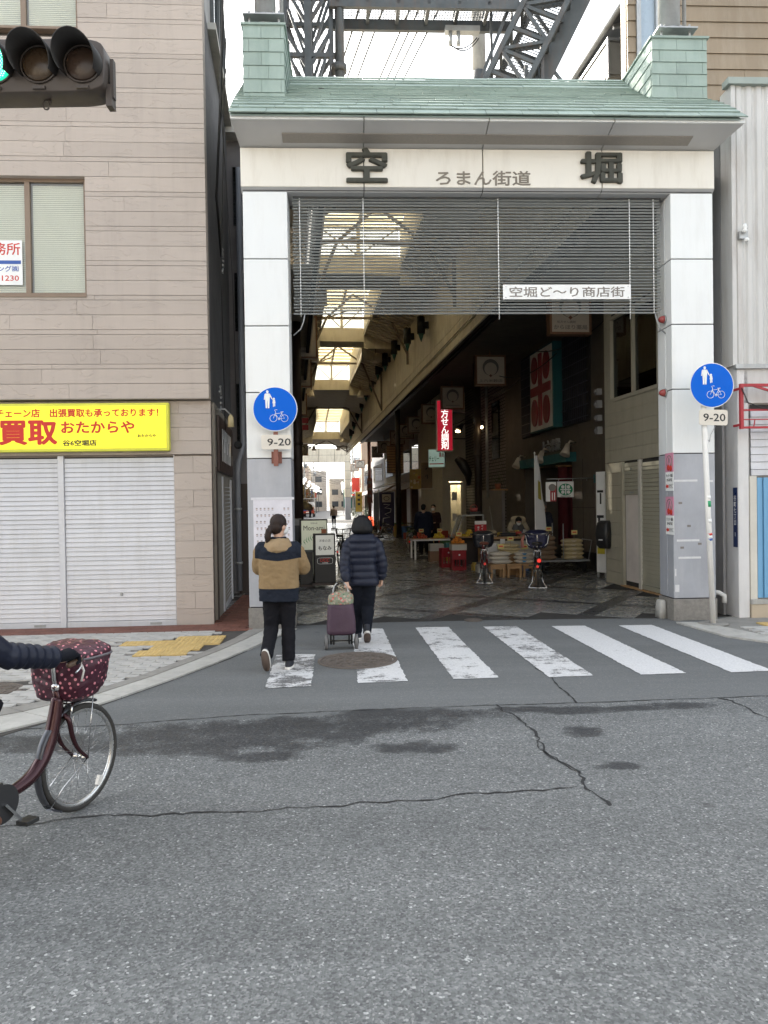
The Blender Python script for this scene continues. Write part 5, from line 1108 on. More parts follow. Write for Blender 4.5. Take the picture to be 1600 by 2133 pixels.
for x0, x1 in ((2.0, 3.6), (5.6, 7.4)):
    wn = part('window', MB().box(x0, x1, -.04, .0, 3.62, 6.1), M['gap'], rs_); gl_ = MB()
    for i in range(int((x1 - x0) / .13)): gl_.bar((x0 + .06 + i * .13, -.07, 3.65), (x0 + .06 + i * .13, -.07, 6.05), .018)
    for k in range(9): gl_.bar((x0, -.075, 3.75 + k * .28), (x1, -.075, 3.75 + k * .28), .02)
    stuff(part('grille', gl_, mat('grille_navy', (.03, .03, .05), .5), wn))
t = thing('rice_emblem_sign', 'big white box sign with a red rice emblem and teal sides', 'sign', A(1.95, 10.4, 4.78), AA - R(90))
part('case', MB().box(-1.0, 1.0, -.30, -.05, -1.14, 1.14), TE, t, bevel=.01); part('face', MB().box(-.92, .92, -.306, -.3, -1.1, 1.1), mat('emblem_face', (.7, .66, .6), .5), t)
ER = mat('emblem_red', (.28, .035, .045), .5); part('emblem_cross', MB().box(-.12, .12, -.345, -.306, -1.0, 1.0), ER, t); part('emblem_bar', MB().box(-.82, -.125, -.34, -.306, -.12, .12).box(.125, .82, -.34, -.306, -.12, .12), ER, t)
for sx in (-1, 1):
    for sz in (-1, 1): part('emblem_grain', MB().lathe([(.255, 0), (.255, -.035)], axis='y', n=24).xf(Matrix.Diagonal((1, 1, 1.5, 1))), ER, t, (sx * .5, -.306, sz * .6))
letters('上六米穀', M['galv'], rs_, (4.55, -.0, 3.22), 1.5, .34, ext=.05, bold=.0)
t0 = None
for i, (v, z) in enumerate(((12.8, 2.95), (10.6, 3.0), (8.6, 3.05))):
    lb_ = 'pale spot lamp over the rice shop front, ' + ('furthest from the gate', 'middle one with a warm rim', 'nearest the gate')[i]
    if t0 is None:
        t0 = t = thing('spot_lamp', lb_, 'lamp', A(1.93, v, z), AA - R(60), 'spot lamps on the rice shop'); part('arm', MB().tube([(.0, 0, .1), (0, -.2, .14), (0, -.3, .05)], .025, 8), M['signface'], t); part('shade', MB().tube([(0, -.28, .06), (0, -.36, -.1), (.0, -.42, -.22)], [.06, .09, .13], 14), M['signface'], t)
    else: t = copy_tree(t0); t.location = A(1.93, v, z); t['label'] = lb_
t = thing('noren_curtain', 'dark red cloth curtain hanging in the rice shop opening', 'curtain', A(2.6, 9.7, 0), AA); cl = MB(); n = 24
for i in range(n): cl.add([(-.75 + 1.5 * i / n, .05 * math.sin(i * 1.3), .5), (-.75 + 1.5 * (i + 1) / n, .05 * math.sin((i + 1) * 1.3), .5), (-.75 + 1.5 * (i + 1) / n, .03 * math.sin((i + 1) * 1.3), 2.6), (-.75 + 1.5 * i / n, .03 * math.sin(i * 1.3), 2.6)], [(0, 1, 2, 3)], True)
part('cloth', cl, mat('dark_red_cloth', (.09, .008, .012), .85, var=.2), t); part('rod', MB().cyl((-.8, 0, 2.62), (.8, 0, 2.62), .02, 8), M['wood'], t)
sh_ = thing('storage_shelf', 'pale wooden shelf of cartons at the back of the rice shop', 'shelf', A(3.3, 8.3, 0), AA)
part('upright', MB().box(-.5, -.44, -.3, .3, 0, 2.4), M['wood'], sh_); part('upright', MB().box(.44, .5, -.3, .3, 0, 2.4), M['wood'], sh_)
for i in range(4): part('board', MB().box(-.44, .44, -.3, .3, .3 + i * .5, .33 + i * .5), M['wood'], sh_)
CBm = mat('brown_cardboard', (.30, .20, .12), .8, var=.1, rnd=.15)
for i in range(4):
    for k in range(2): t = part('carton', MB().box(-.19, .19, -.2, .2, 0, .3 + .05 * ((i + k) % 3)), CBm, None, A(3.1 + .42 * k, 8.3, .332 + i * .5), (0, 0, AA)); tag(t, 'brown carton on the back shelf of the rice shop, shelf %s, %s' % (ORD[i], 'nearer the curtain' if k == 0 else 'by the pillar'), 'carton', 'cartons on the back shelf')
# hanging signs in front of the rice shop
t = thing('sign_rod', 'thin steel rod with small signs hung across the rice shop opening', 'rod', A(1.95, 7.5, 2.2), AA); part('rod', MB().cyl((-1.2, -.1, .0), (.0, .0, .02), .012, 8), M['galv'], t); 
for k in range(3): part('hook', MB().tube([(-.9 + k * .35, -.07, .0), (-.9 + k * .35, -.07, -.05)], .008, 5), M['galv'], t)
t = thing('green_sign', 'small white sign with a green oval rice emblem on the rod', 'sign', A(1.19, 7.36, 1.95), AA); part('board', MB().box(-.2, .2, -.012, .012, -.18, .19), M['print_white'], t); part('oval', MB().lathe([(.16, -.012), (.16, -.016)], axis='y', n=26).xf(Matrix.Diagonal((1.1, 1, .86, 1))), mat('sign_green', (.0, .22, .09), .5), t)
wm = MB().box(-.015, .015, -.02, -.016, -.12, .12).box(-.13, -.017, -.02, -.016, -.014, .014).box(.017, .13, -.02, -.016, -.014, .014)
for sx in (-1, 1):
    for sz in (-1, 1): wm.lathe([(.042, -.016), (.042, -.02)], (sx * .07, 0, sz * .062), 'y', 12)
stuff(part('grain_emblem', wm, M['print_white'], t)); part('caption', MB().box(-.12, .12, -.014, -.012, -.165, -.15), M['print_black'], t)
t = thing('red_notice', 'small red and white notice hung beside the green oval sign', 'notice', A(.82, 7.32, 1.9), AA - R(14)); part('board', MB().box(-.12, .12, -.01, .01, -.23, .23), M['print_white'], t); part('red_half', MB().box(-.02, .12, -.013, -.01, -.23, .14), M['red'], t); part('round_print', MB().lathe([(.085, -.013), (.085, -.016)], (.03, 0, .1), 'y', 18), M['print_grey'], t); part('text_lines', MB().box(.02, .04, -.015, -.013, -.2, -.02).box(.07, .09, -.015, -.013, -.2, -.02), M['print_white'], t)['kind'] = 'stuff'
# brick building, pharmacy and farther shops
def brick_tex(name, c1, c2, sc):
    m, t, b = _new(name); br = t.nodes.new('ShaderNodeTexBrick'); br.inputs['Scale'].default_value = sc
    mp = t.nodes.new('ShaderNodeMapping'); mp.inputs['Rotation'].default_value = (R(90), 0, 0); tc = t.nodes.new('ShaderNodeTexCoord'); t.links.new(tc.outputs['Object'], mp.inputs[0]); t.links.new(mp.outputs[0], br.inputs[0])
    br.inputs['Color1'].default_value = (*c1, 1); br.inputs['Color2'].default_value = (*c2, 1); br.inputs['Mortar'].default_value = (.02, .018, .016, 1); br.inputs['Mortar Size'].default_value = .03; br.inputs['Row Height'].default_value = .25
    t.links.new(br.outputs[0], b.inputs['Base Color']); b.inputs['Roughness'].default_value = .8; _bump(t, b, br.outputs['Fac'], .4, -.01); return m
bk = shopframe('brick_shop', 'grey brick fronted shop beyond the rice shop', 1.95, 21.0)
part('wall', MB().box(0, 6, 0, 4, 0, 6.4), brick_tex('grey_brick', (.24, .22, .2), (.18, .165, .15), 2.2), bk); wn = part('window', MB().box(1.8, 2.7, -.05, .0, 2.0, 3.0), M['framewood'], bk); part('pane', MB().box(1.86, 2.64, -.06, -.05, 2.06, 2.94), mat('dim_green_pane', (.22, .24, .18), .2), wn); part('window', MB().box(4.4, 5.3, -.05, 0, 3.2, 5.2), M['darkglass'], bk)
part('lower_panel', MB().box(3.2, 5.9, -.12, -.02, 0, 2.1), mat('grey_panel', (.26, .25, .25), .6), bk)
ph_ = thing('pharmacy', 'cream fronted pharmacy block with a glass door facing the gate', 'shop building', A(.95, 21.0), AA)
PW = mat('pharmacy_cream', (.48, .45, .38), .7, var=.1); part('wall', MB().box(0, 4, 0.02, 6, 2.55, 6.3).box(0, .28, .0, 6, 0, 2.55).box(.86, 4, .0, 6, 0, 2.55).box(.28, .86, 1.2, 6, 0, 2.55), PW, ph_)
dd = part('door', MB().box(.29, .35, .03, .07, 0, 2.5).box(.79, .85, .03, .07, 0, 2.5).box(.35, .79, .03, .07, 0, .25).box(.35, .79, .03, .07, 2.4, 2.5), mat('beige_door_frame', (.42, .38, .31), .5), ph_); part('pane', MB().box(.35, .79, .045, .05, .25, 2.4), M['glass'], dd); part('lit_notice', MB().box(.4, .62, .036, .042, 1.75, 2.1).box(.42, .6, .036, .042, .9, 1.2), M['print_white'], dd)['kind'] = 'stuff'
lp_ = part('interior_light', MB().box(.3, .84, .4, 1.1, 2.46, 2.5), mat('shop_tube', (1, .85, .6), .5, var=0, em=2.5), ph_)
t = thing('cherry_sign', 'pale green lit pharmacy board with red and green lettering above the door', 'sign', A(.42, 19.4, 3.42), AA - R(20)); part('case', MB().box(-.33, .33, -.06, .06, -.36, .36), M['galv'], t); part('face', MB().box(-.31, .31, -.066, -.06, -.34, .34), mat('pale_green_acrylic', (.45, .62, .55), .4, var=.02, em=.07), t); letters('チェリー', mat('green_letter', (.01, .13, .06), .5), t, (-.1, -.067, -.02), .4, .2, bold=.02); letters('薬局', M['print_red'], t, (.2, -.067, .13), .2, .2, bold=.02); part('small_print', MB().box(-.28, .28, -.068, -.066, -.24, -.2), M['print_red'], t)
t = thing('red_vertical_sign', 'tall lit red sign with white vertical pharmacy lettering', 'sign', A(.58, 18.6, 4.62), AA); part('case', MB().box(-.33, .33, -.08, .08, -1.0, 1.0), M['print_white'], t, bevel=.05, seg=3); part('face', MB().box(-.29, .29, -.086, -.081, -.95, .95), mat('lit_red_acrylic', (.42, .012, .03), .4, var=.02, em=.16), t)
letters('処\n方\nせ\nん\n調\n剤', mat('lit_white_letter', (.85, .83, .78), .5, var=0, em=.35), t, (0, -.087, .0), .3, 1.82, bold=.014, line=.9); part('bracket', MB().bar((.33, 0, .5), (.8, 0, .5), .05).bar((.33, 0, -.5), (.8, 0, -.5), .05), M['steel'], t)
t = thing('warm_spot_lamp', 'lit warm spot lamp on an arm right of the red vertical sign', 'lamp', A(.7, 16.5, 4.35), AA); part('arm', MB().tube([(.9, 0, .2), (.3, 0, .15), (.1, 0, .1)], .02, 6), M['black'], t); part('shade', MB().tube([(.12, 0, .12), (.0, -.06, -.02), (-.08, -.1, -.14)], [.06, .1, .14], 14), M['black'], t); part('bulb', MB().ell((-.08, -.11, -.15), .1, .08, .05), mat('lit_warm_bulb', (1, .65, .3), .5, var=0, em=5), t)
t = thing('small_bulb', 'tiny lit bulb on the brick wall by the dark brown column', 'lamp', A(1.0, 14.5, 4.15), AA); part('bulb', MB().ell((0, 0, 0), .04, .04, .05), mat('bulb_glow', (1, .75, .4), .5, var=0, em=6), t); part('socket', MB().cyl((0, 0, .04), (0, 0, .12), .025, 8), M['black'], t)
t = thing('awning_unit', 'dark bundled awning unit below the pharmacy board', 'awning', A(1.1, 17.5, 3.0), AA); part('roll', MB().tube([(-.3, 0, .3), (-.1, -.1, .1), (.1, -.1, -.3), (.15, 0, -.7)], [.12, .2, .16, .06], 12), M['black'], t)
pool = [((.25, .23, .2), 'grey'), ((.2, .13, .09), 'brown'), ((.3, .26, .2), 'tan'), ((.16, .16, .17), 'slate coloured')]
for i, (v0, v1, u, h) in enumerate(((27.05, 32, 1.3, 6.2), (32.05, 38, 1.5, 6.2), (38.05, 44, 1.3, 6.1), (46.5, 55, 1.6, 5.6), (56, 65, 1.8, 5.4))):
    c, nm = pool[i % 4]; t = thing('arcade_shop', '%s fronted shop on the right of the arcade, %s past the pharmacy' % (nm, ORD[i]), 'shop building', A(u, v1), AA - R(90), 'farther shops on the right')
    wd = v1 - v0; part('wall', MB().box(0, wd, 0, 5, 2.6, h).box(0, .5, 0, 5, 0, 2.6).box(wd - .5, wd, 0, 5, 0, 2.6).box(.5, wd - .5, 1.5, 5, 0, 2.6), mat('shopwall_' + nm, c, .8, var=.15), t)
    part('side_panel', MB().box(wd, wd + .03, .1, 2.5, 2.2, 5.2), mat('dull_sign_board', (.3, .25, .19), .7, var=.15), t); part('awning', MB().hexa([(.2, -.9, 2.35), (wd - .2, -.9, 2.35), (.2, 0, 2.7), (wd - .2, 0, 2.7), (.2, -.9, 2.4), (wd - .2, -.9, 2.4), (.2, 0, 2.9), (wd - .2, 0, 2.9)]), mat('striped_awning_' + nm, (c[0] * .7, c[1] * .6, c[2] * .6), .8), t)
    part('shutter', MB().box(wd / 2, wd - .5, .05, .1, 0, 2.6), M['shutter'], t); wn = part('window', MB().box(1, wd - 1, -.03, 0, 3.4, 4.8), M['steel'], t); part('pane', MB().box(1.06, wd - 1.06, -.036, -.03, 3.46, 4.74), M['darkglass'], wn)
for i, (v0, v1, c) in enumerate(((11.6, 18, (.13, .11, .1)), (18.05, 26, (.2, .18, .15)), (26.05, 42, (.15, .12, .1)), (42.05, 64, (.24, .2, .16)))):
    t = thing('arcade_shop', ('dark', 'grey brown', 'brown', 'tan')[i] + ' shop on the left side of the arcade hidden mostly by the left pillar', 'shop building', A(-6.0, v0), AA + R(90), 'shops on the left')
    wd = v1 - v0; part('wall', MB().box(0, wd, 0, 5, 2.6, 6.3).box(0, .6, 0, 5, 0, 2.6).box(wd - .6, wd, 0, 5, 0, 2.6).box(.6, wd - .6, 1.5, 5, 0, 2.6), mat('leftwall_%d' % i, c, .8), t); part('awning', MB().box(.3, wd - .3, -.8, .0, 2.6, 2.8), TE if i == 1 else M['dkbrown'], t); part('shutter', MB().box(wd * .5, wd - .6, .05, .1, 0, 2.6), M['shutter'], t)
# goods signs on the right, farther in
t = thing('food_poster', 'lit glossy food poster in a yellow frame', 'poster', A(.3, 24, 2.75), AA); part('frame', MB().box(-.26, .26, -.03, .03, -.45, .45), mat('gold_frame', (.45, .32, .08), .4), t); part('print', MB().box(-.23, .23, -.034, -.03, -.42, .42), mask_pattern('food_print', (.4, .28, .1), [(.5, .05, .02), (.55, .4, .1), (.3, .12, .05), (.6, .5, .35)], 6, .4, 1), t)
t = thing('wooden_sign', 'brown wooden sign board with brush marks hung beside the food poster', 'sign', A(.47, 22, 2.85), AA); part('board', MB().box(-.24, .24, -.03, .03, -.55, .55), mat('aged_wood', (.2, .14, .09), .7, var=.2), t); part('ledge', MB().box(-.28, .28, -.06, .04, -.62, -.555), M['signface'], t); part('brush_mark', MB().tube([(-.06, -.035, .25), (.02, -.035, .3)], .02, 6).tube([(-.08, -.035, -.05), (.02, -.035, .02), (.03, -.035, -.15)], .02, 6), M['print_black'], t)['kind'] = 'stuff'
t = thing('purple_banner', 'tall purple banner with white outlined brush strokes', 'banner', A(-.78, 26, 0), AA); part('cloth', MB().box(-.36, .36, -.01, .01, .55, 2.2), mat('purple_cloth', (.045, .04, .10), .8), t); part('bowl_print', MB().box(-.22, .2, -.014, -.01, 1.72, 2.1), mat('banner_paper', (.5, .46, .42), .8), t)
part('bowl_ring', MB().tube([(-.01 + .13 * math.cos(a), -.02, 1.9 + .1 * math.sin(a)) for a in [k * .5236 for k in range(12)]], .014, 6, closed=True), M['print_black'], t); part('brush_outline', MB().tube([(-.15, -.016, 1.62), (.15, -.016, 1.6), (-.1, -.016, 1.45), (.2, -.016, 1.4), (.18, -.016, 1.25), (-.1, -.016, 1.15), (.15, -.016, 1.0), (-.18, -.016, .95), (-.2, -.016, .7), (.1, -.016, .65)], .018, 6), M['print_white'], t); part('pole', MB().cyl((-.38, 0, 0), (-.38, 0, 2.4), .016, 8), M['galv'], t); part('base', MB().loft([(-.38, 0, 0, .2, .2), (-.38, 0, .08, .16, .16)], 16), M['black'], t)
t = thing('awning_pole', 'two white awning poles sticking out over the arcade', 'pole', A(-.3, 30, 2.6), AA); part('pole', MB().bar((-.7, 0, -.15), (.5, 0, .2), .035), M['print_white'], t); part('pole', MB().bar((-.7, .1, -.17), (.5, .1, .06), .035), M['print_white'], t)
t = thing('slatted_sign', 'brown slatted hanging sign near the sunlit end', 'sign', A(.2, 30, 4.0), AA); part('frame', MB().box(-.45, .45, -.04, .04, -.75, .75), M['framewood'], t)
for i in range(10): part('slat', MB().box(-.42, .42, -.06, -.04, -.68 + i * .14, -.59 + i * .14), M['wood'], t)
t = thing('yellow_banner', 'yellow vertical banner with dark lettering by the far pillar', 'banner', A(.65, 58, 0), AA); part('cloth', MB().box(-.3, .3, -.01, .01, .9, 2.7), mat('yellow_cloth', (.5, .33, .05), .8), t); part('marks', MB().box(-.12, .12, -.014, -.01, 2.3, 2.5).box(-.12, .12, -.014, -.01, 1.9, 2.1).box(-.12, .12, -.014, -.01, 1.5, 1.7), M['print_black'], t)['kind'] = 'stuff'; part('pole', MB().cyl((-.32, 0, 0), (-.32, 0, 2.9), .02, 6), M['galv'], t)
t = thing('barrier_lights', 'pair of red glowing bollard lights by the bicycles', 'lamp', A(-1.0, 31, 0), AA); part('tube', MB().cyl((-.08, 0, .45), (-.14, 0, .95), .05, 8), mat('red_glow', (1, .12, .05), .5, var=0, em=.7), t); part('tube', MB().cyl((.08, 0, .45), (.02, 0, .95), .05, 8), mat('red_glow', (1, .12, .05), .5, var=0, em=.7), t); part('stand', MB().box(-.3, .3, -.15, .15, 0, .45), M['dkbrown'], t)
# far gate
fg = thing('far_gate', 'distant cream arcade gate framing the sunlit street beyond', 'gate', A(-5.856, 66.7), AA)
for x0, x1 in ((0, .594), (5.856, 6.45)):
    p = part('pillar', MB().box(x0 + .02, x1 - .02, .03, .57, 0, 5.9), M['gap'], fg)
    for z0, z1, m_ in ((0, 2.3, 'zinc'), (2.32, 3.2, 'acream'), (3.22, 4.1, 'acream'), (4.12, 5, 'acream'), (5.02, 5.9, 'acream')): part('panel', MB().box(x0, x1, 0, .6, z0, z1), M[m_], p)
lt = part('lintel', MB().box(-.0, 6.45, .02, .58, 5.92, 7.3), M['gap'], fg)
for i in range(4):
    for z0, z1 in ((5.93, 6.6), (6.62, 7.3)): part('lintel_panel', MB().box(.02 + i * 1.61, 1.6 + i * 1.61, 0, .6, z0, z1), M['acream'], lt)

# ------------------------------------------------------------------ street beyond
FA = AA - .066; FO = A(-2.4, 68)
FX = Vector((math.cos(FA), math.sin(FA), 0)); FY = Vector((-math.sin(FA), math.cos(FA), 0))
def Fp(x, y, z=0): return FO + FX * x + FY * y + Vector((0, 0, z))
far_road = struct(part('far_street', MB().box(-4.2, 4.2, -.8, 190, .0, .02), mat('far_asphalt', (.13, .13, .13), .85, var=.15, vs=1.5), None, FO, (0, 0, FA)))
fs_ = ((.5, .45, .38), (.42, .42, .42), (.34, .25, .19), (.55, .5, .44), (.3, .3, .32), (.46, .38, .28), (.38, .4, .42), (.5, .42, .34))
for s_ in (-1, 1):
    y = 3.0
    for i in range(9):
        w_ = 7.5 + (i * 37 % 5); h = 6.2 + (i * 53 + (3 if s_ > 0 else 0)) % 4 * .9; c = fs_[(i * 3 + (s_ > 0) * 2) % 8]
        t = thing('street_house', ('left' if s_ < 0 else 'right') + ' side %s storefront house beyond the far gate, %s along' % (('pale', 'grey', 'brown', 'cream', 'slate', 'tan', 'blue grey', 'sandy')[(i * 3 + (s_ > 0) * 2) % 8], ORD[i]), 'house', Fp(s_ * 4.3, y if s_ > 0 else y + w_), FA + R(-90 if s_ > 0 else 90) * 1.0 + (0), 'houses of the far street')
        if s_ > 0: t.location = Fp(4.3, y + w_)
        else: t.location = Fp(-4.3, y)
        part('wall', MB().box(0, w_ - .15, 0, 7, 0, h), mat('far_wall_%d' % ((i * 3 + (s_ > 0) * 2) % 8), c, .85, var=.12), t); part('shopfront', MB().box(.4, w_ - .6, -.05, 0, 0, 2.4), mat('far_front', (.07, .07, .08), .3), t); part('awning', MB().box(.2, w_ - .4, -1.0, 0, 2.5, 2.7), mat('far_awning_%d' % (i % 3), ((.35, .05, .04), (.04, .2, .15), (.4, .33, .2))[i % 3], .8), t)
        for k in range(int(w_ // 2.6)): wn = part('window', MB().box(.7 + k * 2.5, 2.3 + k * 2.5, -.04, 0, 3.4, 4.9), M['galv'], t); part('pane', MB().box(.76 + k * 2.5, 2.24 + k * 2.5, -.046, -.04, 3.46, 4.84), mat('far_dark_pane', (.05, .06, .07), .08), wn)
        part('hanging_sign', MB().box(w_ * .3, w_ * .3 + .12, -1.0, -.1, 3.0, 4.6), mat('far_sign_%d' % (i % 4), ((.55, .06, .04), (.6, .58, .5), (.05, .15, .4), (.55, .4, .05))[i % 4], .5), t)
        y += w_
for i, (x, y) in enumerate(((-3.5, 8), (3.6, 22), (-3.4, 34), (3.6, 52), (-3.3, 66), (3.5, 84))):
    t = thing('utility_pole', 'concrete utility pole on the %s of the far street, %s along' % ('left' if x < 0 else 'right', ORD[i]), 'utility pole', Fp(x, y), FA, 'utility poles of the far street'); part('pole', MB().cyl((0, 0, 0), (0, 0, 10), .16, 10, .11), M['concrete'], t); part('cross_arm', MB().bar((-.9, 0, 8.6), (.9, 0, 8.6), .09).bar((-.7, 0, 7.9), (.7, 0, 7.9), .08), M['galv'], t); part('transformer', MB().cyl((.3, -.2, 7), (.3, -.2, 7.7), .22, 10), M['galv'], t)
    for k in range(4): wire('far street wire hung between the poles, span %s line %s' % (ORD[i], ORD[k]), sag(Fp(x + (k - 1.5) * .5, y, 8.7 - .35 * (k % 2) - .6 * (k == 3)), Fp(-x + (k - 1.5) * .5, y + 14, 8.4 - .4 * (k % 2)), .5), .022, 'far street wires')
    for k in range(3): wire('far street service wire looping across, span %s line %s' % (ORD[i], ORD[k]), sag(Fp(x, y, 7.6 - k * .5), Fp(-x * 1.2, y + 5 - k * 4, 6.0 - .3 * k), .5), .02, 'far street wires')
GLO = mat('globe_lamp_glass', (.85, .82, .74), .3, var=.02, em=.5); t0 = None
for i in range(12):
    x, y = (-2.6 if i % 2 == 0 else 2.7), 6 + i * 6.5; lb_ = 'white globe street lamp beyond the far gate, %s along' % ORD[i]
    if t0 is None:
        t0 = t = thing('street_lamp', lb_, 'street lamp', Fp(x, y), FA, 'globe street lamps'); part('post', MB().cyl((0, 0, 0), (0, 0, 4.6), .06, 8), M['steel'], t); part('arm', MB().bar((-.45, 0, 4.3), (.45, 0, 4.3), .05), M['steel'], t)
        for s_ in (-1, 1): part('globe', MB().ell((s_ * .45, 0, 4.05), .22, .22, .22), GLO, t)
        part('globe', MB().ell((0, 0, 4.8), .24, .24, .24), GLO, t)
    else: t = copy_tree(t0); t.location = Fp(x, y); t['label'] = lb_
t = thing('green_netting', 'green construction netting on a scaffold frame along the right of the far street', 'netting', Fp(3.2, 40), FA); part('net', MB().box(-.9, .9, -.02, .02, 1.0, 5.2), mat('green_net', (.02, .16, .12), .8, var=.15), t); part('frame', MB().bar((-.9, 0, 0), (-.9, 0, 5.3), .05).bar((.9, 0, 0), (.9, 0, 5.3), .05), M['galv'], t)
def leafy(name, label, loc, h, r, c, n, seed):
    t = thing(name, label, 'tree', loc); rr = random.Random(seed)
    tr = MB().tube([(0, 0, 0), (.05, 0, h * .3), (-.05, .05, h * .6)], [.13, .1, .06], 8)
    for k in range(6): a = k * 1.05; tr.tube([(0, 0, h * (.3 + .04 * k)), (.5 * r * math.cos(a), .5 * r * math.sin(a), h * (.6 + .05 * k))], [.05, .02], 5)
    part('trunk', tr, mat('bark', (.09, .065, .045), .9), t); cr = MB()
    for k in range(n):
        a, b, q = rr.uniform(0, 6.28), rr.uniform(-1, 1), rr.random() ** .4
        p = Vector((math.cos(a) * math.sqrt(1 - b * b) * r * q, math.sin(a) * math.sqrt(1 - b * b) * r * q, h * .68 + b * h * .32 * q)); d = Vector((rr.uniform(-1, 1), rr.uniform(-1, 1), rr.uniform(-1, 1))).normalized(); e, f = _frame(d); s_ = rr.uniform(.06, .13)
        cr.add([p - e * s_, p + f * s_ * .5, p + e * s_, p - f * s_ * .5], [(0, 1, 2, 3)])
    part('crown', cr, mat('leaf_' + name, c, .7, var=.35, vs=1.5), t)
for i, (x, y, h, c) in enumerate(((-9, 92, 9, (.35, .33, .3)), (-1.0, 100, 7.5, (.4, .36, .3)), (6.5, 95, 10, (.3, .3, .32)))):
    t = thing('end_building', ('wide grey', 'tan', 'tall slate')[i] + ' building closing the view where the far street bends', 'building', Fp(x, y), FA, 'buildings closing the far street')
    part('wall', MB().box(0, 7.4, 0, 6, 0, h), mat('end_wall_%d' % i, c, .85, var=.2), t)
    for fl in range(int(h // 2.8)):
        for k in range(3): wn = part('window', MB().box(.6 + k * 2.2, 2.1 + k * 2.2, -.05, 0, .9 + fl * 2.8, 2.2 + fl * 2.8), M['steel'], t); part('pane', MB().box(.66 + k * 2.2, 2.04 + k * 2.2, -.056, -.05, .96 + fl * 2.8, 2.14 + fl * 2.8), mat('far_dark_pane', (.05, .06, .07), .08), wn)
leafy('autumn_tree', 'small yellow brown autumn tree on the left of the far street', Fp(-2.9, 24), 4.6, 1.3, (.16, .10, .025), 1500, 4)
# delivery truck
t = thing('delivery_truck', 'small open backed delivery truck with blue load parked on the far left', 'truck', Fp(-2.2, 17.5), FA)
part('cab', MB().loft([(0, 3.2, .35, .8, .75), (0, 3.2, 1.1, .8, .75), (0, 3.3, 1.9, .72, .55)], 20, 6), mat('truck_white', (.6, .6, .58), .4), t); part('bed', MB().box(-.85, .85, -.6, 2.4, .62, .75).box(-.85, -.8, -.6, 2.4, .75, 1.05).box(.8, .85, -.6, 2.4, .75, 1.05), M['steel'], t)
part('canopy_frame', MB().bar((-.82, -.6, .7), (-.82, -.6, 2.3), .06).bar((.82, -.6, .7), (.82, -.6, 2.3), .06).bar((-.82, 2.3, .7), (-.82, 2.3, 2.3), .06).bar((.82, 2.3, .7), (.82, 2.3, 2.3), .06).box(-.88, .88, -.65, 2.4, 2.3, 2.36), mat('canopy_white', (.65, .65, .62), .6), t)
for x in (-.72, .72):
    for y in (.3, 3.1): part('wheel', MB().lathe([(.27, -.09), (.3, -.05), (.3, .05), (.27, .09)], (x, y, .3), 'x', 16), M['black'], t)
part('tail_board', MB().box(-.85, .85, -.66, -.61, .5, .8), mat('truck_red', (.45, .07, .03), .5), t); part('number_plate', MB().box(-.2, .2, -.69, -.66, .55, .7), M['print_white'], t); part('tail_light', MB().box(.55, .8, -.68, -.66, .82, .92), M['print_red'], t)
for i, (x, z, c, h) in enumerate(((-.45, .75, (.02, .12, .45), .9), (.3, .75, (.05, .06, .09), .8), (.55, .75, (.5, .12, .03), .55))):
    o = part('cargo_box', MB().box(-.25, .25, -.25, .25, 0, h), mat('cargo_%d' % i, c, .6), None, Fp(-2.2 + x, 17.3, z), (0, 0, FA), bevel=.02); tag(o, ('blue', 'dark', 'orange')[i] + ' container standing in the back of the delivery truck', 'container', 'containers in the truck')
# ------------------------------------------------------------------ people
_cl = bpy.data.textures.new('folds', 'CLOUDS'); _cl.noise_scale = .16; _cl.noise_depth = 2
_cf = bpy.data.textures.new('wrinkles', 'CLOUDS'); _cf.noise_scale = .055; _cf.noise_depth = 1; _cf.noise_type = 'HARD_NOISE'
def soft(name, mb, m, parent, voxel=.012, it=3, disp=0, loc=(0, 0, 0), rot=(0, 0, 0)):
    o = part(name, mb, m, parent, loc, rot)
    r = o.modifiers.new('r', 'REMESH'); r.mode = 'VOXEL'; r.voxel_size = voxel; r.use_smooth_shade = True
    if it: s = o.modifiers.new('s', 'SMOOTH'); s.iterations = it; s.factor = .5
    if disp: d = o.modifiers.new('d', 'DISPLACE'); d.texture = _cl; d.strength = disp; d.mid_level = .5; d.texture_coords = 'LOCAL'
    if disp >= .018: d = o.modifiers.new('w', 'DISPLACE'); d.texture = _cf; d.strength = .009; d.mid_level = .5; d.texture_coords = 'LOCAL'
    return o
SKIN = mat('skin', (.55, .34, .24), .55, var=.06, vs=9); HAIRD = mat('dark_brown_hair', (.022, .013, .010), .5, spec=.25, var=.4, vs=30, stretch=(1, 1, .2), bump=.5, bs=90, obj=True); HAIRB = mat('black_hair', (.006, .006, .007), .5, spec=.22, var=.4, vs=30, stretch=(1, 1, .2), bump=.5, bs=90, obj=True); HAIRG = mat('grey_hair', (.28, .27, .26), .6, var=.3, vs=30)
MASK = mat('white_mask', (.75, .75, .74), .8, var=.03); SHOE = mat('navy_canvas', (.02, .022, .03), .7); SOLE = mat('white_rubber', (.68, .66, .62), .6); SOLEB = mat('brown_outsole', (.10, .07, .055), .7)
def cloth(name, c, r=.85, bump=.15, bs=300, var=.1): return mat(name, c, r, var=var, vs=6, bump=bump, bs=bs, spec=.12)
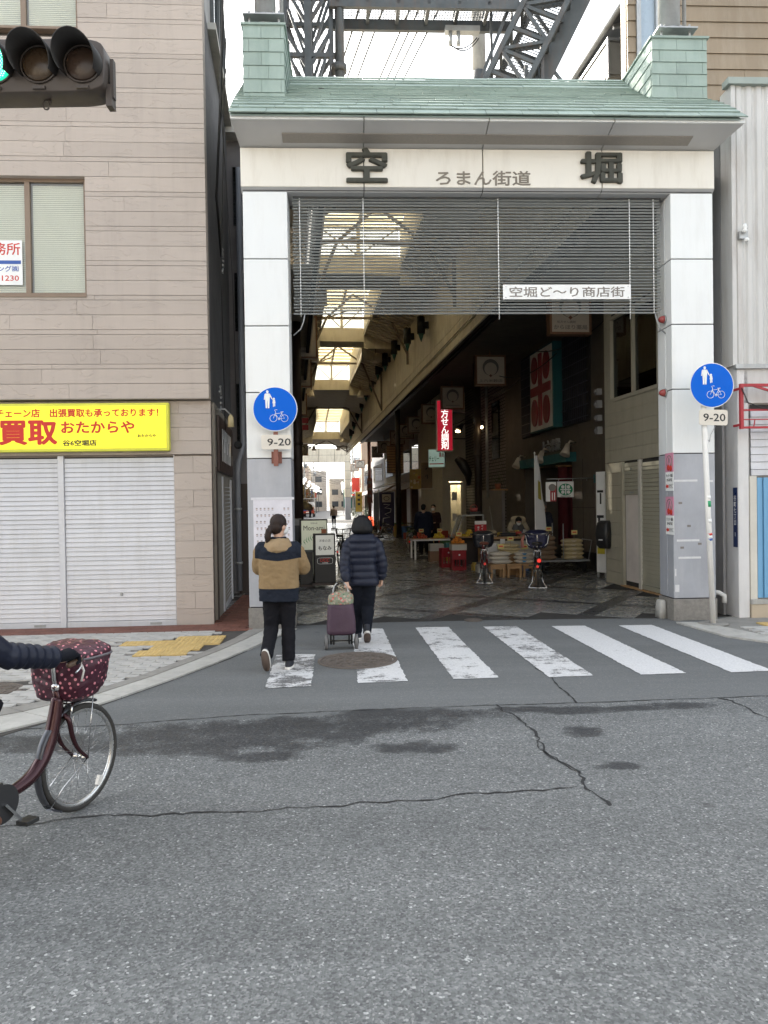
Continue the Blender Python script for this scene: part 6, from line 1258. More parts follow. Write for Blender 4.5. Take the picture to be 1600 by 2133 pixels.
def hand(mb, wrist, d, palm_n, grip=.5, s=1.0, thumb=1):
    """palm, four bent fingers and a thumb joined into mb; d points along the hand, palm_n out of the palm"""
    w_ = Vector(wrist); d = Vector(d).normalized(); nrm = Vector(palm_n); nrm = (nrm - d * nrm.dot(d)).normalized(); sd = d.cross(nrm) * thumb
    mb.tube([w_ - d * .02 * s, w_ + d * .02 * s, w_ + d * .07 * s, w_ + d * .085 * s], [.022 * s, .028 * s, .034 * s, .028 * s], 10, squash=.6)
    for k, ln in enumerate((.062, .074, .069, .054)):
        b = w_ + d * .078 * s + sd * (.027 - .018 * k) * s; pts = [b - d * .02 * s]; p = b; a = 0
        for j in range(3):
            pts.append(p); a += grip * (.7, 1.25, 1.0)[j]; p = p + (d * math.cos(a) + nrm * math.sin(a)) * ln * (.45, .32, .23)[j] * s
        pts.append(p); mb.tube(pts, [.0095 * s, .0095 * s, .009 * s, .0085 * s, .007 * s], 8, round_ends=True)
    b = w_ + d * .025 * s + sd * .024 * s; mb.tube([b, b + (d * .6 + sd * .8) * .03 * s, b + (d * .9 + sd * .45 + nrm * .5) * .055 * s, b + (d * .95 + nrm * .8) * .07 * s], [.012 * s, .0115 * s, .0105 * s, .008 * s], 8, round_ends=True)
def J(**k):
    j = dict(head=(0, .01, 1.46), neck=(0, -.005, 1.33), shL=(-.165, 0, 1.265), shR=(.165, 0, 1.265), elL=(-.225, -.02, 1.01), elR=(.225, -.02, 1.01), haL=(-.235, .04, .80), haR=(.235, .04, .80), hipL=(-.085, 0, .80), hipR=(.085, 0, .80), knL=(-.09, .02, .44), knR=(.09, .02, .44), anL=(-.09, -.02, .085), anR=(.09, -.02, .085), toeL=(-.10, .12, .03), toeR=(.10, .12, .03))
    j.update(k); return {a: Vector(b) for a, b in j.items()}
def person(label, loc, rz, j, sc=1.0, group=None, head_yaw=0, head_pitch=0, hair='short', hairm=None, mask=True, jacket=None, hem=.72, rx=.20, ry=.135, puffer=0, trousers=None, legr=.075, ankr=.055, shoem=None, lean=0, hips=0, fine=True, hands=True, grip=.5, vox=.012, sleeve=.062, vest=None):
    t = thing('person', label, 'person', loc, rz, group, sc)
    b = MB(); HM = Matrix.Translation(j['head']) @ Matrix.Rotation(head_yaw, 4, 'Z') @ Matrix.Rotation(head_pitch, 4, 'X')
    hd = MB().ell((0, 0, .01), .072, .088, .098, 18, 12).ell((0, .022, -.05), .05, .062, .062, 14, 9).tube([(0, .086, .02), (0, .104, -.018), (0, .09, -.028)], [.009, .013, .009], 8, round_ends=True)
    for s_ in (-1, 1): hd.ell((s_ * .073, -.005, -.012), .010, .018, .03, 8, 7)
    hd.tube([(0, .083, -.052), (0, .086, -.06)], [.016, .014], 8, round_ends=True); hd.xf(HM); b.v, b.f, b.sm = hd.v, hd.f, hd.sm
    b.tube([j['neck'] + Vector((0, -.005, -.1)), j['neck'], j['head'] + Vector((0, -.015, -.03))], [.06, .05, .05], 12)
    b.loft([(0, lean * 0, .78, .12, .085), (0, 0, .9, .125, .09), (0, lean * .2, 1.08, .14, .095), (0, lean * .4, 1.24, .15, .08), (0, lean * .45, 1.29, .08, .06)], 14)
    for s_ in 'LR':
        b.tube([j['sh' + s_], j['el' + s_], j['ha' + s_]], [.042, .034, .022], 10, round_ends=True); b.tube([j['hip' + s_] + Vector((0, 0, .06)), j['kn' + s_], j['an' + s_]], [.07, .045, .032], 10, round_ends=True)
        if hands:
            d = (j['ha' + s_] - j['el' + s_]).normalized(); hand(b, j['ha' + s_], d, (-1 if s_ == 'R' else 1, .15, 0) if abs(d.z) > .5 else (0, 0, -1), grip, 1.0, 1 if s_ == 'R' else -1)
        b.tube([j['an' + s_], j['an' + s_].lerp(j['toe' + s_], .5) + Vector((0, 0, -.01)), j['toe' + s_]], [.03, .032, .024], 8, round_ends=True)
    soft('body', b, SKIN, t, .008 if fine else .014, 1)
    ey = MB()
    for s_ in (-1, 1): ey.ell((s_ * .03, .083, .018), .011, .006, .006, 8, 6)
    ey.xf(HM); part('eyes', ey, HAIRB, t)['kind'] = 'stuff'
    if mask:
        mk = MB().loft([(0, .04, -.085, .045, .052), (0, .045, -.05, .06, .068), (0, .045, -.02, .06, .07), (0, .04, .0, .058, .062)], 18)
        mk.tube([(.058, .05, -.02), (.075, .0, .0)], .003, 5).tube([(-.058, .05, -.02), (-.075, .0, .0)], .003, 5).xf(HM); part('mask', mk, MASK, t)
    h = MB(); hm_ = hairm or HAIRB
    if hair == 'pony':
        h.ell((0, -.012, .035), .083, .094, .092, 18, 12).ell((0, -.045, -.01), .075, .062, .08, 16, 9); h.tube([(-.01, -.085, .0), (-.02, -.125, -.045), (-.03, -.135, -.11), (-.028, -.13, -.16), (-.02, -.12, -.19)], [.026, .036, .036, .026, .008], 10)
        h.tube([(-.012, -.09, .0), (-.03, -.112, -.02)], [.03, .03], 10)
    elif hair == 'bob':
        h.loft([(0, -.03, -.112, .07, .05), (0, -.034, -.10, .108, .085), (0, -.034, -.07, .128, .108), (0, -.024, -.02, .128, .112), (0, -.012, .04, .108, .105), (0, -.008, .085, .076, .08), (0, -.01, .112, .035, .04)], 20)
    elif hair == 'long': h.loft([(0, -.05, -.2, .05, .03), (0, -.045, -.13, .085, .055), (0, -.025, -.03, .088, .085), (0, -.012, .05, .086, .094), (0, -.01, .095, .05, .06), (0, -.01, .108, .02, .03)], 20)
    else: h.ell((0, -.014, .04), .08, .09, .08, 16, 10).ell((0, -.04, -.01), .072, .058, .07, 14, 9)
    h.xf(HM); soft('hair', h, hm_, t, .007 if fine else .012, 2, .006)
    # jacket
    k = MB(); rings = []; z0, z1 = hem, 1.30; n = 46
    for i in range(n + 1):
        f = i / n; z = z0 + (z1 - z0) * f
        g = 1 + .10 * hips * max(0, 1 - f / .3) - .07 * hips * math.exp(-((f - .38) / .14) ** 2)
        if f > .84: q = (f - .84) / .16; g *= math.sqrt(max(0, 1 - q * q)) * .66 + .34
        bul = puffer * (abs(math.sin(math.pi * (z - z0) / .082)) ** .5 - .6) if puffer else 0
        rings.append((0, lean * max(0, z - .8), z, (rx + bul) * g, (ry + bul) * (g if f <= .84 else g * 1.05)))
    k.loft(rings, 26, 2.5)
    for s_ in 'LR':
        pts = []; rs = []; a, c, e = j['sh' + s_], j['el' + s_], j['ha' + s_]; e = c.lerp(e, .93)
        L1, L2_ = (c - a).length, (e - c).length
        for i in range(21):
            f = i / 20; p = a.lerp(c, f * 2) if f < .5 else c.lerp(e, f * 2 - 1)
            if .35 < f < .65: p = p.lerp((a + e + c * 2) / 4, .35 * (1 - abs(f - .5) / .15))
            pts.append(p); bul = puffer * (abs(math.sin(math.pi * f * (L1 + L2_) / .075)) ** .5 - .6) if puffer else 0
            rs.append((sleeve * (1.12 - .32 * f) + bul) if f < .97 else sleeve * .66)
        k.tube([a.lerp(Vector((0, a.y, a.z)), .45)] + pts, [sleeve * 1.05] + rs, 14, round_ends=True)
    jk = soft('jacket', k, jacket, t, .0085 if fine else .016, 3 if not puffer else 1, .022 if not puffer else .012)
    tr = MB(); 
    for s_ in 'LR':
        hp, kn, an = j['hip' + s_], j['kn' + s_], j['an' + s_]; pts = [hp + Vector((0, lean * .02, .10))] + [hp.lerp(kn, f) for f in (0, .25, .5, .75)] + [kn.lerp(an, f) for f in (0, .25, .5, .75, 1)]
        rs = [.095, .098] + [.098 + (legr - .098) * f for f in (.25, .5, .75)] + [legr + (ankr - legr) * f for f in (0, .25, .5, .75, 1)]; tr.tube(pts, rs, 14)
    tr.loft([(0, 0, .72, .15, .10), (0, 0, .8, .165, .115), (0, 0, .9, .16, .11)], 16)
    soft('trousers', tr, trousers, t, .011 if fine else .018, 3, .018)
    for s_ in 'LR':
        an, to = j['an' + s_], j['toe' + s_]; d = (to - an); d2 = Vector((d.x, d.y, 0)).normalized() if math.hypot(d.x, d.y) > .03 else Vector((0, 1, 0))
        ax = d.normalized() if abs(d.z) > .09 else d2; hl = an - Vector((0, 0, .045)) if ax is d2 else an - ax * .03
        M_ = Matrix.Translation(hl) @ ax.to_track_quat('Y', 'Z').to_matrix().to_4x4()
        up = MB().loft([(0, .055, -.02, .040, .118), (0, .055, .005, .041, .118), (0, .035, .035, .036, .092), (0, .0, .06, .034, .05), (0, -.012, .085, .033, .04)], 18, 2.6).xf(M_); so_ = MB().loft([(0, .055, -.040, .043, .124), (0, .055, -.012, .043, .124)], 18, 2.6).xf(M_); ou = MB().loft([(0, .055, -.046, .042, .122), (0, .055, -.041, .042, .122)], 18, 2.6).xf(M_)
        sh = part('shoe', up, shoem or SHOE, t); part('sole', so_, SOLE, sh); part('outsole', ou, SOLEB, sh)
    return t, HM
TAN = (.275, .19, .10); NV = (.014, .018, .028)
def block_jacket():
    m, t, b = _new('tan_and_navy_jacket'); v = _pos(t, obj=True); s_ = t.nodes.new('ShaderNodeSeparateXYZ'); t.links.new(v, s_.inputs[0])
    ax = _math(t, 'ABSOLUTE', s_.outputs[0]); lo_ = _math(t, 'LESS_THAN', s_.outputs[2], .845)
    yo = _math(t, 'MULTIPLY', _math(t, 'GREATER_THAN', _math(t, 'ADD', s_.outputs[2], _math(t, 'MULTIPLY', ax, -.12)), 1.125), _math(t, 'LESS_THAN', ax, .235))
    f = _math(t, 'MAXIMUM', lo_, yo); n = _noise(t, v, 7, 4)
    c = _mix(t, f, _ramp(t, n, [(.3, tuple(x * .92 for x in TAN)), (.7, TAN)]), NV); t.links.new(c, b.inputs['Base Color']); b.inputs['Roughness'].default_value = .8; b.inputs['Specular IOR Level'].default_value = .15
    _bump(t, b, _math(t, 'ADD', _noise(t, _pos(t, (1, 1, 1.6), True), 13, 5, .6), _math(t, 'MULTIPLY', _noise(t, v, 260, 2), .1)), .5, .02); return m
j = J(head=(.01, .02, 1.475), neck=(0, 0, 1.335), elR=(.265, .05, 1.02), haR=(.18, .27, 1.06), elL=(-.215, .06, 1.02), haL=(-.13, .27, 1.05), shL=(-.17, 0, 1.235), shR=(.17, 0, 1.235), knL=(-.085, .05, .43), anL=(-.125, -.16, .17), toeL=(-.115, -.11, .045), knR=(.085, .06, .44), anR=(.085, .03, .085), toeR=(.10, .17, .03), hipL=(-.08, 0, .80), hipR=(.085, 0, .80))
tw, HM = person('woman with a ponytail in a tan and navy hooded jacket crossing the road', (-1.09, 7.72, 0), R(4), j, 1.0, head_yaw=R(-42), hair='pony', hairm=HAIRD, jacket=block_jacket(), hem=.71, rx=.205, ry=.15, trousers=cloth('black_trousers', (.012, .012, .015)), legr=.076, ankr=.068, sleeve=.08, grip=.8)
hd_ = MB().loft([(0, -.03, 1.17, .06, .05), (0, -.06, 1.185, .13, .085), (0, -.055, 1.23, .155, .115), (0, -.03, 1.28, .15, .125), (0, -.005, 1.325, .125, .115), (0, .01, 1.35, .105, .098)], 24)
soft('hood', hd_, mat('tan_hood', TAN, .72, var=.08, vs=7, bump=.4, bs=14, obj=True), tw, .009, 3, .03); part('inner_collar', MB().loft([(0, 0, 1.3, .09, .085), (0, .0, 1.365, .085, .08)], 18), cloth('navy_lining', NV), tw)
j = J(head=(.0, .0, 1.395), neck=(0, -.01, 1.27), shL=(-.155, 0, 1.185), shR=(.155, 0, 1.185), elL=(-.215, -.05, .95), haL=(-.20, -.16, .745), elR=(.235, -.02, .95), haR=(.225, .03, .75), hipL=(-.07, 0, .76), hipR=(.07, 0, .76), knL=(-.055, .10, .42), anL=(-.05, .22, .085), toeL=(-.05, .36, .03), knR=(.06, .05, .42), anR=(.035, -.12, .125), toeR=(.04, .0, .035))
PUF = mat('navy_puffer_nylon', (.009, .012, .026), .5, spec=.3, var=.15, vs=5, bump=.25, bs=26, obj=True)
bw, HM = person('woman with a black bob in a navy puffer jacket pulling a shopping trolley', (-.27, 9.15, 0), R(5), j, 1.03, hair='bob', hairm=HAIRB, mask=False, jacket=PUF, hem=.68, rx=.172, ry=.13, puffer=.017, trousers=cloth('dark_navy_trousers', (.010, .012, .018)), legr=.082, ankr=.05, hips=1, sleeve=.066, grip=1.1)
soft('collar', MB().loft([(0, -.005, 1.2, .09, .085), (0, -.005, 1.24, .088, .083), (0, 0, 1.285, .082, .078)], 20), PUF, bw, .008, 1)
# shopping trolley
tr_ = thing('shopping_trolley', 'wheeled purple quilted shopping trolley with a floral drawstring top', 'trolley', (-.52, 8.78, 0), R(4))
QB = mat('purple_quilted_nylon', (.055, .026, .045), .6, var=.15, vs=5, bump=.5, bs=24, stretch=(1, .2, 1), obj=True)
bag = MB(); bag.loft([(0, 0, .17, .13, .08), (0, 0, .185, .165, .11), (0, .0, .22, .172, .118), (0, .02, .34, .165, .118), (0, .045, .50, .152, .112), (0, .05, .535, .14, .10)], 26, 4); soft('bag', bag, QB, tr_, .009, 1, .012)
FL = mask_pattern('floral_cloth', (.20, .22, .15), [(.5, .08, .07), (.06, .13, .05), (.5, .38, .3), (.1, .2, .12), (.55, .2, .17)], 34, .5, 1)
tp_ = MB().loft([(0, .045, .52, .148, .108), (0, .05, .58, .15, .112), (0, .055, .62, .142, .104), (0, .055, .645, .11, .08), (0, .055, .665, .04, .03)], 24, 3); soft('drawstring_top', tp_, FL, tr_, .009, 1, .03)
part('handle', MB().tube([(-.09, .1, .5)] + [(-.09 * math.cos(a), .11 + .03 * math.sin(a), .64 + .13 * math.sin(a)) for a in [i * math.pi / 12 for i in range(13)]] + [(.09, .1, .5)], .008, 8), M['galv'], tr_); part('grip', MB().tube([(-.045 * 1, .14, .762), (0, .142, .772), (.045, .14, .762)], .013, 8), M['black'], tr_)
part('frame', MB().tube([(-.12, -.03, .06), (-.125, -.05, .2), (0, -.055, .215), (.125, -.05, .2), (.12, -.03, .06)], .011, 8).bar((-.12, -.03, .1), (.12, -.03, .1), .015).bar((-.09, -.04, .06), (-.09, -.06, .2), .02).bar((.09, -.04, .06), (.09, -.06, .2), .02).bar((-.14, .1, .17), (.14, .1, .17), .02).bar((-.12, -.03, .1), (-.12, .1, .17), .015).bar((.12, -.03, .1), (.12, .1, .17), .015), M['black'], tr_)
part('axle', MB().cyl((-.19, -.03, .085), (.19, -.03, .085), .007, 8), M['galv'], tr_)
for s_ in (-1, 1): wh = part('wheel', MB().lathe([(.06, -.02), (.085, -.016), (.085, .016), (.06, .02)], (s_ * .175, -.03, .085), 'x', 22), mat('grey_rubber', (.16, .155, .15), .7), tr_); part('hub', MB().lathe([(.055, -.022), (.02, -.028), (.02, .028), (.055, .022)], (s_ * .175, -.03, .085), 'x', 16), M['black'], wh)

# ------------------------------------------------------------------ bicycles
TYRE = mat('tyre_rubber', (.035, .033, .03), .8, var=.2, vs=20); RIM = mat('alloy_rim', (.55, .55, .54), .25, .9, var=.05); CHROME = mat('bright_chrome', (.62, .62, .62), .18, 1.0, var=.05); SAD = mat('black_saddle', (.02, .018, .017), .45)
def wheel(t, x, r, sep, spk=28, y=0):
    n = 40; w_ = part('wheel', MB().tube([((r - .02) * math.cos(a), 0, (r - .02) * math.sin(a)) for a in [2 * math.pi * i / n for i in range(n)]], .0195, 10, closed=True), TYRE, t, (x, y, r)); w_['label'] = 'front wheel' if x > .5 else 'rear wheel'
    part('rim', MB().lathe([(r - .034, -.012), (r - .048, -.013), (r - .056, -.004), (r - .056, .004), (r - .048, .013), (r - .034, .012)], axis='y', n=40, caps=False), RIM, w_)
    part('hub', MB().lathe([(.012, -.055), (.012, -.045), (.026, -.035), (.026, -.03), (.013, -.025), (.013, .025), (.026, .03), (.026, .035), (.012, .045), (.012, .055)], axis='y', n=14), CHROME, w_)
    sm = None; mb = MB()
    for i in range(spk):
        a = 2 * math.pi * i / spk; s_ = 1 if i % 2 else -1; a0 = a + (1.25 if (i // 2) % 2 else -1.25)
        p, q = Vector((.025 * math.cos(a0), s_ * .033, .025 * math.sin(a0))), Vector(((r - .055) * math.cos(a), s_ * .003, (r - .055) * math.sin(a)))
        if sep:
            if sm is None: sm = MB().cyl((0, 0, 0), (0, 0, 1), .0011, 4).mesh('spoke', CHROME)
            d = q - p; place('spoke', sm, w_, p, d.to_track_quat('Z', 'Y').to_euler(), (1, 1, d.length))
        else: mb.cyl(p, q, .0011, 4)
    if not sep: stuff(part('spokes', mb, CHROME, w_))
    part('reflector', MB().box(-.018, .018, -.012, .012, -.03, .03), SOLE, w_, (.5 * r, 0, -.62 * r) if sep else (.0, 0, -.6 * r), (0, .4, 0)); return w_
def bicycle(label, loc, rz, sc, fm, seat=SAD, cover=None, basket=True, sep=False, group='bicycles', stand=True, rear_basket=False, steer=0, light=None, lift=0):
    t = thing('bicycle', label, 'bicycle', loc, rz, group, sc); r = .33
    wheel(t, 0, r, False); wheel(t, 1.08, r, sep)
    part('frame', MB().tube(curve([(.90, 0, .745), (.872, 0, .62), (.83, 0, .50), (.76, 0, .395), (.65, 0, .325), (.43, 0, .285)]), spread([.034, .040, .042, .041, .038, .030]), 16)
         .tube([(.43, 0, .285), (.33, 0, .5), (.26, 0, .74)], .017, 10).tube([(.885, 0, .82), (.925, 0, .64)], .023, 12)
         .tube([(.43, .03, .285), (.2, .055, .3), (0, .06, r)], .010, 8).tube([(.43, -.03, .285), (.2, -.055, .3), (0, -.06, r)], .010, 8).tube([(.29, .02, .64), (.12, .055, .45), (0, .06, r)], .008, 8).tube([(.29, -.02, .64), (.12, -.055, .45), (0, -.06, r)], .008, 8)
         .cyl((.43, -.045, .285), (.43, .045, .285), .024, 12), fm, t)
    part('fork', MB().tube(curve([(.925, .0, .64), (.935, .05, .605), (.955, .057, .5), (1.0, .057, .41), (1.08, .058, .33)], 4), spread([.016, .016, .015, .013, .010], 4), 10).tube(curve([(.925, .0, .64), (.935, -.05, .605), (.955, -.057, .5), (1.0, -.057, .41), (1.08, -.058, .33)], 4), spread([.016, .016, .015, .013, .010], 4), 10), fm, t)
    arc = lambda cx, R_, a0, a1, n=16: [(cx + R_ * math.cos(R(a0 + (a1 - a0) * i / n)), 0, r + R_ * math.sin(R(a0 + (a1 - a0) * i / n))) for i in range(n + 1)]
    fe = mat('grey_mudguard', (.085, .088, .10), .3, .5)
    part('mudguard', MB().tube(arc(1.08, r + .018, 68, 218), .027, 10, squash=.45).bar((1.08 + (r + .018) * math.cos(R(222)), 0, r + (r + .018) * math.sin(R(222))), (1.08 + (r + .0) * math.cos(R(236)), 0, r + (r + .0) * math.sin(R(236))), .05, .012), fe, t); part('mudguard', MB().tube(arc(0, r + .018, -15, 130), .027, 10, squash=.45), fe, t)
    for s_ in (-1, 1): part('stay', MB().tube([(1.08, s_ * .06, r), (1.08 - .2, s_ * .05, r - .12), (1.08 - .27, s_ * .028, r - .21)], .003, 5), CHROME, t)
    hb = [(.70, .285, 1.0), (.80, .27, 1.01), (.87, .17, 1.0), (.885, .06, .985), (.885, 0, .98)]; hbm = MB().tube(hb + [(x, -y, z) for x, y, z in hb[::-1][1:]], .0115, 10); hbm.tube([(.905, 0, .76), (.88, 0, .86), (.872, 0, .96), (.885, 0, .985)], [.018, .014, .013, .016], 10).lathe([(.026, .79), (.028, .8), (.028, .82), (.022, .83)], (.893, 0, 0), n=12); part('handlebar', hbm, CHROME, t)
    for s_ in (-1, 1):
        part('grip', MB().tube([(.69, s_ * .287, 1.0), (.79, s_ * .274, 1.01)], .017, 10, round_ends=True), mat('brown_grip', (.09, .055, .035), .6), t); part('brake_lever', MB().tube([(.83, s_ * .25, 1.0), (.80, s_ * .275, .965), (.72, s_ * .31, .955)], .006, 6), CHROME, t)
        part('cable', MB().tube([(.83, s_ * .25, .99), (.98, s_ * .15, 1.0), (1.0, s_ * .05, .85), (.93, s_ * .02, .66)], .0035, 5), M['black'], t)
    part('brake_caliper', MB().tube([(.95, .05, .62), (.985, .035, .685), (.985, -.035, .685), (.95, -.05, .62)], .008, 8), CHROME, t)
    sd = part('saddle', MB().loft([(.2, 0, .80, .06, .05), (.19, 0, .815, .13, .10), (.19, 0, .845, .14, .105), (.185, 0, .865, .11, .08)], 20), seat, t); part('seat_post', MB().cyl((.27, 0, .70), (.235, 0, .82), .013, 8).tube([(.12, .07, .79), (.15, .07, .75), (.18, .07, .79)], .008, 6).tube([(.12, -.07, .79), (.15, -.07, .75), (.18, -.07, .79)], .008, 6), CHROME, t)
    part('chain_guard', MB().lathe([(.105, -.066), (.105, -.056), (.075, -.054), (.075, -.068)], (.43, 0, .285), 'y', 26).bar((.43, -.061, .375), (.02, -.061, .36), .012, .06).bar((.43, -.061, .20), (.02, -.061, .29), .012, .04), mat('black_chain_guard', (.03, .03, .032), .4), t); part('chainring', MB().lathe([(.07, -.058), (.07, -.062), (.02, -.066)], (.43, 0, .285), 'y', 22), CHROME, t)
    part('crank', MB().bar((.43, -.075, .285), (.53, -.085, .165), .022, .014).bar((.43, .075, .285), (.33, .085, .405), .022, .014), CHROME, t)
    for s_, x, z in ((-1, .53, .165), (1, .33, .405)): part('pedal', MB().box(x - .045, x + .045, min(s_ * .09, s_ * .17), max(s_ * .09, s_ * .17), z - .012, z + .012), M['black'], t, bevel=.004)
    if stand: part('stand', MB().tube([(.0, .075, r), (-.03, .10, .12), (-.06, .17, .015), (-.06, .0, .008), (-.06, -.17, .015), (-.03, -.10, .12), (.0, -.075, r)], .009, 8), CHROME, t)
    part('rack', MB().tube([(.2, .06, .72), (-.22, .06, .71), (-.26, 0, .71), (-.22, -.06, .71), (.2, -.06, .72)], .006, 6).tube([(-.15, .06, .71), (0, .07, r)], .005, 6).tube([(-.15, -.06, .71), (0, -.07, r)], .005, 6).bar((.05, -.06, .715), (.05, .06, .715), .008).bar((-.1, -.06, .715), (-.1, .06, .715), .008), CHROME, t)
    part('tail_reflector', MB().lathe([(.028, -.01), (.024, -.02)], (-.34, 0, .44), 'x', 12), light or mat('red_reflector', (.6, .04, .03), .2, em=.1), t)
    if basket and cover: part('basket_stay', MB().tube([(1.08, -.062, .34), (1.12, -.075, .72)], .0035, 5), CHROME, t); part('basket_stay', MB().tube([(1.08, .062, .34), (1.12, .075, .72)], .0035, 5), CHROME, t)
    elif basket:
        bk = MB()
        for k in range(9):
            f = k / 8; bk.bar((.97 + .02 * f * 0, -.17 + .34 * f, .72), (.95, -.2 + .4 * f, .98), .005); bk.bar((1.2, -.17 + .34 * f, .72), (1.29, -.2 + .4 * f, .98), .005); bk.bar((.97 + .23 * f, -.17, .72), (.95 + .34 * f, -.2, .98), .005); bk.bar((.97 + .23 * f, .17, .72), (.95 + .34 * f, .2, .98), .005); bk.bar((.97, -.17 + .34 * f, .72), (1.2, -.17 + .34 * f, .72), .005)
        for z, q in ((.98, 1), (.85, .5), (.72, 0)): x0, x1, y = .97 - .02 * q, 1.2 + .09 * q, .17 + .03 * q; bk.bar((x0, -y, z), (x1, -y, z), .009).bar((x0, y, z), (x1, y, z), .009).bar((x0, -y, z), (x0, y, z), .009).bar((x1, -y, z), (x1, y, z), .009)
        part('basket', bk, M['black'] if not cover else CHROME, t)['kind'] = 'stuff'; part('basket_stay', MB().tube([(1.08, -.062, .34), (1.15, -.075, .72)], .0035, 5).tube([(1.08, .062, .34), (1.15, .075, .72)], .0035, 5), CHROME, t)
    if cover:
        cv = MB().loft([(1.08, 0, .66, .10, .13), (1.09, 0, .69, .155, .19), (1.11, 0, .78, .185, .225), (1.12, 0, .9, .2, .242), (1.12, 0, .965, .2, .243), (1.13, 0, .985, .17, .21)], 30, 3.2); cv.xf(Matrix.Translation((-.05, .05 if sep else 0, .03)) @ Matrix.Translation((1.1, 0, .8)) @ Matrix.Scale(.92 if sep else 1, 4) @ Matrix.Translation((-1.1, 0, -.8))); o = soft('basket_cover', cv, cover, t, .009, 2, .028)
        lid = MB().loft([(1.125, 0, .955, .20, .243), (1.14, 0, .99, .195, .235), (1.16, 0, 1.03, .13, .16), (1.16, 0, 1.04, .06, .08)], 26, 3); lid.xf(Matrix.Translation((-.05, .05 if sep else 0, .03)) @ Matrix.Translation((1.1, 0, .8)) @ Matrix.Scale(.92 if sep else 1, 4) @ Matrix.Translation((-1.1, 0, -.8))); soft('cover_lid', lid, cover, o, .009, 1, .025)
        part('zip', MB().tube([(1.125 + .204 * math.copysign(abs(math.cos(a)) ** .625, math.cos(a)), .247 * math.copysign(abs(math.sin(a)) ** .625, math.sin(a)), .955) for a in [i * math.pi / 20 for i in range(40)]], .008, 6, closed=True).xf(Matrix.Translation((-.05, .05 if sep else 0, .03)) @ Matrix.Translation((1.1, 0, .8)) @ Matrix.Scale(.92 if sep else 1, 4) @ Matrix.Translation((-1.1, 0, -.8))), mat('grey_zip', (.12, .11, .12), .5), o)
    return t
def hearts():
    m, t, b = _new('maroon_heart_print'); v = _pos(t, obj=True)
    mp = t.nodes.new('ShaderNodeMapping'); mp.inputs['Rotation'].default_value = (.5, .3, .5); t.links.new(v, mp.inputs[0])
    vo = t.nodes.new('ShaderNodeTexVoronoi'); vo.inputs['Scale'].default_value = 31; vo.inputs['Randomness'].default_value = .35; t.links.new(mp.outputs[0], vo.inputs['Vector'])
    f = _math(t, 'LESS_THAN', vo.outputs['Distance'], .27); c = _mix(t, f, (.05, .008, .02), (.62, .22, .26)); t.links.new(c, b.inputs['Base Color']); b.inputs['Roughness'].default_value = .45; _bump(t, b, _noise(t, v, 12, 4), .4, .02); return m
MAR = mat('maroon_metallic_paint', (.05, .018, .022), .16, .45, var=.08)
hx, hy = math.cos(R(70)), math.sin(R(70)); BSC = .90
fc = Vector((-1.73, 4.22, 0)); bl_ = fc - Vector((hx, hy, 0)) * 1.08 * BSC
bk_ = bicycle('maroon shopping bicycle with a heart print basket cover ridden on the road', (bl_.x, bl_.y, 0), R(70), BSC, MAR, cover=hearts(), sep=True, stand=False, group=None)
part('bell', MB().lathe([(.03, 0), (.028, .02), (.012, .032)], (.86, -.12, 1.0), n=14), mat('red_bell', (.7, .06, .03), .3), bk_); part('phone_mount', MB().box(.84, .93, .02, .10, 1.0, 1.02), SOLE, bk_); part('cord', MB().tube([(.84, -.22, 1.02), (.86, -.24, .93), (.85, -.23, .87)], .006, 6), SOLE, bk_)
# the rider, mostly outside the frame
j = J(head=(0, .10, 1.58), neck=(0, .05, 1.44), shL=(-.18, .02, 1.33), shR=(.18, .02, 1.33), elL=(-.25, .30, 1.13), elR=(.235, .30, 1.13), haL=(-.285, .655, 1.045), haR=(.285, .655, 1.045), hipL=(-.09, .13, .93), hipR=(.09, .13, .93), knL=(-.1, .50, .78), knR=(.09, .20, .76), anL=(-.12, .33, .50), anR=(.10, .22, .30), toeL=(-.12, .42, .43), toeR=(.10, .30, .235))
t = thing('person', 'cyclist in a navy quilted jacket and black gloves holding the handlebar', 'person', (bl_.x, bl_.y, 0), R(70) - R(90), None, BSC)
b = MB(); HM = Matrix.Translation(j['head']); hd = MB().ell((0, 0, .01), .075, .09, .1, 16, 10).ell((0, .022, -.05), .052, .064, .064, 12, 8).tube([(0, .088, .02), (0, .106, -.018)], [.009, .013], 8, round_ends=True).ell((-.076, 0, -.01), .01, .018, .03, 8, 6).ell((.076, 0, -.01), .01, .018, .03, 8, 6).xf(HM); b.v, b.f, b.sm = hd.v, hd.f, hd.sm
b.tube([(0, .14, .95), (0, .10, 1.2), (0, .04, 1.36), j['neck'], j['head']], [.13, .12, .11, .05, .05], 12)
for s_ in 'LR': b.tube([j['sh' + s_], j['el' + s_], j['ha' + s_]], [.045, .036, .026], 10, round_ends=True); b.tube([j['hip' + s_], j['kn' + s_], j['an' + s_], j['toe' + s_]], [.08, .055, .036, .03], 10, round_ends=True)
soft('body', b, SKIN, t, .012, 1); h = MB().ell((0, -.014, .04), .083, .094, .085, 14, 9).ell((0, -.04, -.03), .078, .06, .09, 12, 8).xf(HM); soft('hair', h, HAIRB, t, .012, 1); part('mask', MB().loft([(0, .04, -.085, .045, .052), (0, .045, -.04, .062, .07), (0, .04, .0, .06, .062)], 16).xf(HM), MASK, t)
part('eyes', MB().ell((-.03, .085, .02), .01, .006, .006, 8, 5).ell((.03, .085, .02), .01, .006, .006, 8, 5).xf(HM), HAIRB, t)['kind'] = 'stuff'
k = MB(); k.tube([(0, .13, .88), (0, .12, 1.0), (0, .09, 1.15), (0, .05, 1.28), (0, .03, 1.36), (0, .05, 1.44)], [.16, .19, .19, .2, .17, .08], 18, squash=.8)
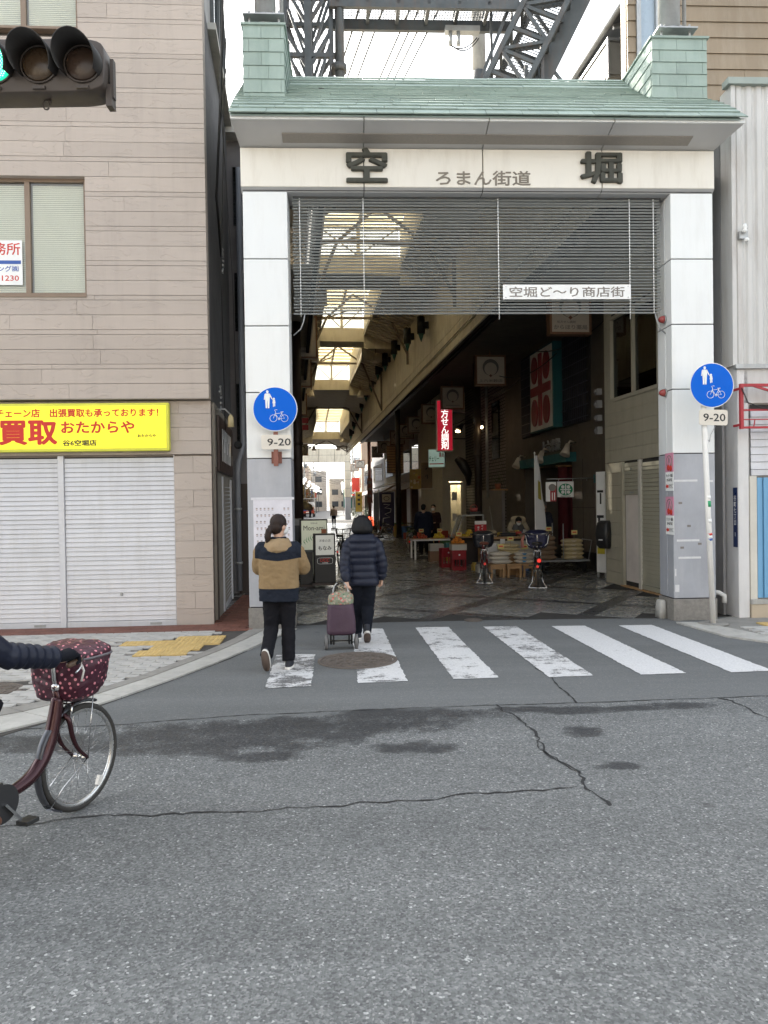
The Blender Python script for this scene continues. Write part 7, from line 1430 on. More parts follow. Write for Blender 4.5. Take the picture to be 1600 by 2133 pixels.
for s_ in 'LR':
    a, c, e = j['sh' + s_], j['el' + s_], j['ha' + s_]; pts = [a.lerp(c, f) for f in (0, .2, .4, .6, .8)] + [c.lerp(e, f / 14) for f in range(13)]; rs = [.085, .082, .078, .075, .073] + [.071 - .001 * i + (.007 if i % 2 else -.006) for i in range(13)]; k.tube(pts, rs, 14)
soft('jacket', k, PUF, t, .009, 1, .012)
GL = cloth('black_glove', (.012, .013, .018), .85); g = MB()
for s_, q in (('R', 1), ('L', -1)):
    w_ = j['ha' + s_] + Vector((0, -.01, .015)); g.tube([w_ - Vector((0, .05, 0)), w_, w_ + Vector((-q * .01, .06, .0)), w_ + Vector((-q * .015, .09, -.01))], [.04, .044, .048, .04], 12, squash=.75)
    for i in range(4): x = -q * (.0 + .0) ; p = w_ + Vector((-q * .015 + q * (.03 - .022 * i), .085, -.005)); g.tube([p, p + Vector((-q * .004, .03, -.012)), p + Vector((-q * .004, .035, -.045)), p + Vector((0, .01, -.055))], [.0135, .013, .012, .010], 8, round_ends=True)
    g.tube([w_ + Vector((-q * .04, .02, 0)), w_ + Vector((-q * .055, .05, -.015)), w_ + Vector((-q * .045, .085, -.035))], [.016, .014, .011], 8, round_ends=True)
soft('gloves', g, GL, t, .006, 1); tr = MB()
for s_ in 'LR': tr.tube([j['hip' + s_], j['kn' + s_], j['an' + s_]], [.11, .08, .06], 12, round_ends=True)
tr.tube([(0, .04, .9), (0, .17, .93)], [.15, .15], 14, round_ends=True); soft('trousers', tr, cloth('black_trousers', (.012, .012, .015)), t, .014, 2)
for s_ in 'LR': sh = part('shoe', MB().tube([j['an' + s_] + Vector((0, -.05, -.04)), j['an' + s_] + Vector((0, .03, -.05)), j['toe' + s_], j['toe' + s_] + Vector((0, .05, -.005))], [.04, .045, .042, .03], 12, round_ends=True), mat('brown_leather', (.14, .06, .035), .5), t)
# bicycles parked inside the arcade
def face_from_cam(p): return math.atan2(p.y, p.x)
p = A(-1.32, 5.33); bicycle('red framed bicycle with a brown saddle and dark basket before the counter', p, face_from_cam(p) + .02, .98, mat('dark_red_frame', (.13, .015, .018), .3, .3), seat=mat('brown_saddle', (.14, .045, .03), .5), cover=mat('black_basket_liner', (.012, .013, .02), .6))
p = A(-.55, 4.24); t = bicycle('black bicycle with a navy white piped basket cover standing before the rice bags', p, face_from_cam(p) + .0, 1.02, mat('black_frame', (.015, .015, .017), .3, .3), cover=mat('navy_basket_cover', (.012, .014, .05), .55)); 
part('piping', MB().tube([(.92, .20, 1.0), (.9, .15, .9), (.9, 0, .86), (.9, -.15, .9), (.92, -.2, 1.0)], .009, 6).tube([(.92, .23, .96), (.9, .2, .8), (.92, .12, .72)], .008, 6).tube([(.92, -.23, .96), (.9, -.2, .8), (.92, -.12, .72)], .008, 6), M['print_white'], t); part('rear_light', MB().lathe([(.04, -.0), (.03, -.03)], (-.36, -.03, .55), 'x', 12), mat('red_lamp_glass', (.6, .03, .02), .2, em=.25), t); part('hanging_cloth', MB().tube([(.86, .26, .98), (.84, .3, .86), (.85, .29, .72)], [.03, .05, .06], 8, squash=.4), mat('salmon_cloth', (.5, .2, .16), .8), t)
bicycle('dark bicycle with a white bag in its rear basket standing at the right shops', A(-1.45, 14.2), AA + R(70), 1.0, mat('dark_green_frame', (.02, .03, .02), .3, .3)); bicycle('black bicycle leaning behind the coat wearing shopper', A(-.7, 14.6), AA + R(120), 1.0, M['black']); bicycle('silver bicycle parked further in beside the purple banner', A(-.95, 24.5), AA + R(195), .9, M['galv']); bicycle('black bicycle parked behind the lit signboards on the left', A(-4.05, 10.0), AA + R(80), 1.0, M['black']); bicycle('child sized bicycle near the barrier lights', A(-.3, 28.5), AA + R(185), .75, M['dkbrown'])
# other people
DK = cloth('dark_trousers', (.014, .014, .017))
person('shopper in a long navy quilted coat at the fruit stall', A(-1.15, 13.6), AA + R(-25), J(), 1.04, hair='short', jacket=cloth('long_navy_coat', (.014, .018, .036), .6), hem=.50, rx=.225, ry=.17, puffer=.012, trousers=DK, fine=False, hands=True, mask=False, sleeve=.085)
person('masked shopper in a dark jacket facing the fruit stall', A(-.7, 14.3), AA + R(150), J(elR=(.25, .1, 1.02), haR=(.15, .28, 1.0), elL=(-.25, .1, 1.02), haL=(-.15, .28, 1.0)), 1.03, hair='short', jacket=cloth('dark_red_black_jacket', (.03, .015, .015)), hem=.72, trousers=DK, fine=False)
t, _ = person('shop woman in a cream top and grey apron bending over the counter', A(.72, 9.75), AA + R(170), J(head=(0, .36, 1.17), neck=(0, .26, 1.12), shL=(-.17, .2, 1.1), shR=(.17, .2, 1.1), elL=(-.25, .32, .92), elR=(.25, .32, .92), haL=(-.12, .5, .86), haR=(.12, .5, .86)), 1.0, hair='long', head_pitch=R(-35), jacket=cloth('cream_jumper', (.42, .36, .26)), hem=.75, rx=.2, ry=.14, lean=.55, trousers=DK, fine=False)
part('apron', MB().loft([(0, .1, .45, .19, .14), (0, .1, .7, .2, .16), (0, .18, .95, .19, .165), (0, .24, 1.08, .12, .16)], 18), cloth('grey_apron', (.12, .12, .12)), t)
person('grey haired shopkeeper in a white mask and navy checked jacket by the curtain', A(1.12, 8.75), AA + R(120), J(), 1.06, hair='short', hairm=HAIRG, head_yaw=R(20), jacket=mat('navy_check', (.018, .022, .045), .8, var=.4, vs=14), hem=.68, trousers=DK, fine=False)
person('woman in a pale pink jumper walking away through the far sunlight', A(-2.25, 46.3), AA, J(anL=(-.09, -.2, .1), toeL=(-.09, -.08, .04), anR=(.09, .16, .085), toeR=(.09, .3, .03), knL=(-.09, .02, .44), knR=(.09, .14, .44), haL=(-.24, .14, .82)), .98, hair='short', hairm=HAIRD, mask=False, jacket=cloth('pale_pink_jumper', (.55, .42, .38)), hem=.80, trousers=cloth('navy_trousers', (.015, .02, .045)), fine=False, vox=.02)
person('man in dark work clothes standing in front of the delivery truck', Fp(-1.7, 12.5), FA + R(-60), J(haR=(.2, .2, .95)), 1.06, hair='short', mask=False, jacket=cloth('dark_work_jacket', (.035, .03, .045)), hem=.75, trousers=DK, fine=False)

# ------------------------------------------------------------------ goods and signs on the arcade floor
t = thing('lit_signboard', 'tall lit cream restaurant signboard with a green leaf painting', 'signboard', A(-4.8, 6.75), AA + R(5)); LF = mat('lit_cream_acrylic', (.58, .60, .46), .4, var=.05, vs=2, em=.07)
part('case', MB().box(-.30, .30, -.1, .1, .12, 1.36), M['black'], t, bevel=.008); part('face', MB().box(-.275, .275, -.106, -.1, .16, 1.33), LF, t); letters('Mon-ami', M['print_black'], t, (0, -.107, 1.17), .46, .105, bold=.0); letters('洋食の店', M['print_black'], t, (.0, -.107, 1.275), .15, .035)
lf = MB(); 
for i in range(9): x = -.24 + i * .048; z = .86 + .09 * math.sin(i * .35); lf.prism([(x, z), (x + .035, z + .075 + .01 * (i % 2)), (x + .02, z + .01)], -.109, -.1065).prism([(x + .01, z), (x + .055, z - .055), (x + .03, z + .008)], -.109, -.1065)
stuff(part('leaf_print', lf, mat('leaf_green_print', (.03, .25, .06), .6), t)); part('orange_patch', MB().box(.16, .27, -.109, -.1065, .98, 1.14), mat('orange_print', (.35, .12, .05), .6), t); letters('LUNCH', M['print_grey'], t, (-.1, -.107, .66), .22, .05); letters('DINNER', M['print_grey'], t, (-.08, -.107, .55), .25, .05); letters('67', M['print_black'], t, (.08, -.107, .38), .14, .08); part('castor', MB().cyl((-.25, 0, .06), (.25, 0, .06), .05, 10), M['black'], t)
t = thing('coffee_signboard', 'black framed lit signboard for a western style restaurant on a castor stand', 'signboard', A(-4.62, 5.5), AA + R(4)); part('case', MB().box(-.215, .215, -.13, .13, .1, 1.09), M['black'], t, bevel=.008); part('face', MB().box(-.185, .185, -.136, -.13, .66, 1.06), mat('lit_white_acrylic', (.6, .6, .54), .4, var=.06, vs=3, em=.06), t); letters('洋食の店', M['print_black'], t, (.0, -.137, .95), .235, .055); letters('もなみ', M['print_black'], t, (.0, -.137, .80), .27, .09, bold=.02)
lg = part('logo_frame', MB().tube([(.155 * math.copysign(abs(math.cos(a)) ** .4, math.cos(a)), -.133, .54 + .062 * math.copysign(abs(math.sin(a)) ** .4, math.sin(a))) for a in [i * math.pi / 16 for i in range(32)]], .004, 5, closed=True), M['print_white'], t); letters('UCC', M['print_red'], lg, (0, -.1315, .556), .2, .07, bold=.03, shear=.3); letters('COFFEE', M['print_white'], lg, (0, -.1315, .50), .12, .025, bold=.02)
part('stand', MB().box(-.27, .27, -.2, .2, .05, .1), M['dkbrown'], t)
for x in (-.23, .23):
    for y in (-.16, .16): part('castor', MB().lathe([(.028, -.012), (.028, .012)], (x, y, .028), 'x', 12), M['black'], t)
t = thing('black_pedestal', 'tall dark pedestal box left of the coffee signboard', 'pedestal', A(-4.98, 5.6), AA); part('case', MB().box(-.13, .13, -.12, .12, .06, .72), M['black'], t, bevel=.006); part('top', MB().box(-.15, .15, -.14, .14, .72, .75), M['steel'], t); part('foot', MB().box(-.15, .15, -.14, .14, 0, .06), M['dkbrown'], t)
t = thing('grey_cabinet', 'grey rounded cabinet standing against the left shops', 'cabinet', A(-5.3, 8.0), AA); part('case', MB().box(-.22, .28, -.3, .3, .05, 1.35), mat('pale_grey_plastic', (.3, .3, .29), .5), t, bevel=.05); part('door_line', MB().box(-.1, .2, -.31, -.3, .2, 1.2), M['steel'], t); part('foot', MB().box(-.2, .26, -.28, .28, 0, .05), M['black'], t)
t = thing('straw_lampshade', 'round straw coloured shade on the left beyond the cabinet', 'lamp shade', A(-5.0, 14.5, 1.55), AA); part('shade', MB().lathe([(.42, -.05), (.36, .12), (.14, .25), (.02, .28)], n=18), mat('straw', (.33, .27, .16), .8), t); part('stand', MB().cyl((0, 0, -1.55), (0, 0, 0), .03, 8), M['black'], t)
t = thing('red_vending_box', 'red and white crate stack in the alley behind the drainpipe', 'crate stack', S(4.7, .35), .12); part('crate', MB().box(-.25, .25, -.2, .2, 0, .5), M['red'], t, bevel=.02); part('crate', MB().box(-.25, .25, -.2, .2, .52, 1.0), M['red'], t, bevel=.02); part('bag', MB().ell((0, 0, 1.1), .2, .16, .12), M['print_white'], t)
# counter and display
ct = thing('display_counter', 'long shop counter with a pale front panel in the rice shop opening', 'counter', A(.35, 9.0), AA); part('top', MB().box(-.85, .95, -.35, .4, .74, .79), M['wood'], ct); part('front_panel', MB().box(-.8, .9, -.3, -.26, .25, .68), mat('counter_cream', (.40, .38, .32), .6), ct); part('shadow_rail', MB().box(-.8, .9, -.28, -.24, .69, .735), M['dkbrown'], ct)
for x in (-.78, .88): part('leg', MB().box(x - .03, x + .03, -.28, .35, 0, .74), M['wood'], ct)
def pillow(w_, d_, h_): return MB().loft([(0, 0, 0, w_ * .34, d_ * .34), (0, 0, h_ * .1, w_ * .43, d_ * .44), (.004, 0, h_ * .35, w_ * .49, d_ * .5), (0, 0, h_ * .5, w_ * .52, d_ * .5), (-.004, 0, h_ * .68, w_ * .48, d_ * .49), (0, 0, h_ * .92, w_ * .40, d_ * .42), (0, 0, h_ * 1.02, w_ * .28, d_ * .3)], 22, 3.6)
def bags(n, u, v, z, w_, d_, h_, m_, what, where, group, band=None):
    me = pillow(w_, d_, h_).mesh('bag_sack', m_)
    for i in range(n):
        t = thing('rice_bag', '%s rice bag %s, %s in its stack' % (what, where, ('at the bottom', 'second from the bottom', 'third from the bottom', 'fourth from the bottom', 'fifth from the bottom')[i] if i < n - 1 else 'on top'), 'rice bag', A(u + random.uniform(-.025, .025), v + random.uniform(-.02, .02), z + i * h_ * .9), AA + random.uniform(-.12, .12), group)
        place('sack', me, t)
        if band: part('printed_band', MB().loft([(-.02, 0, h_ * .3, w_ * .2, d_ * .507), (-.02, 0, h_ * .72, w_ * .2, d_ * .507)], 16, 4.5), band, t)
        else: part('seam', MB().box(-w_ * .54, -w_ * .47, -d_ * .3, d_ * .3, h_ * .45, h_ * .55), m_, t); part('seam', MB().box(w_ * .47, w_ * .54, -d_ * .3, d_ * .3, h_ * .45, h_ * .55), m_, t)
WB = mat('white_paper_sack', (.55, .5, .42), .7, var=.08, bump=.3, bs=30); BRB = mat('brown_paper_sack', (.19, .125, .075), .75, var=.1, bump=.3, bs=30); YB = mat('yellow_cream_sack', (.50, .40, .22), .6, var=.12, bump=.3, bs=30); BLP = mat('blue_sack_print', (.04, .2, .42), .6)
for i, (u, lb) in enumerate(((-.80, 'left'), (-.42, 'middle'), (-.06, 'right'))):
    t = thing('wooden_stool', 'low light wood stool under the rice bags, %s one' % lb, 'stool', A(u, 6.35), AA, 'low stools under the rice bags'); part('seat', MB().box(-.175, .175, -.16, .16, .27, .31), M['wood'], t, bevel=.006)
    for x in (-.135, .135):
        for y in (-.12, .12): part('leg', MB().box(x - .022, x + .022, y - .022, y + .022, 0, .268), M['wood'], t)
    part('apron', MB().box(-.113, .113, -.135, -.12, .2, .268), M['wood'], t)
bags(3, -.72, 6.35, .312, .48, .3, .095, WB, 'white', 'on the left stool', 'white rice bags on the stools'); bags(3, -.18, 6.35, .312, .42, .3, .09, WB, 'blue banded white', 'on the right stools', 'blue banded rice bags', BLP); bags(3, -.36, 6.85, .48, .5, .3, .085, YB, 'golden', 'on the crate', 'golden rice bags')
o = part('wood_crate', MB().box(-.27, .27, -.16, .16, 0, .47), M['wood'], None, A(-.36, 6.86), (0, 0, AA), bevel=.008); tag(o, 'plain wooden crate under the golden rice bags', 'crate')
dl = thing('flat_trolley', 'low steel platform trolley carrying brown and yellow rice bags', 'trolley', A(1.02, 7.35), AA); part('platform', MB().box(-.62, .62, -.33, .33, .26, .30), M['galv'], dl); part('handle', MB().tube([(.6, -.3, .3), (.68, -.3, .75), (.68, .3, .75), (.6, .3, .3)], .013, 8), M['galv'], dl); part('post', MB().cyl((-.02, -.33, .3), (-.02, -.33, 1.15), .012, 6).cyl((-.05, .33, .3), (-.05, .33, 1.15), .012, 6), M['galv'], dl)
for x in (-.5, .5):
    for y in (-.26, .26): part('castor', MB().lathe([(.11, -.02), (.11, .02)], (x, y, .12), 'x', 16).box(x - .04, x + .04, y - .02, y + .02, .2, .26), M['black'], dl)
bags(5, .66, 7.2, .302, .42, .34, .125, BRB, 'brown paper', 'on the flat trolley', 'brown rice bags on the trolley'); bags(5, 1.28, 7.2, .302, .5, .34, .105, YB, 'yellow', 'on the flat trolley', 'yellow rice bags on the trolley', mat('cream_band', (.6, .52, .38), .6))
tray = [mat('goods_%d' % i, c, .5) for i, c in enumerate(((.35, .3, .2), (.03, .03, .035), (.4, .12, .06), (.42, .36, .26), (.2, .15, .08)))]
for i, (u, v, w_, h_, k, lb) in enumerate(((-.3, 8.85, .36, .05, 3, 'stack of cream packets'), (-.3, 8.85, .34, .05, 0, 'stack of tan packets'), (-.3, 8.85, .32, .05, 3, 'stack of pale packets'), (.2, 8.85, .42, .04, 1, 'black tray'), (.2, 8.85, .36, .04, 1, 'smaller black tray'), (.62, 8.8, .3, .06, 4, 'brown packet tray'), (1.0, 8.8, .3, .09, 2, 'orange red carton'))):
    o = part('goods_tray', MB().box(-w_ / 2, w_ / 2, -.14, .14, 0, h_), tray[k], None, A(u, v, .792 + .052 * (i if i < 3 else i - 3 if i < 5 else 0)), (0, 0, AA + .1 * math.sin(i)), bevel=.008); tag(o, lb + ' lying on the rice shop counter', 'goods tray', 'goods on the counter')
o = part('price_notice', MB().box(-.06, .06, -.004, .004, -.42, 0), M['print_white'], None, A(.0, 8.63, .74), (0, 0, AA)); tag(o, 'long narrow price strip hanging from the counter edge', 'notice')
t = thing('banner_flag', 'tall white banner flag with a yellow patch on a pole before the rice shop', 'flag', A(.67, 8.05), AA); part('pole', MB().cyl((0, 0, 0), (0, 0, 2.85), .014, 8).lathe([(.02, 2.84), (.022, 2.87), (.005, 2.9)], n=8), M['print_white'], t); part('base', MB().loft([(0, 0, 0, .2, .2), (0, 0, .1, .17, .17)], 14), M['black'], t); fl = MB(); n = 20
for i in range(n): z0, z1 = .75 + 2.05 * i / n, .75 + 2.05 * (i + 1) / n; w0_, w1_ = .30 - .24 * i / n, .30 - .24 * (i + 1) / n; fl.add([(.015, 0, z0), (.02 + w0_ * .5, -.03 - .02 * math.sin(i), z0), (.02 + w0_, .02 * math.sin(i * .7), z0), (.015, 0, z1), (.02 + w1_ * .5, -.03 - .02 * math.sin(i + 1), z1), (.02 + w1_, .02 * math.sin((i + 1) * .7), z1)], [(0, 1, 4, 3), (1, 2, 5, 4)], True)
part('cloth', fl, mat('white_flag_cloth', (.62, .62, .62), .8, var=.05), t); part('yellow_patch', MB().add([(.06, -.055, 1.75), (.15, -.03, 1.7), (.13, -.03, 2.15), (.06, -.055, 2.2)], [(0, 1, 2, 3)]), mat('olive_yellow_print', (.35, .30, .06), .8), t)
t = thing('red_banner', 'red pennant with white lettering on a stand by the fruit stall', 'banner', A(-.42, 9.2), AA); part('pennant', MB().prism([(-.155, 1.15), (.155, 1.15), (.155, .86), (.08, .78), (0, .75), (-.08, .78), (-.155, .86)], -.008, .008), mat('red_pennant', (.48, .02, .03), .6), t); part('white_band', MB().box(-.155, .155, -.011, .0, 1.1, 1.19), M['print_white'], t); letters('ペ\nイ\nペ\nイ', M['print_white'], t, (.04, -.009, .95), .06, .26, bold=.02); letters('使\nえ\nま\nす', M['print_white'], t, (-.06, -.009, .94), .06, .22, bold=.01); part('stand', MB().cyl((0, .02, 0), (0, .02, 1.2), .012, 8).box(-.15, .15, -.1, .1, 0, .02), M['black'], t)
t = thing('a_board', 'small white folding board with red print beside the red framed bicycle', 'signboard', A(-.72, 7.2), AA); part('board', MB().hexa([(-.22, -.2, .02), (.22, -.2, .02), (-.22, -.18, .02), (.22, -.18, .02), (-.16, -.02, .72), (.16, -.02, .72), (-.16, 0, .72), (.16, 0, .72)]), M['print_white'], t); part('red_print', MB().tube([(-.09, -.165, .24), (.09, -.165, .24), (.07, -.095, .48), (-.07, -.095, .48)], .012, 5, closed=True), M['print_red'], t); part('rear_board', MB().hexa([(-.22, .18, .02), (.22, .18, .02), (-.22, .2, .02), (.22, .2, .02), (-.16, .0, .72), (.16, .0, .72), (-.16, .02, .72), (.16, .02, .72)]), M['print_white'], t)
def crate(u, v, z, lb, m_, rz=0, s_=(.4, .3, .36)):
    t = thing('bottle_crate', lb, 'crate', A(u, v, z), AA + rz, 'red crates at the fruit stall'); w_, d_, h_ = s_
    part('base', MB().box(-w_ / 2, w_ / 2, -d_ / 2, d_ / 2, 0, .03), m_, t)
    for sx in (-1, 1):
        for sy in (-1, 1): part('corner_post', MB().box(sx * w_ / 2 - .03 * (sx > 0), sx * w_ / 2 + .03 * (sx < 0), sy * d_ / 2 - .03 * (sy > 0), sy * d_ / 2 + .03 * (sy < 0), .03, h_), m_, t)
    for sy in (-1, 1): part('side', MB().box(-w_ / 2 + .03, w_ / 2 - .03, sy * d_ / 2 - .008, sy * d_ / 2 + .008, h_ * .55, h_).box(-w_ / 2 + .03, w_ / 2 - .03, sy * d_ / 2 - .008, sy * d_ / 2 + .008, .03, h_ * .16).box(-.015, .015, sy * d_ / 2 - .008, sy * d_ / 2 + .008, h_ * .16, h_ * .55), m_, t)
    for sx in (-1, 1): part('side', MB().box(sx * w_ / 2 - .008, sx * w_ / 2 + .008, -d_ / 2 + .03, d_ / 2 - .03, .03, h_), m_, t)
    part('emblem', MB().lathe([(.022, -d_ / 2 - .009), (.022, -d_ / 2 - .012)], (0, 0, h_ * .78), 'y', 12), M['print_white'], t); return t
RC = mat('red_plastic_crate', (.28, .012, .02), .4, var=.08); crate(-1.2, 8.4, 0, 'red bottle crate on end at the corner of the fruit stall', RC, 0, (.34, .3, .5)); crate(-1.3, 9.3, 0, 'red bottle crate behind the front crate', RC, .1, (.34, .3, .5))
def carton(u, v, z, w_, d_, h_, m_, lb, rz=0): o = part('carton', MB().box(-w_ / 2, w_ / 2, -d_ / 2, d_ / 2, 0, h_), m_, None, A(u, v, z), (0, 0, AA + rz), bevel=.006); return tag(o, lb, 'carton', 'cartons at the fruit stall')
c1, c2, c3, c4 = mat('carton_brown', (.26, .15, .09), .8), mat('carton_white', (.5, .47, .42), .7), mat('carton_yellow', (.5, .35, .06), .7), mat('carton_red', (.3, .03, .04), .7)
carton(-1.2, 11.3, 0, .42, .3, .3, c1, 'brown carton on the floor, nearest the shopper'); carton(-1.2, 11.3, .302, .4, .3, .2, c2, 'white carton on top of the brown carton'); carton(-.75, 11.3, 0, .3, .3, .34, c3, 'yellow carton beside the brown carton'); carton(-.75, 11.3, .342, .38, .3, .18, mat('carton_teal', (.08, .26, .27), .7), 'teal carton on top of the yellow carton'); carton(-.4, 11.2, 0, .34, .3, .4, c4, 'red carton by the crates'); carton(-1.2, 8.4, .503, .38, .3, .14, c2, 'pale tray of citrus on the front red crate'); carton(-.35, 11.2, .402, .4, .3, .14, c2, 'pale tray with greens on the red carton')
ft = thing('fruit_table', 'low white table of orange and yellow fruit at the stall', 'table', A(-.9, 12.3), AA); part('top', MB().box(-.85, .85, -.4, .4, .56, .6), M['print_white'], ft)
for x in (-.8, .8):
    for y in (-.35, .35): part('leg', MB().box(x - .025, x + .025, y - .025, y + .025, 0, .56), M['print_white'], ft)
om, ym, rm_ = mat('orange_peel', (.6, .2, .02), .45), mat('yellow_peel', (.6, .42, .04), .45), mat('apple_red', (.4, .06, .03), .4); fm_ = [MB().ell((0, 0, 0), .042, .042, .038, 10, 7).mesh('fruit', q) for q in (om, ym, rm_)]; rr = random.Random(8)
def pile(u, v, z, n, k, what, where, spread=(.15, .11)):
    t = thing('fruit_pile', '%s piled %s' % (what, where), 'fruit', A(u, v, z), AA)
    part('tray', MB().box(-spread[0] - .04, spread[0] + .04, -spread[1] - .04, spread[1] + .04, 0, .02), M['wood'], t)
    for i in range(n):
        f = i / n; lay = 0 if f < .55 else 1 if f < .85 else 2; q = 1 - .35 * lay; place('fruit', fm_[k], t, (rr.uniform(-1, 1) * spread[0] * q, rr.uniform(-1, 1) * spread[1] * q, .058 + .058 * lay), (rr.random(), rr.random(), 0))
pile(-1.2, 8.4, .645, 26, 0, 'oranges', 'in the tray on the front red crate'); pile(-1.5, 12.2, .602, 24, 2, 'red orange fruit', 'on the left of the white table', (.2, .15)); pile(-.95, 12.2, .602, 24, 1, 'yellow fruit', 'in the middle of the white table', (.2, .15)); pile(-.4, 12.2, .602, 22, 0, 'tangerines', 'on the right of the white table', (.2, .15)); pile(-.62, 9.6, .75, 22, 1, 'yellow citrus', 'beside the glass showcase')
gs = thing('glass_showcase', 'slanted glass showcase at the left of the rice shop counter', 'showcase', A(-.6, 10.2), AA); part('base', MB().box(-.35, .45, -.3, .3, 0, .72), M['dkbrown'], gs); part('glass', MB().hexa([(-.34, -.29, .72), (-.32, -.29, .72), (-.34, .29, .72), (-.32, .29, .72), (-.12, -.29, 1.3), (-.1, -.29, 1.3), (-.12, .29, 1.3), (-.1, .29, 1.3)]), M['glass'], gs); part('frame', MB().bar((-.34, -.3, .72), (-.11, -.3, 1.32), .025).bar((-.34, .3, .72), (-.11, .3, 1.32), .025).box(-.15, .45, -.3, .3, 1.31, 1.34).bar((.44, -.28, .72), (.44, -.28, 1.31), .025), M['galv'], gs); part('top_box', MB().box(.1, .42, -.15, .15, 1.341, 1.42), M['black'], gs)
t = thing('red_handbag', 'small pink red basket on top of the showcase', 'basket', A(-.35, 10.2, 1.42), AA); part('body', MB().loft([(0, 0, .0, .09, .06), (0, 0, .1, .11, .08)], 16, 3), mat('pink_red_plastic', (.45, .09, .08), .5), t); part('handle', MB().tube([(.09 * math.cos(a), 0, .1 + .09 * math.sin(a)) for a in [i * math.pi / 8 for i in range(9)]], .008, 6), mat('pink_red_plastic', (.45, .09, .08), .5), t)
t = thing('broom', 'grey handled broom leaning on the panel behind the counter', 'broom', A(.3, 10.7), AA); part('handle', MB().cyl((.12, .1, .3), (0, .3, 1.55), .014, 8), M['galv'], t); part('head', MB().box(-.0, .25, .0, .16, 0, .3), M['wood'], t)
t = thing('plant_pot', 'small potted plant on a ledge by the steel pipe', 'plant', A(1.55, 14.6, 2.1), AA); part('pot', MB().lathe([(.08, 0), (.11, .18), (.1, .18)], n=14), mat('terracotta', (.32, .1, .05), .7), t); lf = MB(); rr = random.Random(2)
for i in range(90): p_ = Vector((rr.gauss(0, .09), rr.gauss(0, .09), .28 + rr.gauss(0, .08))); d = Vector((rr.uniform(-1, 1), rr.uniform(-1, 1), rr.uniform(-.3, 1))).normalized(); e, f = _frame(d); lf.add([p_ - e * .02, p_ + d * .05, p_ + e * .02], [(0, 1, 2)])
stuff(part('leaves', lf, mat('plant_green', (.04, .09, .03), .6, var=.3), t)); part('ledge', MB().box(-.2, .3, -.15, .15, -.05, .0), M['wood'], t)
for i, (u, v, lb) in enumerate(((.35, 58.5, 'bushy potted plant at the foot of the far right pillar'), (.9, 54, 'potted shrub beside the yellow banner'))):
    t = thing('potted_plant', lb, 'plant', A(u, v), AA); part('pot', MB().lathe([(.2, 0), (.27, .4), (.25, .4)], n=14), M['concrete'], t); lf = MB()
    for k in range(220): p_ = Vector((rr.gauss(0, .22), rr.gauss(0, .22), .8 + rr.gauss(0, .25))); d = Vector((rr.uniform(-1, 1), rr.uniform(-1, 1), rr.uniform(-.3, 1))).normalized(); e, f = _frame(d); lf.add([p_ - e * .04, p_ + d * .12, p_ + e * .04], [(0, 1, 2)])
    stuff(part('leaves', lf, mat('plant_green', (.04, .09, .03), .6, var=.3), t))

# assorted goods, price cards and clutter along the right hand shops
pcm = mat('price_card', (.62, .52, .2), .7)
for i, (u, v, z) in enumerate(((-.72, 6.22, .62), (-.18, 6.22, .60), (-.36, 6.7, .76), (.66, 7.05, .95), (1.28, 7.05, .86), (-1.2, 8.28, .82), (-1.5, 12.02, .78), (-.95, 12.02, .78), (-.4, 12.02, .78))):
    t = thing('price_card', 'handwritten price card stuck in the ' + ('white rice bags', 'blue banded rice bags', 'golden rice bags', 'brown rice bags', 'yellow rice bags', 'oranges on the crate', 'red orange fruit', 'yellow fruit', 'tangerines')[i], 'price card', A(u, v, z), AA, 'price cards'); part('card', MB().box(-.07, .07, -.003, .003, .03, .13), pcm, t); part('stick', MB().cyl((0, .004, -.1), (0, .004, .05), .004, 5), M['wood'], t); part('figures', MB().box(-.045, .045, -.006, -.003, .07, .1), M['print_red'], t)
cols = [('brown', (.26, .16, .09)), ('white', (.5, .48, .45)), ('green', (.08, .2, .08)), ('red', (.35, .05, .04)), ('blue', (.06, .14, .32)), ('yellow', (.5, .36, .08))]
rr = random.Random(21)
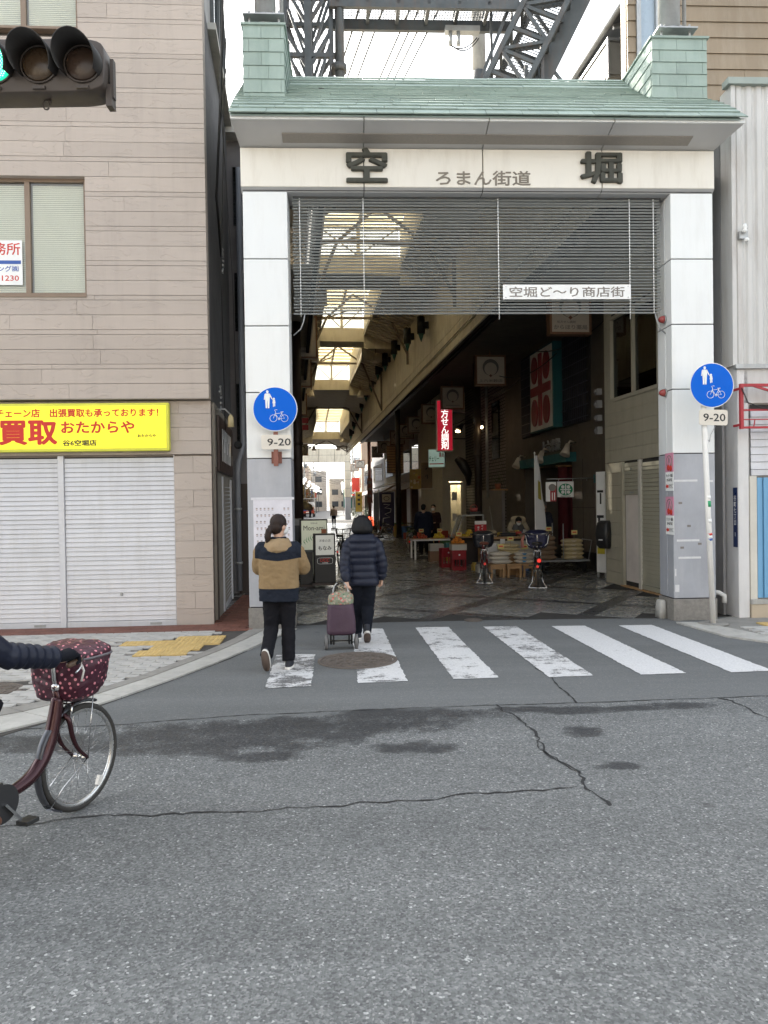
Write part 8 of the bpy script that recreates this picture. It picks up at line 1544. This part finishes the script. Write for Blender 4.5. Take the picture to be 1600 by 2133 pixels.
for i in range(26):
    v = 15.2 + i * 1.05; u = (.55 if v < 21 else -.1 if v < 27 else .4) + rr.uniform(-.25, .25); nm, c = cols[i % 6]; w_, d_, h_ = rr.uniform(.3, .5), rr.uniform(.25, .4), rr.uniform(.25, .6)
    o = part('goods_box', MB().box(-w_ / 2, w_ / 2, -d_ / 2, d_ / 2, 0, h_), mat('box_' + nm, c, .7, var=.2), None, A(u, v), (0, 0, AA + rr.uniform(-.2, .2)), bevel=.008); tag(o, nm + ' goods box along the right arcade shops, %s of the %s dozen' % (ORD[i % 12], ('first', 'second', 'last')[i // 12]), 'box', 'goods boxes along the right shops')
    if i % 2 == 0: p_ = part('contents', MB().ell((0, 0, h_), w_ * .42, d_ * .42, .09, 10, 6), mat('box_' + cols[(i + 2) % 6][0], cols[(i + 2) % 6][1], .7, var=.2), o)
for i, (u, v) in enumerate(((-4.6, 12.2), (-4.7, 13.4), (-4.5, 16.5), (-4.7, 20))):
    o = part('goods_box', MB().box(-.25, .25, -.2, .2, 0, .45 + .15 * (i % 2)), mat('box_' + cols[i][0], cols[i][1], .7, var=.2), None, A(u, v), (0, 0, AA), bevel=.008); tag(o, cols[i][0] + ' goods box standing along the left shops', 'box', 'goods boxes along the left shops')
for i in range(5):
    wire('slack black cable running along the right shop fronts, %s span' % ORD[i], sag(A(1.5, 5.5 + i * 3.2, 5.6 - .15 * i), A(.9, 8.7 + i * 3.2, 5.5 - .1 * i), .25), .014, 'cables along the shop fronts')

rr = random.Random(33); cn_ = ('red', 'white', 'green', 'yellow', 'blue', 'brown')
for i in range(18):
    w_, h_ = rr.uniform(.09, .17), rr.uniform(.05, .16); c = cn_[i % 6]; u = -.42 + (i % 9) * .165
    o = part('goods_packet', MB().loft([(0, 0, 0, w_ / 2, .05), (0, 0, h_ * .5, w_ / 2 * 1.04, .055), (0, 0, h_, w_ / 2 * .9, .03)], 14, 4), mat('box_' + c, (.3, .3, .3), .6), None, A(u, (9.12 if i < 9 else 9.28) + rr.uniform(-.02, .02), .792), (0, 0, AA + rr.uniform(-.3, .3)))
    tag(o, '%s packet on the rice shop counter, %s from the showcase in the %s row' % (c, ORD[i % 9], 'front' if i < 9 else 'back'), 'packet', 'packets on the counter')
for i in range(8):
    u, v = -.75 + .17 * (i % 4) * 1.9, 7.75 + .4 * (i // 4); c = cn_[(i * 5 + 1) % 6]
    o = part('produce_box', MB().box(-.15, .15, -.13, .13, 0, .16).box(-.13, .13, -.11, .11, .16, .2), mat('box_' + c, (.3, .3, .3), .6), None, A(u, v), (0, 0, AA + rr.uniform(-.1, .1)), bevel=.006)
    tag(o, '%s produce box on the floor before the counter, %s in the %s row' % (c, ORD[i % 4], 'nearer' if i < 4 else 'farther'), 'box', 'produce boxes before the counter')
